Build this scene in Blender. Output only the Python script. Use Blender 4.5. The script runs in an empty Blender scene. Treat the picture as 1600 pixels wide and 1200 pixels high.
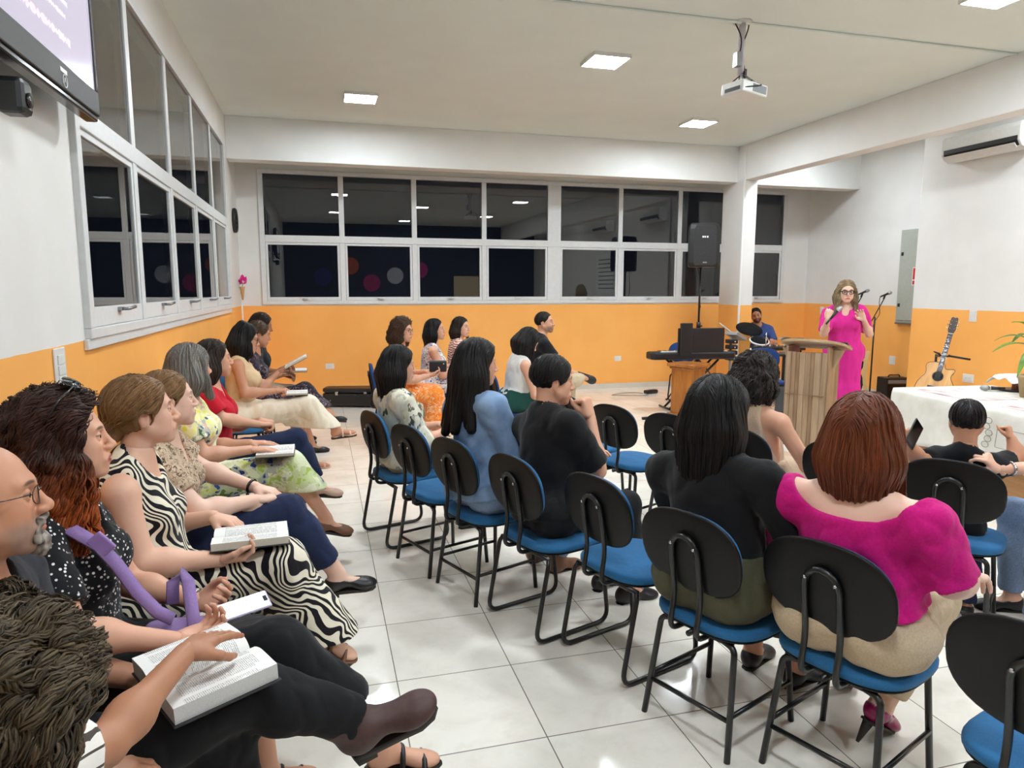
import bpy, bmesh, math, random
import numpy as np
from mathutils import Vector, Matrix

# ------------------------------------------------------------------ camera, world, exposure
S = bpy.context.scene
COL = S.collection
cam_d = bpy.data.cameras.new('camera')
cam_d.sensor_fit = 'HORIZONTAL'; cam_d.sensor_width = 36.0
cam_d.lens = 36.0 * 1090.0 / 1600.0
cam_d.clip_start = 0.05
cam = bpy.data.objects.new('camera', cam_d); COL.objects.link(cam)
_yaw, _pit, _rol = math.radians(15.35), math.radians(7.75), math.radians(0.07)
_w = Vector((math.sin(_yaw)*math.cos(_pit), math.cos(_yaw)*math.cos(_pit), -math.sin(_pit)))
_r = Vector((math.cos(_yaw), -math.sin(_yaw), 0)); _u = _r.cross(_w)
_r2 = _r*math.cos(_rol) + _u*math.sin(_rol); _u2 = _u*math.cos(_rol) - _r*math.sin(_rol)
cam.matrix_world = Matrix(((_r2.x, _u2.x, -_w.x, 0), (_r2.y, _u2.y, -_w.y, 0), (_r2.z, _u2.z, -_w.z, 1.65), (0, 0, 0, 1)))
S.camera = cam
world = bpy.data.worlds.new('night'); S.world = world; world.use_nodes = True
world.node_tree.nodes['Background'].inputs[0].default_value = (0.003, 0.004, 0.007, 1)
world.node_tree.nodes['Background'].inputs[1].default_value = 1.0
S.view_settings.view_transform = 'Standard'; S.view_settings.look = 'None'
S.view_settings.gamma = 1.0; S.view_settings.use_curve_mapping = False
S.view_settings.exposure = 0.0
LAMP_POWER = 152.0          # emission of the ceiling panels
CY = S.cycles
CY.max_bounces = 8; CY.diffuse_bounces = 5; CY.glossy_bounces = 4; CY.transmission_bounces = 6
CY.sample_clamp_indirect = 4.0
CY.caustics_reflective = False; CY.caustics_refractive = False
CY.use_denoising = True
PI = math.pi
rng = random.Random(7)

# ------------------------------------------------------------------ helpers
def lin(c):
    return tuple((x/12.92 if x <= 0.04045 else ((x+0.055)/1.055)**2.4) for x in c)
def rgb(r, g, b):
    return lin((r/255., g/255., b/255.))
class NT:
    def __init__(s, name):
        s.m = bpy.data.materials.new(name); s.m.use_nodes = True
        s.t = s.m.node_tree; s.b = s.t.nodes['Principled BSDF']
    def n(s, typ, **kw):
        nd = s.t.nodes.new(typ)
        for k, v in kw.items():
            if k.startswith('i_'): nd.inputs[k[2:].replace('_', ' ')].default_value = v
            elif k.startswith('x'): nd.inputs[int(k[1:])].default_value = v
            else: setattr(nd, k, v)
        return nd
    def l(s, a, b): s.t.links.new(a, b)
    def ramp(s, fac, stops, interp='LINEAR'):
        r = s.n('ShaderNodeValToRGB'); r.color_ramp.interpolation = interp
        e = r.color_ramp.elements
        while len(e) < len(stops): e.new(0.5)
        for el, (p, c) in zip(e, stops):
            el.position = p; el.color = (*c, 1)
        s.l(fac, r.inputs[0]); return r.outputs[0]
    def math(s, op, a, b=None, c=None):
        nd = s.n('ShaderNodeMath', operation=op)
        for i, v in enumerate((a, b, c)):
            if v is None: continue
            if isinstance(v, (int, float)): nd.inputs[i].default_value = v
            else: s.l(v, nd.inputs[i])
        return nd.outputs[0]
    def obj(s):
        return s.n('ShaderNodeTexCoord').outputs['Object']
    def noise(s, vec, scale, detail=3, rough=0.5, dist=0.0, out='Fac'):
        nd = s.n('ShaderNodeTexNoise'); nd.inputs['Scale'].default_value = scale
        nd.inputs['Detail'].default_value = detail; nd.inputs['Roughness'].default_value = rough
        nd.inputs['Distortion'].default_value = dist
        if vec is not None: s.l(vec, nd.inputs['Vector'])
        return nd.outputs[out]
    def mapping(s, vec, scale=(1, 1, 1), rot=(0, 0, 0), loc=(0, 0, 0)):
        nd = s.n('ShaderNodeMapping'); nd.inputs['Scale'].default_value = scale
        nd.inputs['Rotation'].default_value = rot; nd.inputs['Location'].default_value = loc
        s.l(vec, nd.inputs['Vector']); return nd.outputs[0]
    def mix(s, fac, a, b, blend='MIX'):
        nd = s.n('ShaderNodeMix', data_type='RGBA', blend_type=blend)
        for i, v in ((0, fac), (6, a), (7, b)):
            if isinstance(v, (int, float)): nd.inputs[i].default_value = v
            elif isinstance(v, tuple): nd.inputs[i].default_value = (*v, 1)
            else: s.l(v, nd.inputs[i])
        return nd.outputs[2]
    def bump(s, h, strength=0.3, dist=0.01):
        nd = s.n('ShaderNodeBump'); nd.inputs['Strength'].default_value = strength
        nd.inputs['Distance'].default_value = dist
        s.l(h, nd.inputs['Height']); s.l(nd.outputs[0], s.b.inputs['Normal'])
    def set(s, col=None, rough=None, metal=None, spec=None, **kw):
        if col is not None:
            if isinstance(col, tuple): s.b.inputs['Base Color'].default_value = (*col, 1)
            else: s.l(col, s.b.inputs['Base Color'])
        if rough is not None:
            if isinstance(rough, (int, float)): s.b.inputs['Roughness'].default_value = rough
            else: s.l(rough, s.b.inputs['Roughness'])
        if metal is not None: s.b.inputs['Metallic'].default_value = metal
        if spec is not None: s.b.inputs['Specular IOR Level'].default_value = spec
        for k, v in kw.items(): s.b.inputs[k.replace('_', ' ')].default_value = v
        return s.m
MC = {}
def plain(name, col, rough=0.5, metal=0.0, var=0.06, scale=25.0, bump=0.0, spec=0.5):
    """a single-colour surface with a little procedural variation"""
    if name in MC: return MC[name]
    t = NT(name); o = t.obj(); f = t.noise(o, scale, 3)
    lo = tuple(max(0, c*(1-var)) for c in col); hi = tuple(min(1, c*(1+var)) for c in col)
    t.set(t.ramp(f, [(0.3, lo), (0.7, hi)]), rough, metal, spec)
    if bump: t.bump(f, bump, 0.004)
    MC[name] = t.m; return t.m
def emit(name, col, s):
    t = NT(name); t.set((0.8, 0.8, 0.8), 0.4)
    t.b.inputs['Emission Color'].default_value = (*col, 1); t.b.inputs['Emission Strength'].default_value = s
    return t.m
def wood(name, c1, c2, scale=6.0, stretch=(1, 1, 0.08), rough=0.4, contrast=(0.35, 0.65)):
    t = NT(name); o = t.mapping(t.obj(), stretch)
    f = t.noise(o, scale*4, 6, 0.6, 1.2)
    g = t.noise(o, scale*30, 2)
    c = t.ramp(f, [(contrast[0], c1), (contrast[1], c2)])
    c = t.mix(t.math('MULTIPLY', g, 0.35), c, tuple(x*0.6 for x in c1))
    t.set(c, rough); t.bump(g, 0.08, 0.002); MC[name] = t.m; return t.m
def fabric(name, col, var=0.18, scale=160.0, rough=0.9, bump=0.25, sheen=0.06):
    if name in MC: return MC[name]
    t = NT(name); o = t.obj(); f = t.noise(o, scale, 2); g = t.noise(o, 6, 3)
    lo = tuple(max(0, c*(1-var)) for c in col); hi = tuple(min(1, c*(1+var)) for c in col)
    c = t.mix(t.math('MULTIPLY', g, 0.25), t.ramp(f, [(0.3, lo), (0.7, hi)]), tuple(x*0.75 for x in col))
    t.set(c, rough, 0, 0.25); t.b.inputs['Sheen Weight'].default_value = sheen
    w = t.noise(t.mapping(o, (1, 1, 0.5)), 11, 2, 0.5, 0.3)
    t.bump(t.math('ADD', t.math('MULTIPLY', f, 0.06), w), bump*1.2, 0.02); MC[name] = t.m; return t.m

class MB:
    """collects shapes into one mesh; every shape may carry its own material index"""
    def __init__(s): s.v = []; s.f = []; s.mi = []; s.sm = []
    def add(s, vs, fs, mi=0, smooth=True):
        o = len(s.v); s.v += [tuple(v) for v in vs]
        for f in fs: s.f.append(tuple(i+o for i in f)); s.mi.append(mi); s.sm.append(smooth)
        return s
    def box(s, x0, x1, y0, y1, z0, z1, mi=0, M=None):
        vs = [(x, y, z) for x in (x0, x1) for y in (y0, y1) for z in (z0, z1)]
        if M is not None: vs = [tuple(M @ Vector(v)) for v in vs]
        fs = [(0, 1, 3, 2), (4, 6, 7, 5), (0, 4, 5, 1), (2, 3, 7, 6), (0, 2, 6, 4), (1, 5, 7, 3)]
        return s.add(vs, fs, mi, False)
    def tube(s, pts, r, n=10, mi=0, cap=True, closed=False):
        pts = [Vector(p) for p in pts]; N = len(pts)
        rr = r if isinstance(r, (list, tuple)) else [r]*N
        vs = []; fs = []; up = None
        for i in range(N):
            if closed: d = pts[(i+1) % N]-pts[i-1]
            else: d = pts[min(i+1, N-1)]-pts[max(i-1, 0)]
            d.normalize()
            if up is None:
                up = Vector((0, 0, 1)) if abs(d.z) < 0.9 else Vector((1, 0, 0))
            a = up.cross(d)
            if a.length < 1e-6: a = d.orthogonal()
            a.normalize(); b = d.cross(a); up = b
            for k in range(n):
                t = 2*PI*k/n; vs.append(pts[i]+(a*math.cos(t)+b*math.sin(t))*rr[i])
        M = N if closed else N-1
        for i in range(M):
            j = (i+1) % N
            for k in range(n):
                k2 = (k+1) % n; fs.append((i*n+k, i*n+k2, j*n+k2, j*n+k))
        if cap and not closed:
            fs.append(tuple(range(n))[::-1]); fs.append(tuple((N-1)*n+k for k in range(n)))
        return s.add(vs, fs, mi)
    def lathe(s, prof, n=24, mi=0, M=None, ang=2*PI):
        vs = []; fs = []; P = len(prof)
        for k in range(n):
            t = ang*k/n
            for (r, z) in prof: vs.append(Vector((r*math.cos(t), r*math.sin(t), z)))
        for k in range(n):
            k2 = (k+1) % n
            for i in range(P-1):
                fs.append((k*P+i, k2*P+i, k2*P+i+1, k*P+i+1))
        if prof[0][0] > 1e-6: fs.append(tuple(k*P for k in range(n))[::-1])
        if prof[-1][0] > 1e-6: fs.append(tuple(k*P+P-1 for k in range(n)))
        if M is not None: vs = [M @ v for v in vs]
        return s.add(vs, fs, mi)
    def prism(s, poly, z0, z1, mi=0, M=None, smooth=False):
        n = len(poly)
        vs = [Vector((x, y, z0)) for x, y in poly]+[Vector((x, y, z1)) for x, y in poly]
        if M is not None: vs = [M @ v for v in vs]
        fs = [tuple(range(n))[::-1], tuple(range(n, 2*n))]
        s.add(vs, fs, mi, False)
        o = len(s.v)-2*n
        for i in range(n):
            j = (i+1) % n; s.f.append((o+i, o+j, o+n+j, o+n+i)); s.mi.append(mi); s.sm.append(smooth)
        return s
    def grid(s, nx, ny, fn, mi=0, smooth=True):
        vs = [fn(i/(nx-1), j/(ny-1)) for i in range(nx) for j in range(ny)]
        fs = [(i*ny+j, (i+1)*ny+j, (i+1)*ny+j+1, i*ny+j+1) for i in range(nx-1) for j in range(ny-1)]
        return s.add(vs, fs, mi, smooth)
    def pad(s, w, h, t, M, ex=2.6, rings=5, n=40, mi=0, crown=0.35):
        """a rounded upholstered slab: superellipse outline w x h, thickness t along +z of M"""
        prof = []
        for i in range(rings+1):
            a = PI/2*i/rings; prof.append((1-(1-math.cos(a))*0.0-0.06*(1-math.cos(PI/2-a))*0, a))
        loops = []
        out = []
        for k in range(n):
            a = 2*PI*k/n; c, sn = math.cos(a), math.sin(a)
            out.append((math.copysign(abs(c)**(2/ex), c), math.copysign(abs(sn)**(2/ex), sn)))
        layers = [(0.97, 0.0), (1.0, 0.12), (1.0, 0.55), (0.985, 0.75), (0.95, 0.9), (0.86, 1.0), (0.6, 1.0+crown*0.6), (0.3, 1.0+crown)]
        vs = []; fs = []
        for sc, zz in layers:
            for (x, y) in out: vs.append(M @ Vector((x*w/2*sc, y*h/2*sc, zz*t)))
        c = len(vs); vs.append(M @ Vector((0, 0, t*(1+crown*1.05)))); b = len(vs); vs.append(M @ Vector((0, 0, 0)))
        L = len(layers)
        for i in range(L-1):
            for k in range(n):
                k2 = (k+1) % n; fs.append((i*n+k, i*n+k2, (i+1)*n+k2, (i+1)*n+k))
        for k in range(n):
            k2 = (k+1) % n; fs.append(((L-1)*n+k, (L-1)*n+k2, c)); fs.append((k2, k, b))
        return s.add(vs, fs, mi)

def obj(name, mb, mats, parent=None, bevel=0.0, loc=None, rot=None):
    me = bpy.data.meshes.new(name); me.from_pydata([tuple(v) for v in mb.v], [], mb.f); me.update()
    if not isinstance(mats, (list, tuple)): mats = [mats]
    for m in mats: me.materials.append(m)
    me.polygons.foreach_set('material_index', mb.mi)
    me.polygons.foreach_set('use_smooth', mb.sm)
    o = bpy.data.objects.new(name, me); COL.objects.link(o)
    if parent is not None: o.parent = parent
    if loc is not None: o.location = loc
    if rot is not None: o.rotation_euler = rot
    if bevel:
        b = o.modifiers.new('bevel', 'BEVEL'); b.width = bevel; b.segments = 2; b.limit_method = 'ANGLE'; b.angle_limit = math.radians(50)
    return o
def tag(o, label=None, cat=None, group=None, kind=None):
    if label: o['label'] = label
    if cat: o['category'] = cat
    if group: o['group'] = group
    if kind: o['kind'] = kind
    return o
def thing(name, label, cat, loc=(0, 0, 0), rz=0.0, group=None, kind=None):
    o = bpy.data.objects.new(name, None); COL.objects.link(o); o.empty_display_size = 0.1
    o.location = loc; o.rotation_euler = (0, 0, rz); return tag(o, label, cat, group, kind)
def dup(root, loc, rz, label, group=None):
    r = root.copy(); COL.objects.link(r); r.location = loc; r.rotation_euler = (0, 0, rz); r['label'] = label
    if group: r['group'] = group
    for ch in list(root.children):
        c = ch.copy(); COL.objects.link(c); c.parent = r
        for g in list(ch.children):
            d = g.copy(); COL.objects.link(d); d.parent = c
    return r
def arc(c, r, a0, a1, n, plane='xz'):
    out = []
    for i in range(n+1):
        a = a0+(a1-a0)*i/n; u, v = r*math.cos(a), r*math.sin(a)
        out.append(Vector(c)+(Vector((u, 0, v)) if plane == 'xz' else Vector((0, u, v)) if plane == 'yz' else Vector((u, v, 0))))
    return out
def fillet(pts, r, n=5):
    """round the corners of a polyline"""
    pts = [Vector(p) for p in pts]; out = [pts[0]]
    for i in range(1, len(pts)-1):
        a, b, c = pts[i-1], pts[i], pts[i+1]
        d1 = (a-b); d2 = (c-b); q = min(r, d1.length*0.48, d2.length*0.48); d1.normalize(); d2.normalize()
        p1, p2 = b+d1*q, b+d2*q
        for k in range(n+1):
            t = k/n; out.append((1-t)**2*p1+2*t*(1-t)*b+t*t*p2)
    out.append(pts[-1]); return out
def text_obj(name, body, size, mat, loc, rot, parent=None, extrude=0.001, align='CENTER', bold=0.0):
    cu = bpy.data.curves.new(name, 'FONT'); cu.body = body; cu.size = size; cu.extrude = extrude
    cu.align_x = align; cu.align_y = 'CENTER'; cu.offset = bold
    tmp = bpy.data.objects.new(name+'_t', cu); COL.objects.link(tmp)
    dg = bpy.context.evaluated_depsgraph_get(); me = bpy.data.meshes.new_from_object(tmp.evaluated_get(dg))
    bpy.data.objects.remove(tmp); bpy.data.curves.remove(cu)
    me.materials.clear(); me.materials.append(mat)
    o = bpy.data.objects.new(name, me); COL.objects.link(o); o.location = loc; o.rotation_euler = rot
    if parent is not None: o.parent = parent
    return o
# ------------------------------------------------------------------ the room
XL, XR, XP, YB, YR, ZC, HB = -1.08, 8.40, 7.55, 10.76, -3.0, 3.82, 1.405
def wall_mat(name, side):
    t = NT(name); g = t.n('ShaderNodeNewGeometry'); sp = t.n('ShaderNodeSeparateXYZ'); t.l(g.outputs['Position'], sp.inputs[0])
    n = t.noise(g.outputs['Position'], 2.2, 4); f = t.noise(g.outputs['Position'], 90, 2)
    org = t.ramp(n, [(0.3, rgb(243, 171, 88)), (0.7, rgb(249, 180, 97))])
    wht = t.ramp(n, [(0.3, rgb(228, 227, 223)), (0.7, rgb(236, 235, 232))])
    edge = t.math('ADD', HB, t.math('MULTIPLY', t.math('SUBTRACT', t.noise(g.outputs['Position'], 6, 2), 0.5), 0.008))
    t.set(t.mix(t.math('GREATER_THAN', sp.outputs[2], edge), org, wht), 0.55, 0, 0.35); t.bump(f, 0.06, 0.004)
    return t.m
M_wall = wall_mat('painted_wall_orange_dado', 0)
M_white = plain('white_paint', rgb(240, 241, 239), 0.6, var=0.02, scale=3)
M_ceil = plain('ceiling_paint', rgb(232, 240, 236), 0.7, var=0.02, scale=2)
M_alu = plain('white_aluminium', rgb(222, 224, 224), 0.35, 0.0, 0.03)
M_black = plain('black_plastic', rgb(22, 22, 24), 0.42, 0, 0.1)
M_blackgloss = plain('black_gloss', rgb(14, 14, 15), 0.18)
M_bmetal = plain('black_painted_steel', rgb(20, 21, 23), 0.3, 0.0, 0.1)
M_grey = plain('grey_plastic', rgb(120, 122, 124), 0.45)
M_offw = plain('white_plastic', rgb(226, 226, 222), 0.4, var=0.03)
M_chrome = plain('chrome', rgb(200, 200, 205), 0.15, 1.0)
M_steel = plain('grey_steel', rgb(150, 152, 156), 0.3, 0.8)

def floor_mat():
    t = NT('porcelain_tile'); g = t.n('ShaderNodeNewGeometry'); P = g.outputs['Position']
    sp = t.n('ShaderNodeSeparateXYZ'); t.l(P, sp.inputs[0])
    ux = t.math('DIVIDE', t.math('SUBTRACT', sp.outputs[0], 0.2625), 0.499)
    uy = t.math('DIVIDE', t.math('SUBTRACT', sp.outputs[1], 0.192), 0.5202)
    def edge(u, w):
        f = t.math('FRACT', u); d = t.math('ABSOLUTE', t.math('SUBTRACT', f, 0.5)); return t.math('GREATER_THAN', d, 0.5-w)
    gr = t.math('MAXIMUM', edge(ux, 0.0045), edge(uy, 0.0045))
    cb = t.n('ShaderNodeCombineXYZ'); t.l(t.math('FLOOR', ux), cb.inputs[0]); t.l(t.math('FLOOR', uy), cb.inputs[1])
    wn = t.n('ShaderNodeTexWhiteNoise', noise_dimensions='3D'); t.l(cb.outputs[0], wn.inputs['Vector'])
    off = t.n('ShaderNodeVectorMath', operation='MULTIPLY_ADD'); t.l(wn.outputs['Color'], off.inputs[0]); off.inputs[1].default_value = (7, 7, 7); t.l(P, off.inputs[2])
    c1 = t.noise(off.outputs[0], 2.6, 6, 0.6, 0.8); c2 = t.noise(off.outputs[0], 14, 5, 0.65)
    base = t.ramp(c1, [(0.3, rgb(230, 223, 211)), (0.5, rgb(243, 237, 226)), (0.75, rgb(249, 245, 235))])
    base = t.mix(t.math('MULTIPLY', t.ramp(c2, [(0.52, (0, 0, 0)), (0.75, (1, 1, 1))]), 0.22), base, rgb(206, 199, 187))
    val = t.math('ADD', 0.96, t.math('MULTIPLY', wn.outputs['Value'], 0.06))
    hs = t.n('ShaderNodeHueSaturation'); t.l(base, hs.inputs['Color']); t.l(val, hs.inputs['Value'])
    t.set(t.mix(gr, hs.outputs[0], rgb(108, 100, 90)), t.math('ADD', 0.06, t.math('ADD', t.math('MULTIPLY', c2, 0.12), t.math('MULTIPLY', gr, 0.4))), 0, 0.5)
    h = t.math('ADD', t.math('MULTIPLY', gr, -1.0), t.math('MULTIPLY', t.noise(P, 1.4, 2), 0.5)); t.bump(h, 0.15, 0.003)
    return t.m
M_floor = floor_mat()
def struct(name, mb, mat, bevel=0.0, parent=None):
    o = obj(name, mb, mat, parent, bevel); o['kind'] = 'structure'; return o
struct('floor', MB().box(XL-0.2, XR+0.2, YR-0.2, YB+0.2, -0.15, 0.0), M_floor)
struct('ceiling', MB().box(XL-0.2, XR+0.2, YR-0.2, YB+0.2, ZC, ZC+0.15), M_ceil)
WL = (3.74, 9.40, 1.41, 3.43)      # left window y0 y1 z0 z1
WB = (-0.79, 7.92, 1.425, 3.33)    # back window x0 x1 z0 z1
T = 0.16
struct('wall_left', MB().box(XL-T, XL, YR, WL[0], 0, ZC).box(XL-T, XL, WL[1], YB+T, 0, ZC)
       .box(XL-T, XL, WL[0], WL[1], 0, WL[2]).box(XL-T, XL, WL[0], WL[1], WL[3], ZC), M_wall)
struct('wall_back', MB().box(XL, WB[0], YB, YB+T, 0, ZC).box(WB[1], XR+T, YB, YB+T, 0, ZC)
       .box(WB[0], WB[1], YB, YB+T, 0, WB[2]).box(WB[0], WB[1], YB, YB+T, WB[3], ZC), M_wall)
struct('wall_right', MB().box(XR, XR+T, 7.54, YB, 0, ZC), M_wall)
struct('wall_right_front', MB().box(XP, XR+T, YR, 7.54, 0, ZC), M_wall, 0.008)
M_navywall = plain('navy_rear_wall', rgb(24, 26, 48), 0.7, var=0.1, scale=4)
struct('wall_rear', MB().box(XL-T, XR+T, YR-T, YR, 0, ZC), M_navywall)
struct('beam_back', MB().box(XL, 6.31, 9.80, 10.06, 3.29, ZC), M_white, 0.006)
struct('beam_right', MB().box(6.31, 6.53, YR, 10.2, 3.30, ZC), M_white, 0.006)
struct('beam_corner', MB().box(6.53, XR, 9.60, 9.86, 3.235, ZC), M_white, 0.006)
struct('column', MB().box(6.31, 6.53, 9.60, 10.2, 0, 3.30), M_wall, 0.006)
M_skirt = plain('tile_skirting', rgb(206, 200, 188), 0.25, var=0.05, scale=4)
struct('baseboard_back', MB().box(XL+0.012, XR, YB-0.012, YB, 0, 0.085), M_skirt)
struct('baseboard_left', MB().box(XL, XL+0.012, YR, YB, 0, 0.085), M_skirt)
struct('baseboard_right', MB().box(XR-0.012, XR, 7.54, YB-0.012, 0, 0.085), M_skirt)
struct('baseboard_right_front', MB().box(XP-0.012, XP, YR, 7.53, 0, 0.085), M_skirt)

# windows: white aluminium frames with a night-dark glass pane in every opening
def glass_mat():
    t = NT('window_glass'); t.set((0.9, 0.93, 0.92), 0.0); t.b.inputs['Transmission Weight'].default_value = 1.0
    t.b.inputs['IOR'].default_value = 1.62; return t.m
M_glass = glass_mat()
def map_back(u, d, z): return (u, YB-d, z)
def map_left(u, d, z): return (XL+d, u, z)
def bar(mb, mp, u0, u1, d0, d1, z0, z1):
    a, b = mp(u0, d0, z0), mp(u1, d1, z1)
    mb.box(min(a[0], b[0]), max(a[0], b[0]), min(a[1], b[1]), max(a[1], b[1]), min(a[2], b[2]), max(a[2], b[2]))
def build_window(name, mp, u0, u1, z0, z1, muls, rail, sash_z, thick, latch=True, jut=0.03):
    root = thing(name, None, None); root['kind'] = 'structure'
    f = MB(); J = jut
    bar(f, mp, u0, u1, -0.05, J, z0, z0+0.05); bar(f, mp, u0, u1, -0.05, J, z1-0.06, z1)
    bar(f, mp, u0, u0+0.07, -0.05, J, z0+0.05, z1-0.06); bar(f, mp, u1-0.07, u1, -0.05, J, z0+0.05, z1-0.06)
    bar(f, mp, u0+0.07, u1-0.07, -0.05, J-0.008, rail-0.05, rail+0.05)
    edges = [u0+0.07]
    for (m, w) in muls:
        bar(f, mp, m-w/2, m+w/2, -0.05, J-0.012, z0+0.05, z1-0.06); edges += [m-w/2, m+w/2]
    edges.append(u1-0.07)
    struct('window_frame', f, M_alu, 0.004, root)
    for i in range(0, len(edges), 2):
        a, b = edges[i], edges[i+1]
        p = MB(); bar(p, mp, a-0.004, b+0.004, 0.002, 0.006, rail+0.046, z1-0.056); struct('pane', p, M_glass, 0, root)
        sf = MB(); w = 0.035
        bar(sf, mp, a+0.003, b-0.003, -0.03, J-0.02, z0+0.052, sash_z); bar(sf, mp, a+0.003, b-0.003, -0.03, J-0.02, rail-0.05-w, rail-0.052)
        bar(sf, mp, a+0.003, a+w, -0.03, J-0.02, sash_z, rail-0.05-w); bar(sf, mp, b-w, b-0.003, -0.03, J-0.02, sash_z, rail-0.05-w)
        so = struct('sash', sf, M_alu, 0.003, root)
        p = MB(); bar(p, mp, a+w-0.004, b-w+0.004, -0.004, 0.0, sash_z-0.004, rail-0.046-w); struct('pane', p, M_glass, 0, so)
        c = (a+b)/2; la = MB(); la.box(*sum([sorted(q) for q in zip(mp(c-0.035, J-0.02, sash_z-0.03), mp(c+0.035, J+0.0, sash_z-0.01))], []))
        la.tube(fillet([mp(c-0.02, J-0.005, sash_z-0.02), mp(c-0.02, J+0.035, sash_z-0.02), mp(c+0.07, J+0.045, sash_z-0.01)], 0.02), 0.009, 8)
        struct('latch', la, M_alu if thick else M_steel, 0, so)
    return root
build_window('window_1', map_left, *WL, [(4.885, 0.085), (6.01, 0.085), (7.14, 0.085), (8.27, 0.085)], 2.46, 1.56, False, jut=0.03)
build_window('window_2', map_back, *WB, [(0.355, 0.075), (1.42, 0.075), (2.50, 0.075), (3.645, 0.22), (4.785, 0.075), (5.857, 0.075), (6.885, 0.075)], 2.365, 1.53, True)
# left window's marble-white sill strip
struct('trim_1', MB().box(XL, XL+0.02, WL[0]-0.03, WL[1]+0.03, WL[2]-0.05, WL[2]), M_alu, 0.003)
# surface conduit along the ceiling and down the column corner
co = MB().tube([(XL+0.02, 5.33, ZC-0.012), (6.30, 5.33, ZC-0.012)], 0.012, 8)
struct('trim_2', co, M_ceil)
struct('trim_3', MB().box(6.282, 6.309, 9.58, 9.606, 0.0, ZC-0.005), M_white, 0.004)
struct('trim_4', MB().box(XL+0.0, XL+0.02, YB-0.02, YB, 0.6, HB+0.03), M_white, 0.003)

# ceiling LED panels
M_led = emit('led_diffuser', (0.86, 0.94, 1.0), LAMP_POWER)
M_led_bay = emit('led_diffuser_bay', (0.86, 0.94, 1.0), LAMP_POWER*0.68)
def led(x, y, label, m=None):
    t = thing('ceiling_light', label, 'light', (x, y, ZC), 0, 'square led ceiling lights')
    h = 0.185
    fr = MB().box(-h, h, -h, -h+0.012, -0.035, 0).box(-h, h, h-0.012, h, -0.035, 0).box(-h, -h+0.012, -h+0.012, h-0.012, -0.035, 0).box(h-0.012, h, -h+0.012, h-0.012, -0.035, 0)
    obj('frame', fr, M_offw, t)
    obj('diffuser', MB().box(-h+0.012, h-0.012, -h+0.012, h-0.012, -0.032, -0.004), m or M_led, t)
led(0.53, 8.45, 'square ceiling light nearest the corner of the two windows')
led(2.70, 6.50, 'square ceiling light in the middle of the ceiling')
led(4.85, 8.50, 'square ceiling light above the loudspeaker on its pole')
led(4.92, 4.34, 'square ceiling light cut by the top edge beyond the projector')
led(0.53, 4.60, 'square ceiling light over the left row, above the frame')
led(2.70, 2.60, 'square ceiling light above the blue chairs, above the frame')
led(0.53, 0.70, 'square ceiling light above the camera')
led(4.90, 0.70, 'square ceiling light toward the rear right')
led(2.70, -1.3, 'square ceiling light near the rear wall')
led(6.98, 8.62, 'square ceiling light in the bay right of the column', M_led_bay)
led(6.98, 5.20, 'square ceiling light in the right bay before the air conditioner', M_led_bay)
led(6.98, 1.60, 'square ceiling light in the right bay near the rear', M_led_bay)
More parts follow.
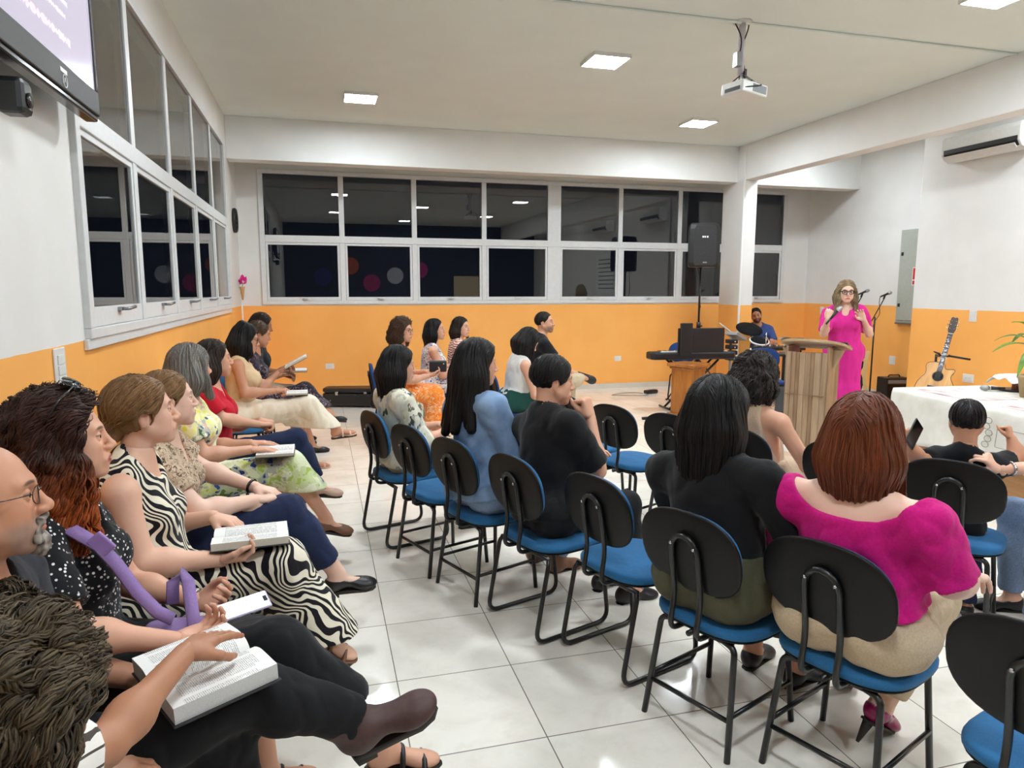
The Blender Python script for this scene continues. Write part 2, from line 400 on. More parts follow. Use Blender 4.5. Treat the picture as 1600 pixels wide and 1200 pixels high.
# ------------------------------------------------------------------ chairs
M_blue = fabric('blue_upholstery', rgb(38, 96, 142), 0.12, 220)
M_navy = fabric('dark_blue_upholstery', rgb(26, 56, 112), 0.12, 220)
M_shell = plain('black_shell', rgb(13, 13, 14), 0.45, 0, 0.12, 200, 0.05, 0.25)
def chair_proto(kind, mat, loc, rz, label, group):
    t = thing('stacking_chair', label, 'chair', loc, rz, group)
    I = Matrix.Identity(4)
    Ms = Matrix.Translation((0.02, 0, 0.425))
    obj('seat', MB().pad(0.42, 0.45, 0.035, Ms, 3.2, crown=0.25), mat, t)
    obj('seat_shell', MB().pad(0.41, 0.44, 0.012, Matrix.Translation((0.02, 0, 0.424)) @ Matrix.Rotation(PI, 4, 'X'), 3.2, crown=0.2), M_shell, t)
    # backrest: local z of the pad points forward (+x), leaning back
    lean = math.radians(9)
    B = Matrix.Translation((-0.215, 0, 0.718)) @ Matrix.Rotation(-lean, 4, 'Y') @ Matrix(((0, 0, 1, 0), (1, 0, 0, 0), (0, 1, 0, 0), (0, 0, 0, 1)))
    obj('backrest', MB().pad(0.425, 0.295, 0.032, B, 2.5, crown=0.3), mat, t)
    obj('backrest_shell', MB().pad(0.44, 0.31, 0.014, B @ Matrix.Translation((0, 0, 0.008)) @ Matrix.Rotation(PI, 4, 'Y'), 2.5, crown=0.35), M_shell, t)
    # inverted-U bracket bolted to the shell
    def back(y, u): return B @ Vector((y, u, -0.022))
    w = 0.058
    top = 0.035
    pts = [(-0.02, w, 0.405), (-0.235, w, 0.405), tuple(back(w*1.0, -0.17)), tuple(back(w, top-0.03))]
    arcp = [back(w*math.cos(a), top-0.03+w*1.1*math.sin(a)) for a in [PI*i/8 for i in range(1, 8)]]
    pts2 = [tuple(back(-w, top-0.03)), tuple(back(-w, -0.17)), (-0.235, -w, 0.405), (-0.02, -w, 0.405)]
    path = fillet(pts, 0.05)+arcp+fillet(pts2, 0.05)
    br = obj('back_bracket', MB().tube(path, 0.0105, 10), M_bmetal, t)
    bo = MB()
    for sy in (-1, 1):
        p = back(sy*w*0.86, top+0.0); n = (B.to_3x3() @ Vector((0, 0, -1)))
        bo.tube([p+n*0.008, p+n*0.016], 0.006, 10)
    obj('bolt', bo, M_chrome, br)
    if kind == 'sled':
        fr = MB().tube([(-0.15, -0.2, 0.40), (-0.15, 0.2, 0.40)], 0.011, 8).tube([(0.16, -0.2, 0.40), (0.16, 0.2, 0.40)], 0.011, 8)
        obj('seat_frame', fr, M_bmetal, t)
        for sy in (-1, 1):
            y = 0.205*sy
            pth = fillet([(-0.15, 0.19*sy, 0.40), (-0.16, y, 0.38), (-0.235, y, 0.012), (0.215, y, 0.012), (0.17, y, 0.38), (0.16, 0.19*sy, 0.40)], 0.07, 6)
            obj('sled_leg', MB().tube(pth, 0.011, 10), M_bmetal, t)
    else:
        fr = MB().tube([(-0.14, -0.15, 0.40), (-0.14, 0.15, 0.40)], 0.011, 8).tube([(0.17, -0.15, 0.40), (0.17, 0.15, 0.40)], 0.011, 8)
        fr.tube([(-0.20, 0, 0.402), (0.2, 0, 0.402)], 0.011, 8)
        obj('seat_frame', fr, M_bmetal, t)
        for sx, sy in ((-1, -1), (-1, 1), (1, -1), (1, 1)):
            x0, x1 = (-0.14, -0.205) if sx < 0 else (0.17, 0.2)
            pth = fillet([(x0, 0.11*sy, 0.40), (x0-0.01*(-sx), 0.165*sy, 0.395), (x1, 0.192*sy, 0.0)], 0.05, 5)
            obj('leg', MB().tube(pth, 0.0115, 10), M_bmetal, t)
        obj('stretcher', MB().tube([(-0.185, -0.186, 0.14), (-0.185, 0.186, 0.14)], 0.009, 8), M_bmetal, t)
        for sy in (-1, 1):
            obj('stretcher', MB().tube([(-0.180, 0.184*sy, 0.16), (0.188, 0.184*sy, 0.16)], 0.009, 8), M_bmetal, t)
    return t
GA = 'chairs in the near curved row, seen from behind'
GB = 'chairs in the front row before the lectern'
GW = 'chairs along the left wall'
GF = 'chairs at the back wall'
D = math.radians
sled = chair_proto('sled', M_blue, (0.515, 4.57, 0), D(17), 'sled-base chair at the far left of the near row, under the printed blouse', GA)
four = chair_proto('four', M_blue, (0.675, 4.07, 0), D(22), 'empty four-legged blue chair between the printed blouse and the denim jacket', GA)
def cback(x, y, deg, b=0.225):
    return (x+b*math.cos(D(deg)), y+b*math.sin(D(deg)), 0)
dup(four, cback(0.645, 3.56, 22), D(22), 'four-legged chair under the woman in the denim jacket')
dup(sled, cback(0.855, 3.11, 19), D(19), 'sled-base chair under the man in the black t-shirt')
dup(sled, cback(1.10, 2.68, 18), D(18), 'empty sled-base chair with bright blue seat right of the black t-shirt man')
dup(four, cback(1.235, 2.14, 22), D(22), 'four-legged chair under the long black-haired woman in black')
dup(four, cback(1.50, 1.755, 22), D(22), 'four-legged chair under the red-haired woman in the magenta top')
dup(four, cback(1.61, 1.15, 16), D(16), 'chair cut by the lower right corner of the frame, blue seat showing')
dup(sled, cback(1.74, 4.85, 22), D(22), 'chair mostly hidden behind the chin-resting man, leftmost of the front row', GB)
dup(four, cback(1.90, 4.35, 24), D(24), 'empty front-row chair with bright blue seat, right beside the resting hand', GB)
dup(four, cback(2.12, 3.93, 24), D(24), 'empty front-row chair left of the long black hair, below the wooden pedestal', GB)
dup(four, cback(2.27, 3.42, 22), D(22), 'front-row chair under the curly-haired woman in the beige top', GB)
dup(four, cback(2.58, 2.95, 22), D(22), 'front-row chair half hidden behind the auburn bob', GB)
dup(four, cback(2.80, 2.50, 36), D(36), 'empty chair with wide backrest behind the small child', GB)
for y, nm, k in ((1.0, 'curly-haired person nearest the camera', 0), (1.62, 'bald man with glasses', 0), (2.15, 'woman with long red curls', 1),
                 (2.68, 'woman in the zebra-print dress', 1), (3.22, 'woman in the leopard blouse', 0), (4.18, 'grey-haired woman in the floral dress', 1),
                 (4.85, 'woman in the red top', 0), (6.45, 'woman in the beige dress', 1), (7.12, 'woman holding the open book up', 1), (7.75, 'woman farthest along the left wall', 1)):
    dup(sled if k == 0 else four, (-0.72, y, 0), 0.0, 'chair against the left wall under the '+nm, GW)
bproto = chair_proto('sled', M_navy, (0.72, 7.45, 0), D(-4), 'blue-backed chair under the woman in the orange floral dress, before the guitar case', GF)
for x, y, a, nm in ((1.18, 8.02, -4, 'chair under the woman in the white and blue flower top'), (1.56, 8.42, -6, 'chair under the woman in the red striped top'),
                    (2.40, 7.74, -6, 'chair under the man in the black polo shirt'), (1.78, 6.52, 4, 'chair under the woman in the green skirt')):
    dup(bproto, (x, y, 0), D(a), nm)
dup(bproto, (5.18, 9.12, 0), D(-96), 'chair with blue seat at the keyboard behind the wooden pedestal', 'chairs by the instruments')
dup(bproto, (5.68, 7.95, 0), D(-110), 'blue-backed chair facing out, right before the drummer', 'chairs by the instruments')
dup(bproto, (7.02, 10.12, 0), D(-118), 'chair the drummer sits on', 'chairs by the instruments')
dup(four, (3.62, 2.30, 0), D(158), 'chair under the seated adult holding the child', GB)

# ------------------------------------------------------------------ wall and ceiling fittings
tv = thing('wall_television', 'black wide-screen television on the left wall showing a lilac slide', 'television', (-0.96, 3.12, 2.755))
# local: x out of the wall, y along it
yw, zh = 1.12, 0.67
M_bez = plain('dark_bezel', rgb(40, 38, 38), 0.5)
bz = MB().box(-0.03, 0.03, -yw/2, yw/2, -zh/2, -zh/2+0.105).box(-0.03, 0.03, -yw/2, yw/2, zh/2-0.035, zh/2)
bz.box(-0.03, 0.03, -yw/2, -yw/2+0.04, -zh/2+0.105, zh/2-0.035).box(-0.03, 0.03, yw/2-0.028, yw/2, -zh/2+0.105, zh/2-0.035).box(-0.05, -0.03, -yw/2+0.02, yw/2-0.02, -zh/2+0.02, zh/2-0.02)
obj('bezel', bz, M_bez, tv, 0.006)
M_scr = emit('lit_slide', (0.86, 0.80, 1.0), 0.72); M_scr.node_tree.nodes['Principled BSDF'].inputs['Roughness'].default_value = 0.12
M_scr.node_tree.nodes['Principled BSDF'].inputs['Base Color'].default_value = (0.02, 0.02, 0.02, 1)
obj('screen', MB().box(0.0, 0.022, -yw/2+0.04, yw/2-0.028, -zh/2+0.105, zh/2-0.035), M_scr, tv)
M_pk = emit('slide_pink_ink', rgb(214, 120, 160), 0.8); M_gy = emit('slide_grey_ink', rgb(150, 145, 172), 0.8)
def ink_line(y1, y0, z, h, seed):
    """one blurred line of writing: a strip with a ragged upper and lower edge"""
    r = random.Random(seed); n = int((y1-y0)/(h*0.35)); vs = []
    for k in range(n+1):
        y = y0+(y1-y0)*k/n; a = 0.12 if r.random() < 0.16 else r.uniform(0.34, 0.5); vs += [(0.0224, y, z-h*a), (0.0224, y, z+h*a)]
    return MB().add(vs, [(2*k, 2*k+2, 2*k+3, 2*k+1) for k in range(n)], 0, False)
for i, (a, b) in enumerate(((-0.42, 0.44), (-0.40, 0.34), (-0.45, 0.27), (-0.42, 0.235), (-0.38, 0.20))): obj('slide_grey_line', ink_line(b, a, 0.19-i*0.056, 0.022, i), M_gy, tv)
obj('slide_pink_line', ink_line(0.235, -0.30, -0.125, 0.036, 9), M_pk, tv)
obj('stand_base_strip', MB().box(-0.028, 0.026, -yw/2+0.05, yw/2-0.02, -zh/2-0.028, -zh/2-0.001), M_blackgloss, tv, 0.008)
obj('badge', MB().box(0.0301, 0.0315, 0.06, 0.135, -zh/2+0.062, -zh/2+0.078), plain('badge_white', rgb(235, 235, 235), 0.4), tv)
bg = MB().tube([Vector((0.031, 0.105+0.024*math.cos(a), -zh/2+0.034+0.024*math.sin(a))) for a in [2*PI*i/24 for i in range(24)]], 0.0022, 6, closed=True)
bg.tube([(0.031, 0.095, -zh/2+0.026), (0.031, 0.105, -zh/2+0.046), (0.031, 0.115, -zh/2+0.026)], 0.002, 6).tube([(0.031, 0.099, -zh/2+0.034), (0.031, 0.111, -zh/2+0.034)], 0.002, 6)
obj('round_logo', bg, MC['badge_white'], tv)
obj('wall_mount', MB().box(-0.09, -0.05, -0.2, 0.2, -0.2, 0.2), M_black, tv)
sb = thing('security_sensor', 'small black box hanging under the television', 'sensor', (-0.99, 2.86, 2.24))
obj('housing', MB().box(-0.04, 0.05, -0.05, 0.05, 0.0, 0.12), M_black, sb, 0.02)
obj('arm', MB().box(-0.088, -0.04, -0.02, 0.02, 0.07, 0.11), M_black, sb, 0.005)
obj('lens_cover', MB().tube([(0.05, 0, 0.05), (0.056, 0, 0.05)], 0.026, 16), M_blackgloss, sb)

def plate(name, label, cat, M, w, h, cells=2, dark=False, vertical=True):
    t = thing(name, label, cat); t.matrix_world = M      # local: x right, y up, z out of the wall
    obj('cover_plate', MB().box(-w/2, w/2, -h/2, h/2, 0.0, 0.009), M_offw, t, 0.004)
    for i in range(cells):
        if vertical: a = -h*0.36+i*(h*0.72/cells); obj('rocker', MB().box(-w*0.28, w*0.28, a+0.003, a+h*0.72/cells-0.003, 0.009, 0.014), M_offw, t, 0.002)
        else:
            a = -w*0.36+i*(w*0.72/cells); m = MB().box(a+0.004, a+w*0.72/cells-0.004, -h*0.25, h*0.25, 0.009, 0.012)
            so = obj('socket', m, M_offw, t, 0.002)
            ho = MB(); cx = a+w*0.36/cells
            for dx, dy in ((-0.008, 0), (0.008, 0), (0, 0.004)): ho.tube([(cx+dx, dy, 0.0118), (cx+dx, dy, 0.0128)], 0.0025, 8)
            obj('pin_hole', ho, M_grey, so)
    return t
def wall_frame(p, side):
    if side == 'L': return Matrix(((0, 0, 1, p[0]), (1, 0, 0, p[1]), (0, 1, 0, p[2]), (0, 0, 0, 1)))
    if side == 'R': return Matrix(((0, 0, -1, p[0]), (-1, 0, 0, p[1]), (0, 1, 0, p[2]), (0, 0, 0, 1)))
    return Matrix(((1, 0, 0, p[0]), (0, 0, -1, p[1]), (0, 1, 0, p[2]), (0, 0, 0, 1)))
plate('light_switch', 'double white light switch on the left wall by the curly red hair', 'switch', wall_frame((XL, 3.36, 1.305), 'L'), 0.13, 0.19, 3)
plate('wall_socket', 'white socket on the back wall left, above the guitar case', 'socket', wall_frame((0.12, YB, 0.5), 'B'), 0.13, 0.085, 1, vertical=False)
plate('wall_socket', 'white socket on the back wall right of the seated man in black', 'socket', wall_frame((4.79, YB, 0.5), 'B'), 0.12, 0.085, 1, vertical=False)
plate('light_switch', 'small white switch on the right wall left of the woman speaking', 'switch', wall_frame((XR, 10.3, 1.29), 'R'), 0.09, 0.13, 1)
plate('wall_socket', 'white blank plate low on the wall between the pink dress and the guitar', 'socket', wall_frame((XR, 8.68, 0.58), 'R'), 0.12, 0.13, 1)
plate('light_switch', 'white switch plate on the right wall above the guitar', 'switch', wall_frame((XP, 6.63, 1.335), 'R'), 0.10, 0.135, 1)
plate('wall_socket', 'white double socket on the right wall beside the guitar body', 'socket', wall_frame((XP, 6.62, 0.585), 'R'), 0.15, 0.10, 2, vertical=False)

ck = thing('wall_clock', 'round black-rimmed wall clock seen edge-on past the left window', 'clock'); ck.matrix_world = wall_frame((XL, 10.25, 2.56), 'L')
obj('rim', MB().lathe([(0.135, 0.0), (0.16, 0.0), (0.165, 0.03), (0.15, 0.05), (0.138, 0.045), (0.135, 0.03)], 40), M_black, ck)
obj('dial', MB().lathe([(0.0, 0.03), (0.137, 0.03)], 40), M_offw, ck)
for a, l in ((0.6, 0.07), (2.2, 0.1)):
    obj('hand', MB().tube([(0, 0, 0.036), (l*math.sin(a), l*math.cos(a), 0.036)], 0.004, 6), M_black, ck)
fv = thing('wall_flower_vase', 'pink artificial flower in a small tan wall vase near the left corner', 'flower vase'); fv.matrix_world = wall_frame((XL, 10.52, 1.62), 'L')
obj('holder', MB().lathe([(0.006, -0.13), (0.016, -0.10), (0.03, 0.02), (0.038, 0.06), (0.03, 0.06), (0.022, 0.0)], 16, M=Matrix.Translation((0, 0, 0.045)) @ Matrix.Rotation(-PI/2, 4, 'X')), plain('tan_clay', rgb(196, 148, 96), 0.6), fv)
fl = MB()
for i in range(26):
    a, e, r = rng.uniform(0, 2*PI), rng.uniform(-0.5, 1.4), rng.uniform(0.03, 0.075)
    c = Vector((r*math.cos(a)*math.cos(e)*0.8, 0.13+0.07*math.sin(e), 0.06+r*math.sin(a)*math.cos(e)*0.6)); d = (c-Vector((0, 0.1, 0.05))).normalized(); u = d.orthogonal().normalized(); w = d.cross(u)
    fl.add([c-d*0.03, c+u*0.022, c+d*0.035+w*0.008, c-u*0.022], [(0, 1, 2, 3)])
obj('blossom', fl, plain('pink_petals', rgb(222, 40, 140), 0.6, var=0.25, scale=30), fv)
obj('stem', MB().tube([(0, 0.02, 0.045), (0.005, 0.12, 0.05)], 0.004, 6), plain('stem_green', rgb(70, 110, 50), 0.6), fv)

pn = thing('electrical_panel', 'grey steel electrical panel on the right wall with a red warning sticker', 'electrical panel'); pn.matrix_world = wall_frame((XR-0.004, 8.24, 1.84), 'R')
M_pan = plain('panel_grey_green', rgb(168, 172, 162), 0.45, 0.0, 0.04)
obj('box', MB().box(-0.39, 0.44, -0.68, 0.68, 0.001, 0.05), M_pan, pn, 0.004)
obj('door', MB().box(-0.365, 0.42, -0.64, 0.655, 0.05, 0.066), M_pan, pn, 0.004)
obj('lower_lip', MB().box(-0.39, 0.44, -0.70, -0.681, 0.0, 0.06), M_steel, pn)
for yy in (0.33, -0.42): obj('lock', MB().box(-0.345, -0.305, yy-0.025, yy+0.025, 0.066, 0.076), M_black, pn, 0.004)
lv = MB()
for k in range(5):
    lv.box(-0.22, -0.12, 0.44+k*0.022, 0.448+k*0.022, 0.066, 0.069); lv.box(-0.22, -0.12, -0.6+k*0.022, -0.592+k*0.022, 0.066, 0.069)
obj('louvre', lv, M_pan, pn)
M_red = plain('warning_red', rgb(196, 40, 36), 0.5, var=0.03)
obj('warning_sticker', MB().box(-0.12, 0.16, -0.13, 0.13, 0.066, 0.0675), M_offw, pn)
rs = MB().box(-0.108, 0.148, -0.045, 0.118, 0.0675, 0.0682).box(-0.108, 0.148, -0.118, -0.062, 0.0675, 0.0682)
obj('red_field', rs, M_red, pn)
obj('warning_symbol', MB().tube([Vector((0.02+0.06*math.cos(a), 0.036+0.06*math.sin(a), 0.0684)) for a in [2*PI*i/28 for i in range(28)]], 0.008, 6, closed=True), M_offw, pn)
obj('warning_caption', MB().box(-0.06, 0.10, -0.104, -0.076, 0.0682, 0.0686), M_offw, pn)

def air_con(label, y, z):
    t = thing('air_conditioner', label, 'air conditioner'); t.matrix_world = wall_frame((XP, y, z), 'R')
    prof = [(0.0, -0.14), (0.10, -0.15), (0.17, -0.115), (0.205, -0.06), (0.21, 0.09), (0.19, 0.14), (0.0, 0.14)]
    R = Matrix(((0, 0, 1, -0.5), (0, 1, 0, 0), (1, 0, 0, 0), (0, 0, 0, 1)))
    obj('casing', MB().prism(prof, 0, 1.0, M=R), M_offw, t, 0.01)
    obj('air_slot', MB().prism([(0.172, -0.11), (0.205, -0.056), (0.207, -0.012), (0.212, -0.012), (0.2105, -0.06), (0.178, -0.116)], 0.04, 0.97, M=R), M_black, t)
    obj('flap', MB().prism([(0.19, -0.128), (0.226, -0.088), (0.231, -0.091), (0.194, -0.133)], 0.05, 0.96, M=R), M_offw, t)
    return t
air_con('white split air conditioner high on the right wall, cut by the frame edge', 6.58, 3.32)
air_con('white split air conditioner further along the right wall, outside the frame', 3.6, 3.31)

# projector hanging from the ceiling
pj = thing('ceiling_projector', 'white projector with tangled black cables on a pole from the ceiling', 'projector', (3.42, 5.34, ZC))
obj('mount_plate', MB().lathe([(0.0, -0.012), (0.075, -0.012), (0.075, 0.0)], 20), M_offw, pj)
obj('drop_pole', MB().tube([(0, 0, -0.01), (0.0, -0.0, -0.42)], 0.027, 14), plain('pole_white', rgb(205, 200, 208), 0.35), pj)
PRM = Matrix.Translation((0.03, -0.02, -0.545)) @ Matrix.Rotation(D(15), 4, 'Z') @ Matrix.Rotation(D(4), 4, 'Y')
body = obj('body', MB().box(-0.15, 0.15, -0.115, 0.115, -0.05, 0.045, M=PRM), M_offw, pj, 0.012)
obj('vent_grille', MB().box(-0.03, 0.13, -0.1172, -0.1155, -0.032, 0.03, M=PRM), M_grey, pj)
obj('port_panel', MB().box(-0.1525, -0.1505, -0.09, 0.07, -0.035, -0.005, M=PRM), M_black, pj)
vg = MB()
for k in range(9): vg.box(-0.02+k*0.016, -0.013+k*0.016, -0.119, -0.1172, -0.03, 0.028, M=PRM)
obj('vent_slats', vg, M_grey, pj)
obj('lens', MB().lathe([(0.0, 0.02), (0.03, 0.02), (0.036, 0.0)], 20, M=PRM @ Matrix.Translation((0.15, 0.05, 0)) @ Matrix.Rotation(PI/2, 4, 'Y')), M_blackgloss, pj)
obj('bracket_arms', MB().tube([PRM @ Vector((-0.1, -0.07, 0.046)), (0, 0, -0.40)], 0.008, 8).tube([PRM @ Vector((0.1, -0.07, 0.046)), (0, 0, -0.40)], 0.008, 8).tube([PRM @ Vector((0.0, 0.09, 0.046)), (0, 0, -0.40)], 0.008, 8)
    .box(-0.07, -0.02, -0.05, 0.01, -0.36, -0.25), M_steel, pj)
cb = MB()
def wig(a, b, amp, n=14, seed=0):
    r = random.Random(seed); a, b = Vector(a), Vector(b); out = []
    ph = [r.uniform(0, 6) for _ in range(4)]
    for i in range(n+1):
        t = i/n; e = math.sin(PI*t)
        out.append(a.lerp(b, t)+Vector((math.sin(4*t+ph[0]), math.sin(5*t+ph[1]), 0.4*math.sin(6*t+ph[2])))*amp*e)
    return out
cb.tube(wig((-0.06, 0.02, -0.005), (0.03, -0.02, -0.44), 0.035, seed=3), 0.0055, 6).tube(wig((0.06, 0.0, -0.005), (0.0, -0.04, -0.46), 0.04, seed=5), 0.0055, 6)
cb.tube(wig((0.0, -0.04, -0.40), (-0.09, -0.06, -0.50), 0.05, seed=8), 0.005, 6).tube(wig((0.03, 0, -0.42), (0.17, 0.0, -0.47), 0.05, seed=2), 0.005, 6)
cb.tube(wig((0.17, 0.0, -0.47), (0.05, -0.08, -0.49), 0.05, seed=4), 0.005, 6).tube(fillet([(0.1, -0.05, -0.49), (0.13, -0.14, -0.52), (-0.08, -0.16, -0.56)], 0.06), 0.005, 6)
cb.box(0.02, 0.045, -0.02, 0.01, -0.44, -0.37)
obj('cable', cb, M_black, pj)

# loudspeaker on pole
def speaker_stand():
    t = thing('speaker_stand', 'black tripod pole stand carrying the loudspeaker by the back windows', 'stand', (5.50, 9.42, 0))
    p = MB().tube([(0, 0, 0.25), (0, 0, 1.12)], 0.022, 12).tube([(0, 0, 1.1), (0, 0, 1.97)], 0.016, 12)
    obj('pole', p, M_bmetal, t)
    obj('collar', MB().tube([(0, 0, 1.06), (0, 0, 1.16)], 0.03, 12).tube([(0, 0, 0.55), (0, 0, 0.62)], 0.032, 12), M_black, t)
    obj('knob', MB().tube([(0.02, 0, 1.1), (0.06, 0.0, 1.1)], 0.012, 8), M_black, t)
    for k in range(3):
        a = D(190+120*k); e = Vector((0.55*math.cos(a), 0.55*math.sin(a), 0.012))
        l = obj('leg', MB().tube([(0.02*math.cos(a), 0.02*math.sin(a), 0.60), e], 0.011, 8), M_bmetal, t)
        obj('brace', MB().tube([(0.015*math.cos(a), 0.015*math.sin(a), 0.28), e*0.5+Vector((0, 0, 0.3))], 0.008, 8), M_bmetal, t)
        obj('foot', MB().tube([e+Vector((0, 0, 0.012)), e*1.02], 0.016, 8), M_black, l)
    sp = thing('loudspeaker', 'black loudspeaker raised on a pole in front of the back windows', 'loudspeaker', (5.50, 9.42, 1.975), D(-104))
    prof = [(0.16, -0.235), (0.19, -0.15), (0.19, 0.15), (0.16, 0.235), (-0.12, 0.17), (-0.17, 0.09), (-0.17, -0.09), (-0.12, -0.17)]
    cab = MB()
    levels = [(0.0, 0.90), (0.015, 0.96), (0.06, 1.0), (0.35, 1.0), (0.55, 0.99), (0.61, 0.93), (0.635, 0.82)]
    vs = []; fs = []
    for z, s in levels: vs += [(x*s, y*s, z) for x, y in prof]
    for i in range(len(levels)-1):
        for k in range(8): fs.append((i*8+k, i*8+(k+1) % 8, (i+1)*8+(k+1) % 8, (i+1)*8+k))
    fs.append(tuple(range(8))[::-1]); fs.append(tuple((len(levels)-1)*8+k for k in range(8)))
    cab.add(vs, fs, 0, False); obj('cabinet', cab, M_black, sp, 0.02)
    gm = NT('speaker_grille'); ck_ = gm.n('ShaderNodeTexVoronoi'); ck_.inputs['Scale'].default_value = 140; gm.l(gm.obj(), ck_.inputs['Vector'])
    gm.set(gm.ramp(ck_.outputs['Distance'], [(0.2, (0.004, 0.004, 0.004)), (0.6, (0.022, 0.022, 0.024))]), 0.6)
    obj('grille', MB().prism([(-0.165, 0.05), (-0.15, 0.02), (0.15, 0.02), (0.165, 0.05), (0.172, 0.32), (0.155, 0.58), (0.13, 0.605), (-0.13, 0.605), (-0.155, 0.58), (-0.172, 0.32)], 0, 0.012,
        M=Matrix(((0, 0, 1, 0.186), (1, 0, 0, 0), (0, 1, 0, 0), (0, 0, 0, 1)))), gm.m, sp, 0.006)
    lg = MB()
    for yy, ww in ((-0.036, 0.012), (-0.008, 0.011), (0.028, 0.013)): lg.box(0.198, 0.1995, yy-ww, yy+ww, 0.42, 0.445)
    obj('front_logo', lg, MC['badge_white'], sp)
    obj('badge', MB().box(0.198, 0.2, -0.03, 0.03, 0.055, 0.075), M_grey, sp)
    obj('pole_socket', MB().tube([(0, 0, -0.02), (0, 0, 0.02)], 0.026, 12), M_black, sp)
    obj('cable', MB().tube(wig((-0.165, 0.0, 0.08), (-0.03, 0.03, -0.6), 0.03, seed=1), 0.005, 6), M_black, sp)
speaker_stand()
# ------------------------------------------------------------------ lectern, table, instruments
M_oak = wood('oak_boards', rgb(128, 101, 76), rgb(162, 135, 106), 5, (1, 1, 0.07), 0.5)
M_oak2 = wood('oak_boards_pale', rgb(142, 116, 90), rgb(170, 144, 115), 5, (1, 1, 0.07), 0.5)
M_oak3 = wood('oak_boards_brown', rgb(116, 88, 62), rgb(150, 120, 90), 5, (1, 1, 0.07), 0.5)
M_cherry = wood('honey_wood', rgb(146, 84, 28), rgb(186, 118, 50), 3, (1, 1, 0.1), 0.3)
M_desk = wood('pale_desk_wood', rgb(156, 128, 94), rgb(184, 158, 124), 4, (0.2, 1, 1), 0.45)
lec = thing('lectern', 'wooden lectern of upright boards with an overhanging slanted top', 'lectern', (5.04, 6.28, 0), D(-58))
# local: +y toward the speaker, front (toward the audience) is -y; x to the right of the frame
def bow(u): return -0.16-0.05*math.cos(u*PI/2*0.9)      # curved front
nb = 8; edges_ = [-0.21, -0.155, -0.10, -0.06, 0.0, 0.055, 0.09, 0.155, 0.21]
for i in range(nb):
    a, b = edges_[i]+0.0015, edges_[i+1]-0.0015
    poly = [(a, bow(a/0.21)), (b, bow(b/0.21)), (b, bow(b/0.21)+0.02), (a, bow(a/0.21)+0.02)]
    obj('front_board', MB().prism(poly, 0.02, 1.0), (M_oak, M_oak2, M_oak3)[(i*5+1) % 3], lec, 0.0015)
obj('shelf_line', MB().box(-0.2, 0.2, -0.2105, -0.19, 0.55, 0.556), M_oak3, lec)
for sx in (-1, 1): obj('side_panel', MB().box(0.21*sx-0.012, 0.21*sx+0.012, -0.16, 0.16, 0.02, 1.06), M_oak, lec, 0.003)
obj('plinth', MB().box(-0.24, 0.24, -0.22, 0.2, 0.0, 0.03), M_oak3, lec, 0.004)
top = [(0.33*math.sin(a), -0.24*math.cos(a)-0.02) for a in [D(-90)+D(180)*i/24 for i in range(25)]]+[(0.33, 0.22), (-0.33, 0.22)]
TM = Matrix.Translation((0, 0, 1.075)) @ Matrix.Rotation(D(-13), 4, 'X')
obj('slanted_top', MB().prism(top, -0.014, 0.014, M=TM), M_desk, lec, 0.004)
obj('book_ledge', MB().box(-0.31, 0.31, 0.2, 0.217, 0.014, 0.04, M=TM), M_desk, lec, 0.003)
for sx in (-1, 1):
    br = [(0.21*sx, 0.80), (0.31*sx, 1.03), (0.21*sx, 1.03)]
    obj('wing_bracket', MB().prism(br, -0.05, 0.05, M=Matrix(((1, 0, 0, 0), (0, 0, 1, 0), (0, 1, 0, 0), (0, 0, 0, 1)))), M_oak2, lec, 0.003)
LM = Matrix.Translation((5.04, 6.28, 0)) @ Matrix.Rotation(D(-58), 4, 'Z')
pp = thing('open_notes', 'white pages lying open on the lectern top', 'papers'); pp.matrix_world = LM @ TM @ Matrix.Translation((-0.16, -0.09, 0.0145))
for k, (dx, rz_) in enumerate(((0.0, 0.0), (0.015, 0.1), (-0.01, -0.06))):
    obj('sheet', MB().grid(10, 6, lambda u, v, k=k: (-0.15+0.3*u+0.01*k, -0.1+0.2*v+0.008*k, 0.002+k*0.004+0.018*abs(math.sin(u*PI*2))*(1-0.3*k))), plain('paper', rgb(240, 239, 234), 0.7, var=0.02), pp)
hb_ = thing('black_case', 'small dark case at the right end of the lectern top', 'case'); hb_.matrix_world = LM @ TM @ Matrix.Translation((0.26, 0.05, 0.0145))
obj('case_body', MB().box(-0.07, 0.07, -0.035, 0.035, 0, 0.025), M_black, hb_, 0.008); obj('clasp', MB().box(-0.012, 0.012, -0.038, -0.034, 0.008, 0.018), M_chrome, hb_)

# pedestal
pd = thing('wooden_pedestal', 'honey-brown square wooden pedestal with a flat cap', 'pedestal', (4.62, 8.12, 0), D(28))
obj('shaft', MB().box(-0.155, 0.155, -0.155, 0.155, 0.04, 0.655), M_cherry, pd, 0.004)
obj('cap', MB().box(-0.205, 0.205, -0.205, 0.205, 0.655, 0.70), M_cherry, pd, 0.012)
obj('cap_moulding', MB().box(-0.18, 0.18, -0.18, 0.18, 0.625, 0.655), M_cherry, pd, 0.01)
obj('base', MB().box(-0.19, 0.19, -0.19, 0.19, 0.0, 0.045), M_cherry, pd, 0.008)

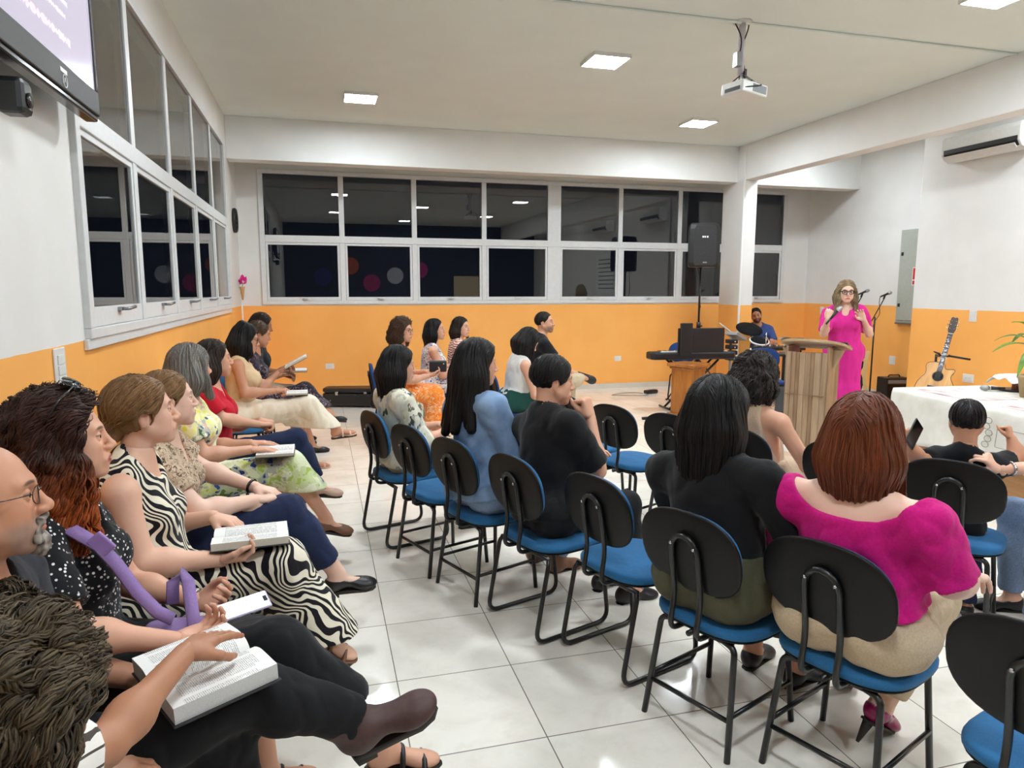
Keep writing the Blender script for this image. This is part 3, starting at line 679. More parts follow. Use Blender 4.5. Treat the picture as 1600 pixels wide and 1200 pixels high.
# keyboard on stand
kb = thing('digital_keyboard', 'black keyboard behind the wooden pedestal, its left end sticking out', 'keyboard', (4.93, 8.62, 0.70), D(176))
K = [(-0.60, -0.13), (-0.56, -0.17), (0.58, -0.13), (0.62, -0.08), (0.62, 0.08), (0.58, 0.13), (-0.56, 0.17), (-0.60, 0.13)]
obj('keyboard_body', MB().prism(K, 0, 0.10), M_black, kb, 0.02)
kk = MB(); kd = MB()
for i in range(40):
    x = -0.50+i*0.0245; kk.box(x, x+0.022, -0.02, 0.10, 0.1, 0.112)
    if i % 7 not in (2, 6): kd.box(x+0.016, x+0.03, -0.02, 0.05, 0.112, 0.12)
obj('white_keys', kk, M_offw, kb); obj('black_keys', kd, M_blackgloss, kb)
for i in range(4): obj('control_knob', MB().tube([(-0.2+0.1*i, -0.08, 0.1), (-0.2+0.1*i, -0.08, 0.112)], 0.012, 12), M_grey, kb)
ks = thing('keyboard_stand', 'black crossed-leg stand under the keyboard', 'stand', (4.95, 8.62, 0), D(-4))
for sy in (-1, 1):
    obj('cross_bar', MB().tube([(-0.35, 0.09*sy, 0.0+0.015), (0.35, 0.09*sy, 0.69)], 0.016, 8), M_bmetal, ks); obj('cross_bar', MB().tube([(0.35, 0.06*sy, 0.015), (-0.35, 0.06*sy, 0.69)], 0.016, 8), M_bmetal, ks)
for sx in (-0.35, 0.35): obj('foot_bar', MB().tube([(sx, -0.25, 0.014), (sx, 0.25, 0.014)], 0.014, 8), M_bmetal, ks)
obj('music_rest', MB().box(-0.41, 0.27, 0.14, 0.165, 0.10, 0.43), M_black, kb, 0.01)
obj('narrow_panel', MB().box(0.07, 0.25, 0.165, 0.19, 0.06, 0.50), M_black, kb, 0.012)

# electronic drum kit
dk = thing('electronic_drum_kit', 'electronic drum kit with black pads on a grey rack', 'drum kit', (5.95, 9.0, 0))
M_pad = plain('drum_pad_rubber', rgb(15, 15, 17), 0.8, spec=0.15)
M_rack = plain('rack_grey', rgb(168, 170, 170), 0.35, 0.3)
def disc(mb, c, r, tilt, az, th=0.02, dome=0.012):
    M = Matrix.Translation(c) @ Matrix.Rotation(az, 4, 'Z') @ Matrix.Rotation(tilt, 4, 'Y')
    mb.lathe([(0.0, -th), (r*0.8, -th), (r, -th*0.3), (r, 0.0), (r*0.5, dome), (0.0, dome*1.2)], 28, M=M)
cyp = MB(); disc(cyp, (0.38, 0.35, 1.05), 0.20, D(28), D(-100)); obj('cymbal_pad', cyp, M_pad, dk)
cyp = MB(); disc(cyp, (0.16, -0.30, 0.80), 0.145, D(10), D(-100), 0.05); obj('snare_pad', cyp, M_pad, dk)
cyp = MB(); disc(cyp, (0.36, 0.05, 0.90), 0.13, D(22), D(-100), 0.04); obj('tom_pad', cyp, M_pad, dk)
for nm, c, r, tl in (('snare_rim', (0.16, -0.30, 0.782), 0.15, 10), ('tom_rim', (0.36, 0.05, 0.886), 0.134, 22)):
    M = Matrix.Translation(c) @ Matrix.Rotation(D(-100), 4, 'Z') @ Matrix.Rotation(D(tl), 4, 'Y')
    obj(nm, MB().tube([M @ Vector((r*math.cos(a), r*math.sin(a), 0)) for a in [2*PI*i/28 for i in range(28)]], 0.012, 8, closed=True), M_offw, dk)
for i, (x, y, z) in enumerate(((-0.27, -0.18, 0.98), (-0.12, -0.35, 0.62))):
    obj('rack_post', MB().tube([(x, y, 0.02), (x, y, z)], 0.019, 10), M_rack, dk)
obj('rack_post', MB().tube([(0.42, 0.22, 0.02), (0.42, 0.22, 0.9)], 0.019, 10), M_rack, dk)
obj('rack_bar', MB().tube([(-0.30, -0.18, 0.66), (0.42, 0.22, 0.66)], 0.017, 10).tube([(-0.12, -0.36, 0.5), (0.16, -0.3, 0.68), (0.16, -0.3, 0.78)], 0.014, 8), M_rack, dk)
obj('cymbal_arm', MB().tube(fillet([(-0.42, -0.1, 1.17), (-0.25, -0.19, 1.02), (-0.2, -0.2, 0.95)], 0.03), 0.01, 8).tube([(0.42, 0.22, 0.85), (0.38, 0.35, 1.03)], 0.009, 8), M_rack, dk)
DM = Matrix.Translation((-0.22, -0.2, 1.0)) @ Matrix.Rotation(D(20), 4, 'Z') @ Matrix.Rotation(D(22), 4, 'Y')
mo = obj('sound_module', MB().box(-0.10, 0.15, -0.1, 0.1, -0.03, 0.02, M=DM), M_rack, dk, 0.008)
obj('module_screen', MB().box(-0.05, 0.03, -0.06, 0.04, 0.0205, 0.023, M=DM), M_blackgloss, mo)
for i, z in enumerate((0.92, 0.84, 0.76, 0.68)):
    cl = obj('clamp', MB().box(-0.33, -0.20, -0.26, -0.12, z-0.04, z+0.02), M_black, dk, 0.012)
    obj('wing_bolt', MB().tube([(-0.265, -0.26, z-0.01), (-0.265, -0.29, z-0.01)], 0.012, 8), M_chrome, cl)
obj('hi_hat_rod', MB().tube([(0.19, -0.35, 0.70), (0.19, -0.35, 1.04)], 0.007, 8), M_chrome, dk)
obj('floor_foot', MB().box(-0.36, 0.1, -0.44, -0.28, 0.0, 0.03).box(-0.32, -0.2, -0.24, -0.12, 0, 0.03).box(0.36, 0.48, 0.16, 0.28, 0, 0.03), M_black, dk, 0.006)
dt = thing('mixer_shelf', 'black mixing desk on legs between the drummer and the lectern', 'mixer', (6.86, 9.32, 0), D(-6))
obj('mixer_body', MB().box(-0.42, 0.36, -0.14, 0.14, 0.72, 0.775), M_black, dt, 0.008)
for i in range(10): obj('fader_knob', MB().tube([(-0.3+0.06*i, -0.03+0.05*(i % 2), 0.775), (-0.3+0.06*i, -0.03+0.05*(i % 2), 0.80)], 0.011, 8), (M_offw, M_grey)[i % 2], dt)
obj('handle', MB().tube(fillet([(0.20, -0.12, 0.77), (0.20, -0.12, 0.86), (0.31, -0.12, 0.86), (0.31, -0.12, 0.77)], 0.03), 0.009, 8), M_black, dt)
for sx, sy in ((-0.36, -0.1), (-0.36, 0.1), (0.30, -0.1), (0.30, 0.1)): obj('leg', MB().tube([(sx, sy, 0), (sx, sy, 0.72)], 0.013, 8), M_bmetal, dt)
sd = thing('side_desk', 'pale wooden desk behind the lectern with cables hanging down', 'desk', (6.72, 8.3, 0), D(-38))
obj('desk_top', MB().box(-0.5, 0.35, -0.25, 0.25, 0.72, 0.75), M_black, sd, 0.004)
obj('modesty_panel', MB().box(-0.44, 0.30, -0.2, -0.18, 0.34, 0.72), M_desk, sd, 0.003)
for sx in (-0.42, 0.28): obj('desk_leg', MB().box(sx-0.02, sx+0.02, -0.22, 0.22, 0, 0.72), M_black, sd, 0.003)
for k in range(2): obj('cable', MB().tube(wig((-0.2+0.16*k, -0.26, 0.73), (-0.1+0.14*k, -0.27, 0.02), 0.03, seed=20+k), 0.006, 6), M_black, sd)
mn = thing('floor_monitor', 'black floor monitor wedge beside the lectern', 'monitor speaker', (5.66, 7.3, 0), D(-40))
obj('cabinet', MB().prism([(-0.2, 0), (0.2, 0), (0.2, 0.16), (0.02, 0.42), (-0.2, 0.42)], -0.24, 0.24, M=Matrix(((0, 0, 1, 0), (-1, 0, 0, 0), (0, 1, 0, 0), (0, 0, 0, 1)))), M_black, mn, 0.012)
obj('grille', MB().box(-0.21, 0.21, 0.2005, 0.206, 0.03, 0.14), M_blackgloss, mn); obj('corner_stud', MB().tube([(0.2, -0.2, 0.4), (0.2, -0.21, 0.4)], 0.012, 8), M_chrome, mn)

# microphone stands behind the speaker
def mic_head(mb_grip, mb_ball, a, d):
    a = Vector(a); d = Vector(d).normalized()
    mb_grip.tube([a, a+d*0.12], [0.011, 0.017], 12)
    mb_ball.tube([a+d*0.12, a+d*0.13, a+d*0.15, a+d*0.172, a+d*0.182], [0.018, 0.024, 0.026, 0.02, 0.006], 14)
M_mesh = plain('mic_mesh', rgb(165, 165, 168), 0.35, 0.7, 0.3, 300, 0.3)
def mic_stand(x, y, label, az, h):
    t = thing('microphone_stand', label, 'microphone stand', (x, y, 0), az)
    b = MB()
    for k in range(3):
        a = D(30+120*k); obj('leg', MB().tube([(0, 0, 0.10), (0.27*math.cos(a), 0.27*math.sin(a), 0.012)], 0.009, 8), M_bmetal, t)
    obj('upright', MB().tube([(0, 0, 0.08), (0, 0, h-0.35)], 0.012, 10), M_bmetal, t)
    obj('boom', MB().tube([(-0.05, 0, h-0.42), (0.12, 0, h-0.08)], 0.008, 8), M_bmetal, t)
    g, bl = MB(), MB(); mic_head(g, bl, (0.06, 0, h-0.055), (1, 0, 0.42))
    o = obj('microphone', g, M_black, t); obj('mesh_head', bl, M_mesh, o)
    obj('clip', MB().tube([(0.11, 0, h-0.09), (0.13, 0, h-0.03)], 0.014, 8), M_black, t)
    obj('cable', MB().tube(wig((0.06, 0, h-0.055), (0.0, 0.03, h-0.5), 0.05, seed=31), 0.005, 6), M_black, t)
mic_stand(7.50, 8.55, 'boom microphone stand just behind the head of the woman speaking', D(-14), 1.63)
mic_stand(7.90, 8.55, 'boom microphone stand right of the woman speaking, before the steel panel', D(-14), 1.60)

# guitars
M_spruce = wood('spruce_top', rgb(208, 150, 76), rgb(228, 178, 104), 4, (1, 0.1, 1), 0.25)
M_maho = wood('mahogany_side', rgb(120, 58, 20), rgb(150, 80, 32), 4, (1, 1, 0.2), 0.25)
M_rose = plain('fretboard_dark', rgb(52, 36, 28), 0.4)
def guitar():
    t = thing('acoustic_guitar', 'natural-top acoustic guitar leaning right on a black neck stand by the wall', 'guitar')
    A = Vector((6.87, 6.42, 0.655)); H = Vector((7.11, 6.46, 1.385)); up = (H-A).normalized()
    nrm = (Vector((-0.75, -0.66, 0.0))); nrm = (nrm-up*nrm.dot(up)).normalized(); rt = up.cross(nrm).normalized()
    M = Matrix(((rt.x, up.x, nrm.x, A.x), (rt.y, up.y, nrm.y, A.y), (rt.z, up.z, nrm.z, A.z), (0, 0, 0, 1))); t.matrix_world = M
    # local: x across, y along the neck, z out of the top
    half = [(0.0, -0.345), (0.10, -0.34), (0.165, -0.30), (0.198, -0.22), (0.195, -0.13), (0.165, -0.05), (0.128, 0.0), (0.128, 0.05), (0.145, 0.09), (0.14, 0.13), (0.10, 0.155), (0.03, 0.165)]
    left = [(-x, y) for x, y in half[::-1] if x > 0]
    right = list(half); right[-4:] = [(0.155, 0.09), (0.14, 0.12), (0.09, 0.10), (0.05, 0.10), (0.035, 0.165)]   # cutaway
    poly = right+left
    def smooth(p, it=2):
        for _ in range(it):
            q = []
            for i in range(len(p)):
                a, b = p[i], p[(i+1) % len(p)]
                q += [(a[0]*0.75+b[0]*0.25, a[1]*0.75+b[1]*0.25), (a[0]*0.25+b[0]*0.75, a[1]*0.25+b[1]*0.75)]
            p = q
        return p
    poly = smooth(poly)
    obj('side_and_back', MB().prism(poly, -0.105, -0.004, smooth=True), M_maho, t)
    obj('soundboard', MB().prism(poly, -0.004, 0.0, smooth=True), M_spruce, t)
    obj('binding', MB().tube([Vector((x, y, 0.0)) for x, y in poly], 0.003, 6, closed=True), M_black, t)
    obj('sound_hole', MB().lathe([(0.0, 0.001), (0.052, 0.001)], 32), M_blackgloss, t)
    obj('rosette', MB().tube([Vector((0.056*math.cos(a), 0.056*math.sin(a), 0.001)) for a in [2*PI*i/32 for i in range(32)]], 0.003, 6, closed=True), M_rose, t)
    obj('neck', MB().box(-0.022, 0.022, 0.165, 0.52, -0.018, 0.004), M_maho, t, 0.006)
    fb = obj('fretboard', MB().box(-0.026, 0.026, 0.055, 0.515, 0.004, 0.011), M_rose, t)
    fr = MB(); dots = MB(); L = 0.65; y0 = 0.515
    for n in range(1, 21):
        y = y0-L*(1-2**(-n/12)); fr.box(-0.026, 0.026, y-0.001, y+0.001, 0.011, 0.0125)
        if n in (3, 5, 7, 9, 12, 15): dots.box(-0.009, 0.009, y+0.004, y+0.018, 0.011, 0.0116)
    obj('fret', fr, M_chrome, fb); obj('inlay', dots, M_offw, fb)
    obj('bridge', MB().box(-0.075, 0.075, -0.15, -0.12, 0.0, 0.009), M_rose, t, 0.003)
    hd = obj('headstock', MB().prism([(-0.024, 0.515), (0.024, 0.515), (0.038, 0.56), (0.036, 0.70), (0.02, 0.715), (0.0, 0.705), (-0.02, 0.715), (-0.036, 0.70), (-0.038, 0.56)], -0.012, 0.004), M_rose, t, 0.002)
    for sx in (-1, 1):
        for k in range(3):
            obj('tuning_peg', MB().tube([(0.034*sx, 0.575+0.045*k, -0.004), (0.058*sx, 0.575+0.045*k, -0.004)], [0.004, 0.009], 8).tube([(0.022*sx, 0.575+0.045*k, 0.004), (0.022*sx, 0.575+0.045*k, 0.016)], 0.005, 8), M_chrome, hd)
    obj('nut', MB().box(-0.024, 0.024, 0.513, 0.520, 0.004, 0.013), M_offw, t)
    st = MB()
    for k in range(6): st.tube([(-0.018+0.0072*k, 0.517, 0.0135), (-0.026+0.0104*k, -0.135, 0.011)], 0.0008, 4)
    obj('string', st, M_steel, t)
    obj('strap', MB().grid(14, 2, lambda u, v: (-0.20+0.13*u-0.025*math.sin(PI*u), -0.34+0.50*u, -0.03-0.075*v+0.004)), fabric('guitar_strap_brown', rgb(112, 66, 56), 0.1), t)
    gs = thing('guitar_stand', 'black neck-hook stand holding up the acoustic guitar', 'guitar stand', (7.12, 6.70, 0))
    obj('post', MB().tube([(0, 0, 0.05), (0, 0, 0.88)], 0.014, 10), M_bmetal, gs)
    q = Vector((7.12, 6.70, 0)); y = A+up*0.255
    yk = MB().tube([(0, 0, 0.86), tuple(y+nrm*(-0.03)-q)], 0.012, 8)
    for s in (-1, 1): yk.tube(fillet([y-nrm*0.035-q, y+rt*0.045*s-nrm*0.03-q, y+rt*0.05*s+nrm*0.05-q], 0.02), 0.011, 8)
    yk.tube([y+rt*0.05+nrm*0.02-q, y+rt*0.26+up*0.01-q], 0.012, 8).tube([y-rt*0.05+nrm*0.03-q, y-rt*0.11+up*0.02-q], [0.014, 0.007], 8)
    obj('yoke', yk, M_bmetal, gs)
    for k in range(3):
        a = D(100+120*k); obj('leg', MB().tube([(0, 0, 0.18), (0.17*math.cos(a), 0.17*math.sin(a), 0.012)], 0.011, 8), M_bmetal, gs)
guitar()
eg = thing('bass_guitar', 'dark bass guitar on a stand half hidden behind the pink dress', 'guitar', (7.62, 8.62, 0.42), D(-40))
E90 = Matrix(((1, 0, 0, 0), (0, 0, 1, 0), (0, 1, 0, 0), (0, 0, 0, 1)))
obj('body', MB().prism([(-0.16, -0.25), (0.14, -0.26), (0.17, -0.12), (0.11, 0.02), (0.17, 0.14), (0.12, 0.2), (0.04, 0.1), (-0.05, 0.1), (-0.15, 0.24), (-0.18, 0.12), (-0.12, 0.0), (-0.19, -0.14)], -0.022, 0.022, M=E90), M_blackgloss, eg, 0.012)
obj('neck', MB().box(-0.025, 0.025, -0.02, 0.01, 0.1, 0.78), M_rose, eg, 0.004)
obj('strap', MB().grid(10, 2, lambda u, v: (0.17-0.03*math.sin(PI*u)+0.05*v, -0.05, 0.34-0.60*u)), fabric('beige_strap', rgb(206, 178, 128), 0.1), eg)
es = thing('bass_stand', 'black arm of the bass stand right of the pink dress', 'guitar stand', (7.72, 8.80, 0))
obj('post', MB().tube([(0, 0, 0.05), (0, 0, 0.60)], 0.013, 8).tube(fillet([(0, 0, 0.6), (0.0, -0.12, 0.62), (0.16, -0.14, 0.64)], 0.04), 0.012, 8).tube([(0, 0, 0.14), (-0.2, -0.2, 0.012)], 0.011, 8).tube([(0, 0, 0.14), (0.22, -0.1, 0.012)], 0.011, 8).tube([(0, 0, 0.14), (0, 0.24, 0.012)], 0.011, 8), M_bmetal, es)
am = thing('guitar_amplifier', 'small black guitar amplifier on the floor left of the table', 'amplifier', (8.14, 8.36, 0), D(-100))
obj('cabinet', MB().box(-0.12, 0.12, -0.19, 0.19, 0, 0.37), M_black, am, 0.015)
obj('grille', MB().box(0.12, 0.124, -0.165, 0.165, 0.03, 0.27), M_blackgloss, am)
obj('control_strip', MB().box(0.12, 0.125, -0.165, 0.165, 0.29, 0.34), M_grey, am); obj('carry_handle', MB().tube(fillet([(0, -0.09, 0.37), (0, -0.08, 0.40), (0, 0.08, 0.40), (0, 0.09, 0.37)], 0.02), 0.01, 8), M_black, am)

# table with white cloth
def cloth_mat():
    t = NT('white_tablecloth'); o = t.obj(); n = t.noise(o, 7, 4)
    t.set(t.ramp(n, [(0.3, rgb(224, 220, 210)), (0.7, rgb(238, 235, 228))]), 0.8, 0, 0.2); t.bump(t.noise(o, 9, 3), 0.25, 0.02); return t.m
M_cloth = cloth_mat()
TB = thing('communion_table', 'wooden table with a boxed front under the white cloth', 'table', (5.24, 3.93, 0), D(-6))
TX, TY = 0.50, 1.02
obj('table_top', MB().box(-TX+0.01, TX-0.01, -TY+0.01, TY-0.01, 0.75, 0.785), M_desk, TB, 0.004)
obj('front_panel', MB().box(-TX+0.05, -TX+0.075, -TY+0.05, TY-0.05, 0.06, 0.75), wood('table_front_wood', rgb(150, 104, 58), rgb(178, 130, 80), 3, (1, 0.1, 1), 0.4), TB)
for sx in (-1, 1):
    for sy in (-1, 1): obj('leg', MB().box(sx*(TX-0.08)-0.035, sx*(TX-0.08)+0.035, sy*(TY-0.08)-0.035, sy*(TY-0.08)+0.035, 0, 0.75), MC['table_front_wood'], TB, 0.004)
def cloth(hx, hy, z, drop, n=80, per=0.012):
    mb = MB(); loop = []
    seg = [(-hx, -hy), (hx, -hy), (hx, hy), (-hx, hy)]
    R = 0.03
    for c, (sx, sy) in enumerate(((-1, -1), (1, -1), (1, 1), (-1, 1))):
        for k in range(6):
            a = PI+c*PI/2+k/5*PI/2; loop.append((sx*(hx-R)+R*math.cos(a), sy*(hy-R)+R*math.sin(a)))
        a0 = loop[-1]; nx = ((1, -1), (1, 1), (-1, 1), (-1, -1))[c]
        b0 = (nx[0]*(hx-R)+R*math.cos(PI+(c+1)*PI/2), nx[1]*(hy-R)+R*math.sin(PI+(c+1)*PI/2))
        m = int(max(2, math.hypot(b0[0]-a0[0], b0[1]-a0[1])/0.035))
        for k in range(1, m): loop.append((a0[0]+(b0[0]-a0[0])*k/m, a0[1]+(b0[1]-a0[1])*k/m))
    N = len(loop); L = 0; ls = []
    for i in range(N): ls.append(L); L += math.hypot(loop[(i+1) % N][0]-loop[i][0], loop[(i+1) % N][1]-loop[i][1])
    vs = []; fs = []; rows = 12
    for j in range(rows+1):
        t = j/rows
        for i, (x, y) in enumerate(loop):
            f = t*t*(0.018*math.sin(ls[i]*2*PI/0.31)+0.012*math.sin(ls[i]*2*PI/0.17+1)+0.02)
            r = math.hypot(x/hx, y/hy); ux, uy = x/hx/r, y/hy/r
            e = 0.012*math.sin(min(1, t*6)*PI/2)
            vs.append((x+(f+e)*ux, y+(f+e)*uy, z-drop*t+0.01*t*math.sin(ls[i]*11)))
    for j in range(rows):
        for i in range(N): fs.append((j*N+i, (j+1)*N+i, (j+1)*N+(i+1) % N, j*N+(i+1) % N))
    fs.append(tuple(range(N))); mb.add(vs, fs); return mb
tc = obj('tablecloth', cloth(TX, TY, 0.792, 0.42), M_cloth, None, 0, (5.24, 3.93, 0), (0, 0, D(-6)))
tc.modifiers.new('thickness', 'SOLIDIFY').thickness = 0.003
tag(tc, 'white embroidered cloth draped over the table at the right', 'tablecloth')
eb = MB(); M_thread = plain('embroidery_thread', rgb(150, 145, 138), 0.8)
for (y0, y1, z0, z1) in ((-0.50, -0.14, 0.52, 0.66), (-0.98, -0.62, 0.52, 0.66)):
    eb.tube(fillet([(-TX-0.034, y0, z1), (-TX-0.034, y1, z1), (-TX-0.044, y1, z0), (-TX-0.044, y0, z0), (-TX-0.034, y0, z1)], 0.01), 0.0025, 6)
for yc in (-0.56, -0.06):
    for k in range(5):
        zc = 0.70-0.045*k; eb.tube([Vector((-TX-0.036, yc+0.03*math.cos(a)+0.015*math.sin(k*2), zc+0.022*math.sin(a))) for a in [2*PI*i/12 for i in range(12)]], 0.003, 5, closed=True)
obj('embroidery', eb, M_thread, tc)
def runner(name, label, cx, cy, w, l, rz):
    t = NT('runner_print_'+name); o = t.obj(); v = t.n('ShaderNodeTexVoronoi', feature='SMOOTH_F1'); v.inputs['Scale'].default_value = 9; t.l(t.mapping(o, (1, 0.45, 1)), v.inputs['Vector'])
    t.set(t.ramp(v.outputs['Distance'], [(0.15, rgb(168, 132, 132)), (0.35, rgb(206, 186, 182)), (0.5, rgb(232, 226, 220)), (0.8, rgb(176, 160, 158))]), 0.8)
    o = obj('table_runner', MB().grid(12, 14, lambda u, v: (-w/2+w*u, -l/2+l*v, 0.001*math.sin(u*9+v*7)+0.002)), t.m, None, 0, (cx, cy, 0.7935), (0, 0, rz))
    o.modifiers.new('thickness', 'SOLIDIFY').thickness = 0.002; tag(o, label, 'table runner')
runner('a', 'printed pink-grey runner lying on the far end of the table', 5.10, 4.50, 0.42, 0.62, D(-8))
runner('b', 'printed pink-grey runner at the near end of the table, cut by the frame', 5.02, 3.60, 0.45, 0.66, D(-6))
mc = thing('wireless_microphone', 'microphone lying on the white tablecloth', 'microphone', (5.42, 4.62, 0.822), D(-35))
g_, b_ = MB(), MB(); mic_head(g_, b_, (0.17, 0, 0), (-1, 0, 0)); mo_ = obj('handle', g_, M_black, mc); obj('mesh_head', b_, plain('mic_mesh_grey', rgb(150, 152, 150), 0.4, 0.5), mc); obj('ring', MB().tube([(0.055, 0, 0), (0.066, 0, 0)], 0.019, 14), M_chrome, mc)
nk = thing('covered_cup', 'white napkin draped over a small brown cup on the table', 'napkin', (5.72, 4.56, 0.794))
obj('cup', MB().lathe([(0.0, 0.0), (0.03, 0.0), (0.026, 0.05), (0.03, 0.11), (0.0, 0.11)], 20), plain('brown_cup', rgb(150, 96, 78), 0.5), nk)
obj('saucer', MB().lathe([(0.0, 0.0), (0.12, 0.0), (0.13, 0.012), (0.0, 0.004)], 28), M_rose, nk)
nm_ = MB().grid(26, 26, lambda u, v: ((u-0.5)*0.32, (v-0.5)*0.30, 0.145-0.9*((u-0.5)**2+(v-0.5)**2)*(0.16+0.05*math.sin(9*math.atan2(v-0.5, u-0.5)))-0.01*math.sin(14*u)*abs(v-0.5)))
no_ = obj('napkin', nm_, plain('napkin_white', rgb(242, 242, 240), 0.85, var=0.02), nk); no_.modifiers.new('t', 'SOLIDIFY').thickness = 0.004
pt = thing('potted_plant', 'green leafy plant in a beige pot on the table, cut by the right edge', 'plant', (5.49, 4.24, 0.794))
obj('pot', MB().lathe([(0.0, 0.0), (0.075, 0.0), (0.10, 0.15), (0.108, 0.15), (0.108, 0.175), (0.096, 0.175), (0.09, 0.15), (0.0, 0.145)], 28), plain('pot_beige', rgb(182, 158, 118), 0.6), pt)
obj('ribbon', MB().box(-0.112, -0.08, -0.05, 0.0, 0.03, 0.07, M=Matrix.Rotation(0.4, 4, 'Z')), plain('pink_ribbon', rgb(232, 110, 150), 0.5), pt, 0.012)
M_leaf = plain('leaf_green', rgb(92, 132, 30), 0.4, var=0.35, scale=18); M_stem = plain('leaf_stem', rgb(104, 112, 40), 0.5)
def leaf(base, az, L, w, rise, droop):
    d = Vector((math.cos(az), math.sin(az), 0)); s = Vector((-d.y, d.x, 0))
    def f(u, v):
        c = Vector(base)+d*L*u+Vector((0, 0, rise*u-droop*u*u)); ww = w*math.sin(PI*min(1, u*0.93+0.05))**0.9
        k = (v-0.5)*2; return c+s*ww*k+Vector((0, 0, 0.25*ww*abs(k)))
    return f
for az, L, w, rise, droop, zz in ((2.75, 0.30, 0.035, 0.16, 0.20, 0.40), (3.4, 0.24, 0.03, 0.10, 0.28, 0.36), (2.2, 0.26, 0.035, 0.2, 0.2, 0.44), (2.9, 0.2, 0.032, 0.2, 0.12, 0.52), (4.4, 0.26, 0.035, 0.2, 0.22, 0.42), (0.4, 0.3, 0.035, 0.2, 0.2, 0.42), (1.3, 0.26, 0.03, 0.2, 0.25, 0.46), (5.4, 0.3, 0.034, 0.22, 0.22, 0.4)):
    b = Vector((0.02*math.cos(az), 0.02*math.sin(az), zz))
    lf = obj('leaf', MB().grid(12, 5, leaf(b, az, L, w, rise, droop)), M_leaf, pt); lf.modifiers.new('t', 'SOLIDIFY').thickness = 0.002
    obj('stem', MB().tube([(0, 0, 0.14), tuple(b*0.6+Vector((0, 0, 0.1))), tuple(b)], 0.005, 6), M_stem, pt)

# things on the floor at the back
gc = thing('guitar_case', 'black guitar case lying on the floor under the left socket', 'guitar case', (0.62, 10.0, 0.0), D(-14))
cs = [(-0.62, -0.10), (-0.57, -0.14), (-0.1, -0.17), (0.2, -0.20), (0.5, -0.2), (0.55, -0.15), (0.55, 0.15), (0.5, 0.2), (0.2, 0.2), (-0.1, 0.17), (-0.57, 0.14), (-0.62, 0.10)]
obj('shell', MB().prism(cs, 0.015, 0.20), M_black, gc, 0.03); obj('lid', MB().prism([(x*0.995, y*0.99) for x, y in cs], 0.205, 0.27), M_black, gc, 0.025)
for x in (-0.4, 0.0, 0.35): obj('latch', MB().box(x-0.02, x+0.02, -0.19-0.02*(x > -0.2), -0.15, 0.18, 0.23), M_chrome, gc, 0.003)
obj('handle', MB().tube(fillet([(-0.1, -0.19, 0.17), (-0.1, -0.23, 0.19), (0.06, -0.23, 0.19), (0.06, -0.2, 0.17)], 0.02), 0.009, 8), M_black, gc)
for x in (-0.55, -0.5): obj('rivet', MB().tube([(x, -0.145, 0.10), (x, -0.15, 0.10)], 0.008, 8), M_chrome, gc)
ad = thing('power_adapter', 'black power adapter with a looping cable on the floor by the back wall', 'power adapter', (5.06, 10.05, 0), 0.3)
obj('brick', MB().box(-0.12, 0.12, -0.05, 0.05, 0.0, 0.06), M_black, ad, 0.02)
obj('cable', MB().tube([Vector((-0.12-0.35+0.34*math.cos(a), 0.15*math.sin(a)+0.05*math.sin(2*a), 0.008+0.03*(math.sin(a*0.5)**2))) for a in [0.15+2*PI*i/40 for i in range(40)]], 0.006, 6), M_grey, ad)
kp = thing('keyboard_pedal', 'black pedal frame on the floor left of the wooden pedestal', 'pedal', (4.12, 8.02, 0), D(4))
obj('bar', MB().box(-0.2, 0.2, -0.02, 0.02, 0, 0.035), M_black, kp, 0.006); obj('bar', MB().box(-0.2, 0.2, -0.28, -0.25, 0, 0.02), M_black, kp, 0.004); obj('link', MB().box(0.1, 0.13, -0.25, -0.02, 0.0, 0.02), M_black, kp)

# rear of the room, seen only mirrored in the night windows
for x, z, r, c in ((0.15, 2.05, 0.29, (52, 52, 120)), (1.05, 2.42, 0.29, (196, 92, 48)), (1.75, 1.85, 0.29, (172, 48, 100)), (2.55, 2.10, 0.28, (206, 210, 216)), (3.4, 2.30, 0.28, (172, 48, 120))):
    n = 48; vs = [(0, 0.03, 0)]; 
    for i in range(n): a = 2*PI*i/n; vs.append((r*math.cos(a), 0.012 if i % 2 else 0.04, r*math.sin(a)))
    m = MB().add(vs, [(0, i+1, (i+1) % n+1) for i in range(n)], 0, False)
    o = obj('paper_rosette', m, plain('rosette_%d_%d' % (c[0], c[2]), rgb(*c), 0.7), None, 0, (x, YR+0.002, z)); o.modifiers.new('t', 'SOLIDIFY').thickness = 0.002
    tag(o, 'pleated paper rosette %s on the dark rear wall' % {52: 'in navy', 196: 'in orange', 172: 'in magenta', 206: 'in silver white'}[c[0]] + (', lower of the two magenta' if z == 1.85 else ', upper of the two magenta' if z == 2.30 else ''), 'paper decoration')
struct('door_1', MB().box(4.6, 5.5, YR, YR+0.04, 0, 2.1), plain('rear_door_cream', rgb(214, 196, 160), 0.5))
sc_ = thing('projection_screen', 'white projection screen on the right wall, mirrored in the windows', 'projection screen', (XP, 3.75, 2.05))
obj('sheet', MB().box(-0.012, -0.004, -0.75, 0.75, -0.55, 0.55), plain('screen_white', rgb(240, 246, 244), 0.7, var=0.01), sc_)
obj('text_line', (lambda m: [m.box(-0.0135, -0.012, -0.6, 0.45+0.1*(i % 3), 0.38-i*0.11, 0.41-i*0.11) for i in range(8)] and m)(MB()), M_grey, sc_)
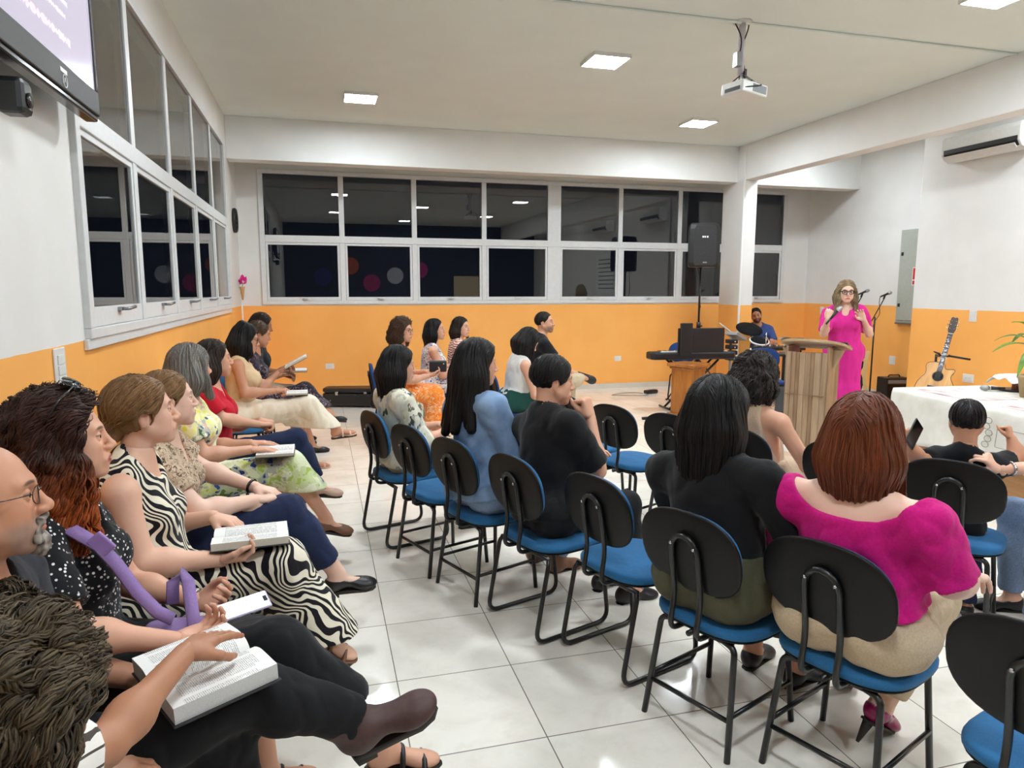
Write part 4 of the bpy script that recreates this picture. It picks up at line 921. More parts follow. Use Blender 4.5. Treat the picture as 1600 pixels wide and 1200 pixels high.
# ------------------------------------------------------------------ figures: smooth implicit bodies meshed with surface nets
F4 = np.float32
def V3(*a): return np.array(a if len(a) > 1 else a[0], dtype=np.float64)
def nrm(v): v = V3(v); return v/max(1e-9, np.linalg.norm(v))
def smin(a, b, k):
    h = np.maximum(k-np.abs(a-b), 0)/k; return np.minimum(a, b)-h*h*k*0.25
def smax(a, b, k): return -smin(-a, -b, k)
def wob(p, f, seed=0):
    """cheap smooth 3-D noise in about -1..1"""
    x, y, z = p[:, 0]*f, p[:, 1]*f, p[:, 2]*f; s = seed*1.7
    a = np.sin(x*1.0+1.3*np.sin(y*0.9+s)+s)+np.sin(y*1.13+1.2*np.sin(z*0.8+s*2)+2*s)+np.sin(z*0.97+1.4*np.sin(x*0.85+3*s)+s*0.5)
    return a/3
class Pr: pass
def cap(a, b, ra, rb, k=0.02, tag='', op='u', flat=None, clip=None):
    q = Pr(); q.t = 'c'; q.a = V3(a); q.b = V3(b); q.ra = ra; q.rb = rb; q.k = k; q.tag = tag; q.op = op; q.flat = flat; q.clip = clip; return q
def ell(c, r, k=0.02, tag='', op='u', R=None, clip=None):
    q = Pr(); q.t = 'e'; q.c = V3(c); q.r = V3(r) if np.ndim(r) else V3(r, r, r); q.k = k; q.tag = tag; q.op = op; q.R = R; q.clip = clip; return q
def plane(n, d, k=0.006, op='i'):
    """op 'i': keep the side p.n < d"""
    q = Pr(); q.t = 'p'; q.n = nrm(n); q.d = d; q.k = k; q.op = op; q.tag = ''; q.clip = None; return q
def pval(q, P, inf):
    if q.t == 'c':
        A = q.a.astype(F4); X = P-A
        if q.flat is not None:
            n, s = q.flat; n = n.astype(F4); X = X+np.outer(X@n, n)*F4(1/s-1)
        ba = (q.b-q.a).astype(F4)
        if q.flat is not None: ba = ba+n*(ba@n)*F4(1/q.flat[1]-1)
        L = float(ba@ba)+1e-12; h = np.clip((X@ba)/F4(L), 0, 1)
        Y = X-h[:, None]*ba; d = np.sqrt(np.einsum('ij,ij->i', Y, Y))-(F4(q.ra)+F4(q.rb-q.ra)*h)
        if q.flat is not None and q.flat[1] < 1: d = d*F4(0.5+0.5*q.flat[1])
        d = d-F4(inf)
    elif q.t == 'e':
        X = P-q.c.astype(F4)
        if q.R is not None: X = X@q.R.astype(F4)          # columns of R are the ellipsoid's axes
        r = (q.r+inf).astype(F4); Y = X/r; k0 = np.sqrt(np.einsum('ij,ij->i', Y, Y)); Y = Y/r; k1 = np.sqrt(np.einsum('ij,ij->i', Y, Y))
        d = k0*(k0-1)/np.maximum(k1, 1e-6)
    else: d = P@q.n.astype(F4)-F4(q.d)
    if q.clip is not None:
        n, dd = q.clip; d = smax(d, P@n.astype(F4)-F4(dd), F4(0.008))
    return d
def field(prims, inf=0.0, disp=None):
    def f(P):
        P = P.astype(F4); d = None
        for q in prims:
            v = pval(q, P, inf if q.op == 'u' and q.t != 'p' else 0.0)
            if d is None: d = v
            elif q.op == 'u': d = smin(d, v, F4(q.k))
            elif q.op == 's': d = smax(d, -v, F4(q.k))
            else: d = smax(d, v, F4(q.k))
        if disp is not None: d = d+disp(P).astype(F4)
        return d
    return f
def bounds(prims, pad):
    lo, hi = [], []
    for q in prims:
        if q.op != 'u' or q.t == 'p': continue
        if q.t == 'c':
            r = max(q.ra, q.rb)*(max(1.0, q.flat[1]) if q.flat is not None else 1.0); lo.append(np.minimum(q.a, q.b)-r); hi.append(np.maximum(q.a, q.b)+r)
        else: r = q.r.max() if q.R is not None else q.r; lo.append(q.c-r); hi.append(q.c+r)
    return np.min(lo, 0)-pad, np.max(hi, 0)+pad
def nets(f, lo, hi, h, slack=0.02):
    """surface nets of f over the box; coarse pass first, fine samples only near the surface"""
    st = 4; H = h*st
    n = np.maximum(2, np.ceil((hi-lo)/H).astype(int))
    ax = [lo[i]+H*np.arange(n[i]+1) for i in range(3)]
    C = np.stack(np.meshgrid(*ax, indexing='ij'), -1).reshape(-1, 3); dc = f(C).reshape(n+1)
    m = np.abs(dc) < H*1.9+slack
    cell = np.zeros(n, bool)
    for i in (0, 1):
        for j in (0, 1):
            for k in (0, 1): cell |= m[i:n[0]+i, j:n[1]+j, k:n[2]+k]
    N = n*st+1
    act = np.zeros(N, bool); big = np.repeat(np.repeat(np.repeat(cell, st, 0), st, 1), st, 2)
    for i in (0, 1):
        for j in (0, 1):
            for k in (0, 1): act[i:N[0]-1+i, j:N[1]-1+j, k:N[2]-1+k] |= big
    D_ = np.repeat(np.repeat(np.repeat(dc, st, 0), st, 1), st, 2)[:N[0], :N[1], :N[2]].astype(F4)
    idx = np.argwhere(act); vals = np.empty(len(idx), F4)
    for s in range(0, len(idx), 120000):
        vals[s:s+120000] = f(lo+idx[s:s+120000]*h)
    D_[act] = vals
    neg = D_ < 0
    M = N-1
    cnt = np.zeros(M, np.int8)
    for i in (0, 1):
        for j in (0, 1):
            for k in (0, 1): cnt += neg[i:M[0]+i, j:M[1]+j, k:M[2]+k]
    cm = (cnt > 0) & (cnt < 8); ci = np.argwhere(cm); vid = np.full(M, -1, np.int32); vid[cm] = np.arange(len(ci))
    cor = np.array([(i, j, k) for i in (0, 1) for j in (0, 1) for k in (0, 1)])
    vv = np.stack([D_[ci[:, 0]+c[0], ci[:, 1]+c[1], ci[:, 2]+c[2]] for c in cor], 1)
    acc = np.zeros((len(ci), 3)); w = np.zeros(len(ci))
    for a in range(8):
        for b in range(a+1, 8):
            if np.abs(cor[a]-cor[b]).sum() != 1: continue
            x = (vv[:, a] < 0) != (vv[:, b] < 0)
            t = vv[x, a]/(vv[x, a]-vv[x, b]); acc[x] += cor[a]+t[:, None]*(cor[b]-cor[a]); w[x] += 1
    V = lo+(ci+acc/np.maximum(w, 1)[:, None])*h
    Q = []
    for a in range(3):
        s1 = [slice(0, None)]*3; s2 = [slice(0, None)]*3; s1[a] = slice(0, -1); s2[a] = slice(1, None)
        ch = neg[tuple(s1)] != neg[tuple(s2)]
        e = np.argwhere(ch); b, c = (a+1) % 3, (a+2) % 3
        e = e[(e[:, b] > 0) & (e[:, c] > 0) & (e[:, b] < M[b]) & (e[:, c] < M[c])]
        def at_(db, dc_): q = e.copy(); q[:, b] += db; q[:, c] += dc_; return vid[q[:, 0], q[:, 1], q[:, 2]]
        q = np.stack([at_(-1, -1), at_(0, -1), at_(0, 0), at_(-1, 0)], 1)
        fl = neg[e[:, 0], e[:, 1], e[:, 2]]; q[~fl] = q[~fl][:, ::-1]
        Q.append(q)
    Q = np.concatenate(Q); Q = Q[(Q >= 0).all(1)]
    return V, Q
def mesh_np(name, parts, mats, parent=None, cols=None):
    """parts: list of (verts, quads); one mesh object"""
    vs, qs, o = [], [], 0
    for v, q in parts: vs.append(v); qs.append(q+o); o += len(v)
    v = np.concatenate(vs).astype(np.float32); q = np.concatenate(qs).astype(np.int32)
    me = bpy.data.meshes.new(name); k = q.shape[1]
    me.vertices.add(len(v)); me.vertices.foreach_set('co', v.ravel())
    me.loops.add(q.size); me.loops.foreach_set('vertex_index', q.ravel())
    me.polygons.add(len(q)); me.polygons.foreach_set('loop_start', np.arange(0, q.size, k, dtype=np.int32))
    me.update(calc_edges=True); me.validate()
    me.polygons.foreach_set('use_smooth', np.ones(len(me.polygons), bool))
    if cols is not None:
        a = me.color_attributes.new('Col', 'FLOAT_COLOR', 'POINT'); c = np.ones((len(v), 4), np.float32); c[:, :3] = np.concatenate(cols); a.data.foreach_set('color', c.ravel())
    for m in (mats if isinstance(mats, (list, tuple)) else [mats]): me.materials.append(m)
    ob = bpy.data.objects.new(name, me); COL.objects.link(ob)
    if parent is not None: ob.parent = parent
    return ob

def skin_mat():
    t = NT('skin'); a = t.n('ShaderNodeAttribute', attribute_name='Col'); n = t.noise(t.obj(), 60, 3); m = t.noise(t.obj(), 9, 3)
    c = t.mix(t.math('MULTIPLY', t.math('SUBTRACT', m, 0.35), 0.35), a.outputs['Color'], (0.9, 0.55, 0.45), 'MULTIPLY')
    t.set(c, 0.48, 0, 0.4); t.b.inputs['Subsurface Weight'].default_value = 0.12; t.b.inputs['Subsurface Radius'].default_value = (0.012, 0.005, 0.003)
    t.b.inputs['Subsurface Scale'].default_value = 0.6; t.bump(n, 0.08, 0.002); return t.m
def hair_mat(name, rough):
    t = NT(name); a = t.n('ShaderNodeAttribute', attribute_name='Col'); n = t.noise(t.mapping(t.obj(), (1, 1, 0.12)), 220, 3)
    c = t.mix(t.math('MULTIPLY', n, 0.7), a.outputs['Color'], (0.35, 0.33, 0.32), 'MULTIPLY')
    t.set(c, rough, 0, 0.22); t.bump(n, 0.18, 0.003); return t.m
M_skin = skin_mat(); M_hair = hair_mat('hair', 0.42); M_curl = hair_mat('hair_curly', 0.5)
def eye_mat():
    t = NT('eye'); a = t.n('ShaderNodeAttribute', attribute_name='Col'); t.set(a.outputs['Color'], 0.08, 0, 0.5); return t.m
M_eye = eye_mat()

# ---- head: +x face, +y left ear, +z crown, about the middle between the ears
def head_prims(sx):
    m = sx == 'm'; p = []
    p += [ell((-0.016, 0, 0.030), (0.093, 0.075, 0.086), 0.02), ell((0.030, 0, -0.005), (0.060, 0.062, 0.088), 0.03), ell((0.034, 0, -0.066), (0.046, 0.048, 0.042), 0.03)]
    jw = 0.060 if m else 0.054
    for s in (-1, 1):
        p += [cap((-0.004, s*jw, -0.045), (0.062, s*0.016, -0.098), 0.016, 0.014, 0.03), ell((0.056, s*0.040, -0.022), (0.024, 0.020, 0.020), 0.02),
              ell((0.045, s*0.040, -0.055), (0.026, 0.020, 0.028), 0.025), cap((0.083, s*0.012, 0.024), (0.066, s*0.044, 0.027), 0.0095 if m else 0.0075, 0.008, 0.016)]
    p += [ell((0.076, 0, -0.101), (0.018, 0.020, 0.016) if m else (0.016, 0.016, 0.015), 0.02)]
    p += [ell((0.086, s*0.032, 0.003), (0.016, 0.017, 0.0125), 0.014, op='s') for s in (-1, 1)]
    p += [cap((0.083, 0, 0.020), (0.106, 0, -0.026), 0.0075, 0.0095, 0.012), ell((0.109, 0, -0.032), 0.0115 if m else 0.0105, 0.01)]
    p += [ell((0.098, s*0.011, -0.036), (0.012, 0.0085, 0.008), 0.007) for s in (-1, 1)]
    p += [ell((0.080, 0, -0.068), (0.020, 0.027, 0.022), 0.016)]
    p += [cap((0.0960, 0, -0.0615), (0.087, s*0.0255, -0.0665), 0.0062, 0.0035, 0.006) for s in (-1, 1)]
    p += [cap((0.0942, 0, -0.0730), (0.087, s*0.0235, -0.0685), 0.0068, 0.0035, 0.006) for s in (-1, 1)]
    p += [cap((0.1015, 0, -0.0670), (0.091, s*0.022, -0.0682), 0.0016, 0.0012, 0.004, op='s') for s in (-1, 1)]
    p += [ell((0.103, s*0.006, -0.0405), (0.004, 0.0035, 0.003), 0.003, op='s') for s in (-1, 1)]
    for s in (-1, 1):                                      # lids around the eyeball, open in front
        c = V3(0.0728, s*0.0315, 0.003); rr = 0.0146
        up = ell(c, rr, 0.004); up.clip = (V3(0.25, 0, -1)/math.hypot(0.25, 1), float(V3(0.25, 0, -1)@(c+V3(0.013, 0, 0.0030))/math.hypot(0.25, 1)))
        lw = ell(c, rr-0.0004, 0.004); lw.clip = (V3(0.1, 0, 1)/math.hypot(0.1, 1), float(V3(0.1, 0, 1)@(c+V3(0.013, 0, -0.0032))/math.hypot(0.1, 1)))
        sd = ell(c, rr-0.0002, 0.004); sd.clip = (V3(0, -s, 0), -float(s*c[1]+0.0078)*1.0)
        p += [up, lw, sd]
    for s in (-1, 1):                                      # ears
        R = np.stack([nrm(V3(0.95, s*0.3, 0)), nrm(V3(-0.3*s*1, 0.95, 0)) if s > 0 else nrm(V3(0.3, 0.95, 0)), V3(0.1, 0, 1)/math.hypot(0.1, 1)], 1)
        p += [ell((-0.012, s*0.0775, -0.004), (0.019, 0.0065, 0.031), 0.008, R=R), ell((-0.010, s*0.075, -0.032), (0.011, 0.006, 0.010), 0.01), ell((-0.008, s*0.086, 0.0), (0.009, 0.005, 0.017), 0.006, op='s', R=R)]
    return p
def head_cols(q, skin, sx, brow, lips, stub, blush=0.10):
    c = np.tile(V3(skin), (len(q), 1)); x, y, z = q[:, 0], q[:, 1], q[:, 2]; ay = np.abs(y)
    def mixc(w, col):
        nonlocal c; w = np.clip(w, 0, 1)[:, None]; c = c*(1-w)+V3(col)*w
    ch = np.exp(-(((x-0.066)/0.03)**2+((ay-0.042)/0.022)**2+((z+0.028)/0.026)**2)); mixc(ch*blush*2.2, V3(skin)*V3(1.06, 0.72, 0.68))
    ns = np.exp(-(((x-0.11)/0.014)**2+(y/0.016)**2+((z+0.034)/0.014)**2)); mixc(ns*0.3, V3(skin)*V3(1.04, 0.72, 0.68))
    lz = z+0.067+0.35*ay*0.2; lip = (x > 0.083)*np.clip(1.6-((ay/0.027)**2+(lz/0.0125)**2)*1.6, 0, 1); mixc(lip, lips)
    bz = 0.0255+0.10*(0.034-ay)*0-((ay-0.034)/0.022)**2*0.004; bw = (x > 0.045)*np.clip(2.2-2.2*np.sqrt(((ay-0.033)/0.021)**2+((z-bz-0.002)/0.0052)**2), 0, 1); mixc(bw*0.85, brow)
    e = np.sqrt(((x-0.0728)/1)**2+((ay-0.0315))**2+((z-0.003))**2); lid = (e < 0.0165)*(x > 0.066)*np.clip(1-np.abs(z-0.0066)/0.0030, 0, 1); mixc(lid*0.9, V3(brow)*0.4)
    if sx == 'f': mixc((e < 0.019)*(z > 0.008)*(x > 0.066)*0.35, V3(skin)*V3(0.72, 0.6, 0.58))
    inner = (ay > 0.078)*0.25*np.exp(-((x+0.01)/0.012)**2-((z-0.0)/0.02)**2); mixc(inner, V3(skin)*V3(0.8, 0.5, 0.45))
    if stub is not None:
        col, amt = stub; b = (z < -0.035)*(x > -0.01)*np.clip((-(z+0.035))/0.02, 0, 1)*np.clip(1.25-lip*1.3, 0, 1)*np.clip((x-0.0)/0.03+0.3, 0, 1)
        ms = (x > 0.07)*np.clip(1-np.abs(z+0.052)/0.010, 0, 1)*(ay < 0.034)*(1-lip); mixc(np.maximum(b*np.clip((x-0.02)/0.03, 0.35, 1), ms)*amt, col)
    return np.clip(c, 0, 1)

# ---- hand: +x fingers, +z back of the hand, thumb on +y
POSES = {'flat': (8, 8, 6, 0.55, 0.016), 'rest': (22, 28, 18, 0.45, 0.012), 'cup': (38, 45, 25, 0.4, 0.008), 'grip': (62, 80, 45, 0.25, 0.004), 'fist': (80, 95, 55, 0.15, 0.002)}
def hand_prims(pose, sc):
    c1, c2, c3, to, spread = POSES[pose]; p = []
    Z = V3(0, 0, 1)
    p += [cap((-0.015, 0, 0), (0.012, 0, 0), 0.0245, 0.025, 0.02, flat=(Z, 0.85)), ell((0.045, 0, -0.002), (0.05, 0.038, 0.0145), 0.015)]
    for i, (y, ln) in enumerate(((0.029, 0.93), (0.0095, 1.05), (-0.010, 0.98), (-0.028, 0.78))):
        p.append(cap((0.012, y*0.5, 0), (0.086-0.004*abs(i-1), y, 0.001), 0.0125, 0.0112, 0.012))
        a = V3(0.086-0.004*abs(i-1), y, 0.001); dy = (1.5-i)*spread*0.35; ang = 0
        for L, r0, r1, cc in ((0.044*ln, 0.0098, 0.0088, c1*(1+0.08*i)), (0.027*ln, 0.0088, 0.008, c2), (0.021*ln, 0.008, 0.0066, c3)):
            ang += math.radians(cc); b = a+V3(math.cos(ang)*L, dy*L/0.04, -math.sin(ang)*L); p.append(cap(a, b, r0, r1, 0.004)); a = b
    t0, t1 = V3(0.018, 0.026, -0.006), V3(0.052, 0.026+0.055*to, -0.014-0.02*(1-to)); t2 = t1+V3(0.030, 0.012*to, -0.010-0.012*(1-to)); t3 = t2+V3(0.024, -0.004+0.006*to, -0.006)
    p += [cap(t0, t1, 0.0165, 0.0125, 0.014), cap(t1, t2, 0.0115, 0.010, 0.006), cap(t2, t3, 0.0098, 0.0076, 0.004)]
    return p

RES = {0: dict(b=0.009, h=0.0025, d=0.003, c=0.0075, r=0.0045), 1: dict(b=0.012, h=0.0034, d=0.0044, c=0.010, r=0.006), 2: dict(b=0.017, h=0.0055, d=0.007, c=0.014, r=0.009)}
def rot_yp(yaw, pitch, roll=0):
    """columns: forward, left, up"""
    cy, sy, cp, sp = math.cos(yaw), math.sin(yaw), math.cos(pitch), math.sin(pitch)
    f = V3(cy*cp, sy*cp, sp); l = V3(-sy, cy, 0); u = np.cross(f, l)
    cr, sr = math.cos(roll), math.sin(roll); return np.stack([f, l*cr+u*sr, u*cr-l*sr], 1)

class Person:
    def __init__(s, label, pos, yaw, head, face=(0, 0, 0), sex='f', skin=(0.55, 0.33, 0.24), res=1, sc=1.0, g=1.0, pz=0.575, arms=None, legs=None,
                 bust=1.0, belly=0.0, brow=(0.06, 0.035, 0.025), lips=None, stub=None, ring=None, hs=1.0, gaze=(0, 0), group=None, shw=None, ears=True):
        s.yaw = math.radians(yaw); s.pos = V3(pos[0], pos[1], 0); s.R = RES[res]; s.sex = sex; s.skin = V3(skin); s.res = res; s.label = label
        c, n = math.cos(s.yaw), math.sin(s.yaw); s.M = np.array([[c, -n, 0], [n, c, 0], [0, 0, 1]])     # local -> world
        s.w = lambda p: s.M.T@(V3(p)-s.pos)
        s.g = g; s.sc = sc; s.hs = hs*1.0
        s.P = V3(0, 0, pz); s.Hc = s.w(head); s.HR = rot_yp(math.radians(face[0]), math.radians(face[1]), math.radians(face[2]))
        s.N = s.Hc-s.HR[:, 2]*0.075*hs-V3(0, 0, 0.095*hs)-s.HR[:, 0]*0.030*hs*0.5-V3(0.018, 0, 0)
        ax = s.N-s.P; s.Lt = np.linalg.norm(ax); s.t = ax/s.Lt; s.l = nrm(np.cross(s.t, V3(1, 0, 0))); s.f = np.cross(s.l, s.t)
        s.at = lambda u, f=0, l=0: s.P+s.t*u*s.Lt+s.f*f+s.l*l
        sw = shw or (0.165 if sex == 'f' else 0.195)*sc*(0.85+0.15*g); s.sw = sw
        B = []
        k = sc
        B += [ell(s.P+s.f*-0.005, (0.118*g*k, 0.168*g*k, 0.105*k), 0.05, 'torso'), ell(s.at(0.30, 0.012+belly*0.5), (0.100*g*k+belly, 0.138*g*k+belly*0.5, 0.15*k), 0.06, 'torso'),
              ell(s.at(0.66, 0.0), (0.104*k*(0.6+0.4*g), 0.148*k*(0.6+0.4*g), 0.165*k), 0.06, 'torso')]
        for i in (-1, 1):
            B += [cap(s.at(0.86, -0.01, 0.02*i), s.at(0.85, -0.012, (sw-0.035)*i), 0.064*k, 0.044*k, 0.05, 'torso'), cap(s.at(1.02, -0.012, 0.02*i), s.at(0.925, -0.015, sw*0.72*i), 0.044*k, 0.032*k, 0.05, 'torso'),
                  ell(s.P+s.f*-0.045+V3(0, 0.08*i*g*k, -0.02), (0.10*g*k, 0.095*g*k, 0.095*k), 0.05, 'torso')]
            if sex == 'f' and bust: B.append(ell(s.at(0.62, 0.088*(0.6+0.4*g), 0.066*i*k), (0.058*bust, 0.062*bust, 0.064*bust), 0.035, 'torso'))
            elif bust: B.append(ell(s.at(0.70, 0.07, 0.07*i), (0.05, 0.075, 0.06), 0.04, 'torso'))
        # limbs
        s.S, s.E, s.W, s.hand = {}, {}, {}, {}
        s.limb = []
        for side, i in (('L', 1), ('R', -1)):
            a = (arms or {}).get(side, {}); S_ = s.at(0.850, a.get('sf', -0.005), sw*i); s.S[side] = S_
            W = s.w(a['w']) if 'w' in a else s.P+V3(0.33, 0.10*i, 0.13); l1, l2 = 0.285*k, 0.25*k
            if 'e' in a: E = s.w(a['e']); E = S_+nrm(E-S_)*min(np.linalg.norm(E-S_), l1*1.08)
            else:
                dv = W-S_; d = np.linalg.norm(dv); dm = min(d, (l1+l2)*0.995); 
                if d > dm: W = S_+dv/d*dm; d = dm
                ca = (l1*l1+d*d-l2*l2)/(2*l1*d); ca = max(-1, min(1, ca)); pole = V3(a.get('pole', (-0.35, 0.55*i, -1.0))); u = dv/np.linalg.norm(dv)
                pp = nrm(pole-u*(pole@u)); E = S_+u*l1*ca+pp*l1*math.sqrt(max(0, 1-ca*ca))
            s.E[side], s.W[side] = E, W
            ag = a.get('g', 0.75+0.25*g)*(1.0 if sex == 'f' else 1.12)*k
            B += [ell(S_, 0.047*ag, 0.035, 'uarm'+side), cap(S_, E, 0.046*ag, 0.039*ag, 0.03, 'uarm'+side), cap(E, W, 0.041*ag, 0.026*(0.5+0.5*ag), 0.015, 'farm'+side), ell(E+(W-E)*0.28, 0.041*ag, 0.04, 'farm'+side)]
            hd = nrm(s.M.T@V3(a['d'])) if 'd' in a else nrm(W-E); up = s.M.T@V3(a.get('up', (0, 0, 1))); up = nrm(up-hd*(up@hd)); y = np.cross(up, hd)   # y = left of the hand
            s.hand[side] = (W, np.stack([hd, y, up], 1), a.get('pose', 'rest'), i, a.get('hide', False))
            s.ag = ag
        s.K, s.A, s.T, s.Hp = {}, {}, {}, {}
        for side, i in (('L', 1), ('R', -1)):
            q = (legs or {}).get(side, {}); hp = s.P+V3(0.02, 0.088*i*(0.7+0.3*g)*k, -0.015); s.Hp[side] = hp
            K = s.w(q['k']) if 'k' in q else V3(0.42*k, 0.10*i, pz-0.045); A = s.w(q['a']) if 'a' in q else V3(0.44*k, 0.10*i, 0.085)
            td = nrm(s.M.T@V3(q['t'])) if 't' in q else nrm(V3(1, 0.12*i, -0.05)); s.K[side], s.A[side], s.T[side] = K, A, td
            lg = (0.7+0.3*g)*k
            B += [cap(hp, K, 0.088*lg, 0.058*lg, 0.04, 'thigh'+side), ell(K, 0.059*lg, 0.03, 'thigh'+side), cap(K, A, 0.054*lg, 0.036*lg, 0.02, 'shin'+side), ell(K+(A-K)*0.3-nrm(np.cross(nrm(A-K), V3(0, 1, 0)))*0.016, 0.053*lg, 0.05, 'shin'+side)]
            up = nrm(K-A); up = nrm(up-td*(up@td)); yy = np.cross(up, td); s.T[side] = td
            FR = np.stack([td, yy, up], 1); s_ = k*(0.95 if sex == 'f' else 1.05)
            foot = [ell(A+FR@(V3(-0.02, 0, -0.045)*s_), V3(0.042, 0.034, 0.038)*s_, 0.03, 'foot'+side, R=FR), cap(A+FR@(V3(0.0, 0, -0.03)*s_), A+FR@(V3(0.12, 0, -0.058)*s_), 0.034*s_, 0.026*s_, 0.03, 'foot'+side, flat=(up, 0.8)),
                    ell(A+FR@(V3(0.125, 0.0, -0.062)*s_), V3(0.055, 0.044, 0.022)*s_, 0.02, 'foot'+side, R=FR)]
            B += foot
            if not hasattr(s, 'FR'): s.FR = {}
            s.FR[side] = (FR, s_)
        s.B = B
        s.neck = cap(s.N-s.t*0.02, s.Hc+s.HR@(V3(-0.022, 0, -0.055)*hs), (0.051 if sex == 'f' else 0.058)*hs*(0.7+0.3*g), (0.049 if sex == 'f' else 0.056)*hs, 0.03, 'neck')
        s.root = None
        s.spec = dict(brow=brow, lips=lips if lips is not None else V3(skin)*V3(0.85, 0.5, 0.48), stub=stub, gaze=gaze, group=group)
    def build(s, tattoos=(), bare=True):
        H = s.hs; hp = head_prims(s.sex)
        nk = s.neck; a = s.HR.T@(nk.a-s.Hc)/H; b = s.HR.T@(nk.b-s.Hc)/H
        hp.insert(3, cap(a, b, nk.ra/H, nk.rb/H, 0.03))
        lo, hi = np.array([-0.13, -0.105, -0.135]), np.array([0.135, 0.105, 0.135]); lo[2] = min(lo[2], a[2]+0.0); lo[0] = min(lo[0], a[0]-0.07); hi[0] = max(hi[0], a[0]+0.07)
        hv, hq = nets(field(hp), lo, hi, s.R['h']/max(0.8, H))
        sp = s.spec; hc = head_cols(hv, s.skin, s.sex, sp['brow'], sp['lips'], sp['stub'])
        hv = s.Hc+(hv*H)@s.HR.T
        bp = s.B+[cap(nk.a, nk.a+(nk.b-nk.a)*0.45, nk.ra, nk.ra+(nk.rb-nk.ra)*0.45, 0.035)]
        lo, hi = bounds(bp, 0.02); bv, bq = nets(field(bp), lo, hi, s.R['b'])
        bc = np.tile(s.skin, (len(bv), 1))
        for (c, r, col) in tattoos:
            d = np.linalg.norm(bv-s.w(c), axis=1); pat = (wob(bv, 90, 3) > -0.1); w = ((d < r) & pat)[:, None]*0.75; bc = bc*(1-w)+V3(col)*w
        parts, cols = [(bv, bq), (hv, hq)], [bc, hc]
        for side in 'LR':
            W, HRm, pose, i, hide = s.hand[side]
            if hide: continue
            pr = hand_prims(pose, 1); k = s.sc*(0.95 if s.sex == 'f' else 1.04)
            lo, hi = bounds(pr, 0.008); v, q = nets(field(pr), lo, hi, s.R['d'])
            cc = np.tile(s.skin, (len(v), 1)); tip = np.clip((v[:, 0]-0.13)/0.04, 0, 1)[:, None]*0.25; cc = cc*(1-tip)+s.skin*V3(1.05, 0.75, 0.7)*tip
            # thumb on +y for a right hand palm down facing +x is to the left; mirror for the left hand
            v = v*V3(1, 1 if i < 0 else -1, 1)*k
            if i > 0: q = q[:, ::-1]
            parts.append((W+v@HRm.T, q)); cols.append(cc)
        o = mesh_np('person', parts, M_skin, None, cols)
        o.location = s.pos; o.rotation_euler = (0, 0, s.yaw); tag(o, s.label, 'person', sp['group']); s.root = o
        for i in (-1, 1):                                   # eyeballs
            n1, n2 = (20, 14) if s.res < 2 else (10, 8); r = 0.0124
            gz = nrm(V3(1, math.tan(math.radians(sp['gaze'][0])), math.tan(math.radians(sp['gaze'][1])))); 
            v = []; 
            for a_ in range(n2+1):
                th = PI*a_/n2
                for b_ in range(n1): ph = 2*PI*b_/n1; v.append((math.cos(th), math.sin(th)*math.cos(ph), math.sin(th)*math.sin(ph)))
            v = np.array(v); q = np.array([(a_*n1+b_, a_*n1+(b_+1) % n1, (a_+1)*n1+(b_+1) % n1, (a_+1)*n1+b_) for a_ in range(n2) for b_ in range(n1)])
            an = np.degrees(np.arccos(np.clip(v[:, 0], -1, 1))); cc = np.tile(V3(0.30, 0.26, 0.235), (len(v), 1)); cc[an < 41] = V3(0.06, 0.03, 0.018); cc[an < 15] = 0.005
            gl = nrm(np.cross(V3(0, 0, 1), gz)); GR = np.stack([gz, gl, np.cross(gz, gl)], 1)
            w = s.Hc+((V3(0.0728, 0.0315*i, 0.003)+(v*r)@GR.T)*H)@s.HR.T
            mesh_np('eye', [(w, q)], M_eye, o, [cc])
        return s
    # ---- clothing
    def sel(s, *tags): return [q for q in s.B if any(q.tag.startswith(t) for t in tags)]
    def cloth(s, name, prims, inf, mat, fold=(0.004, 22), res=1.0, seed=1, cuts=(), label=None, stretch=(1, 1, 1)):
        am, fr = fold; lo, hi = bounds(prims, inf+0.02+am); sv = V3(stretch).astype(F4)
        base = field(prims, inf); cf = field([plane((0, 0, 1), 99)]+list(cuts)) if cuts else None
        def f(P):
            P = P.astype(F4); d = base(P)
            if am: d = d+F4(am*0.8)*wob(P*sv, fr, seed)+F4(am*0.5)*wob(P*sv, fr*2.3, seed+2)+F4(am*0.95)*(F4(0.38)-np.sqrt(np.abs(wob(P*sv, fr*2.1, seed+5))+F4(0.003)))
            for q in cuts:
                v = pval(q, P, 0.0); d = smax(d, v, F4(q.k)) if q.op == 'i' else smax(d, -v, F4(q.k)) if q.op == 's' else smin(d, v, F4(q.k))
            return d
        v, q = nets(f, lo, hi, s.R['c']*res)
        o = mesh_np(name, [(v, q)], mat, s.root)
        if label: o['label'] = label
        return o
    def sleeve(s, side, fr, ag=1.0):
        """arm volume from the shoulder to fraction fr (1 = elbow, 2 = wrist), cut square"""
        S_, E, W = s.S[side], s.E[side], s.W[side]; out = []
        u = s.ag*ag
        if fr <= 1:
            e = S_+(E-S_)*fr; n = nrm(E-S_); out += [cap(S_, e+n*0.03, 0.046*u, 0.045*u, 0.045, clip=(n, float(n@e)))]
        else:
            e = E+(W-E)*(fr-1); n = nrm(W-E); out += [cap(S_, E, 0.046*u, 0.041*u, 0.045), cap(E, e+n*0.02, 0.041*u, 0.036*u-0.008*u*(fr-1), 0.02, clip=(n, float(n@e)))]
        return out
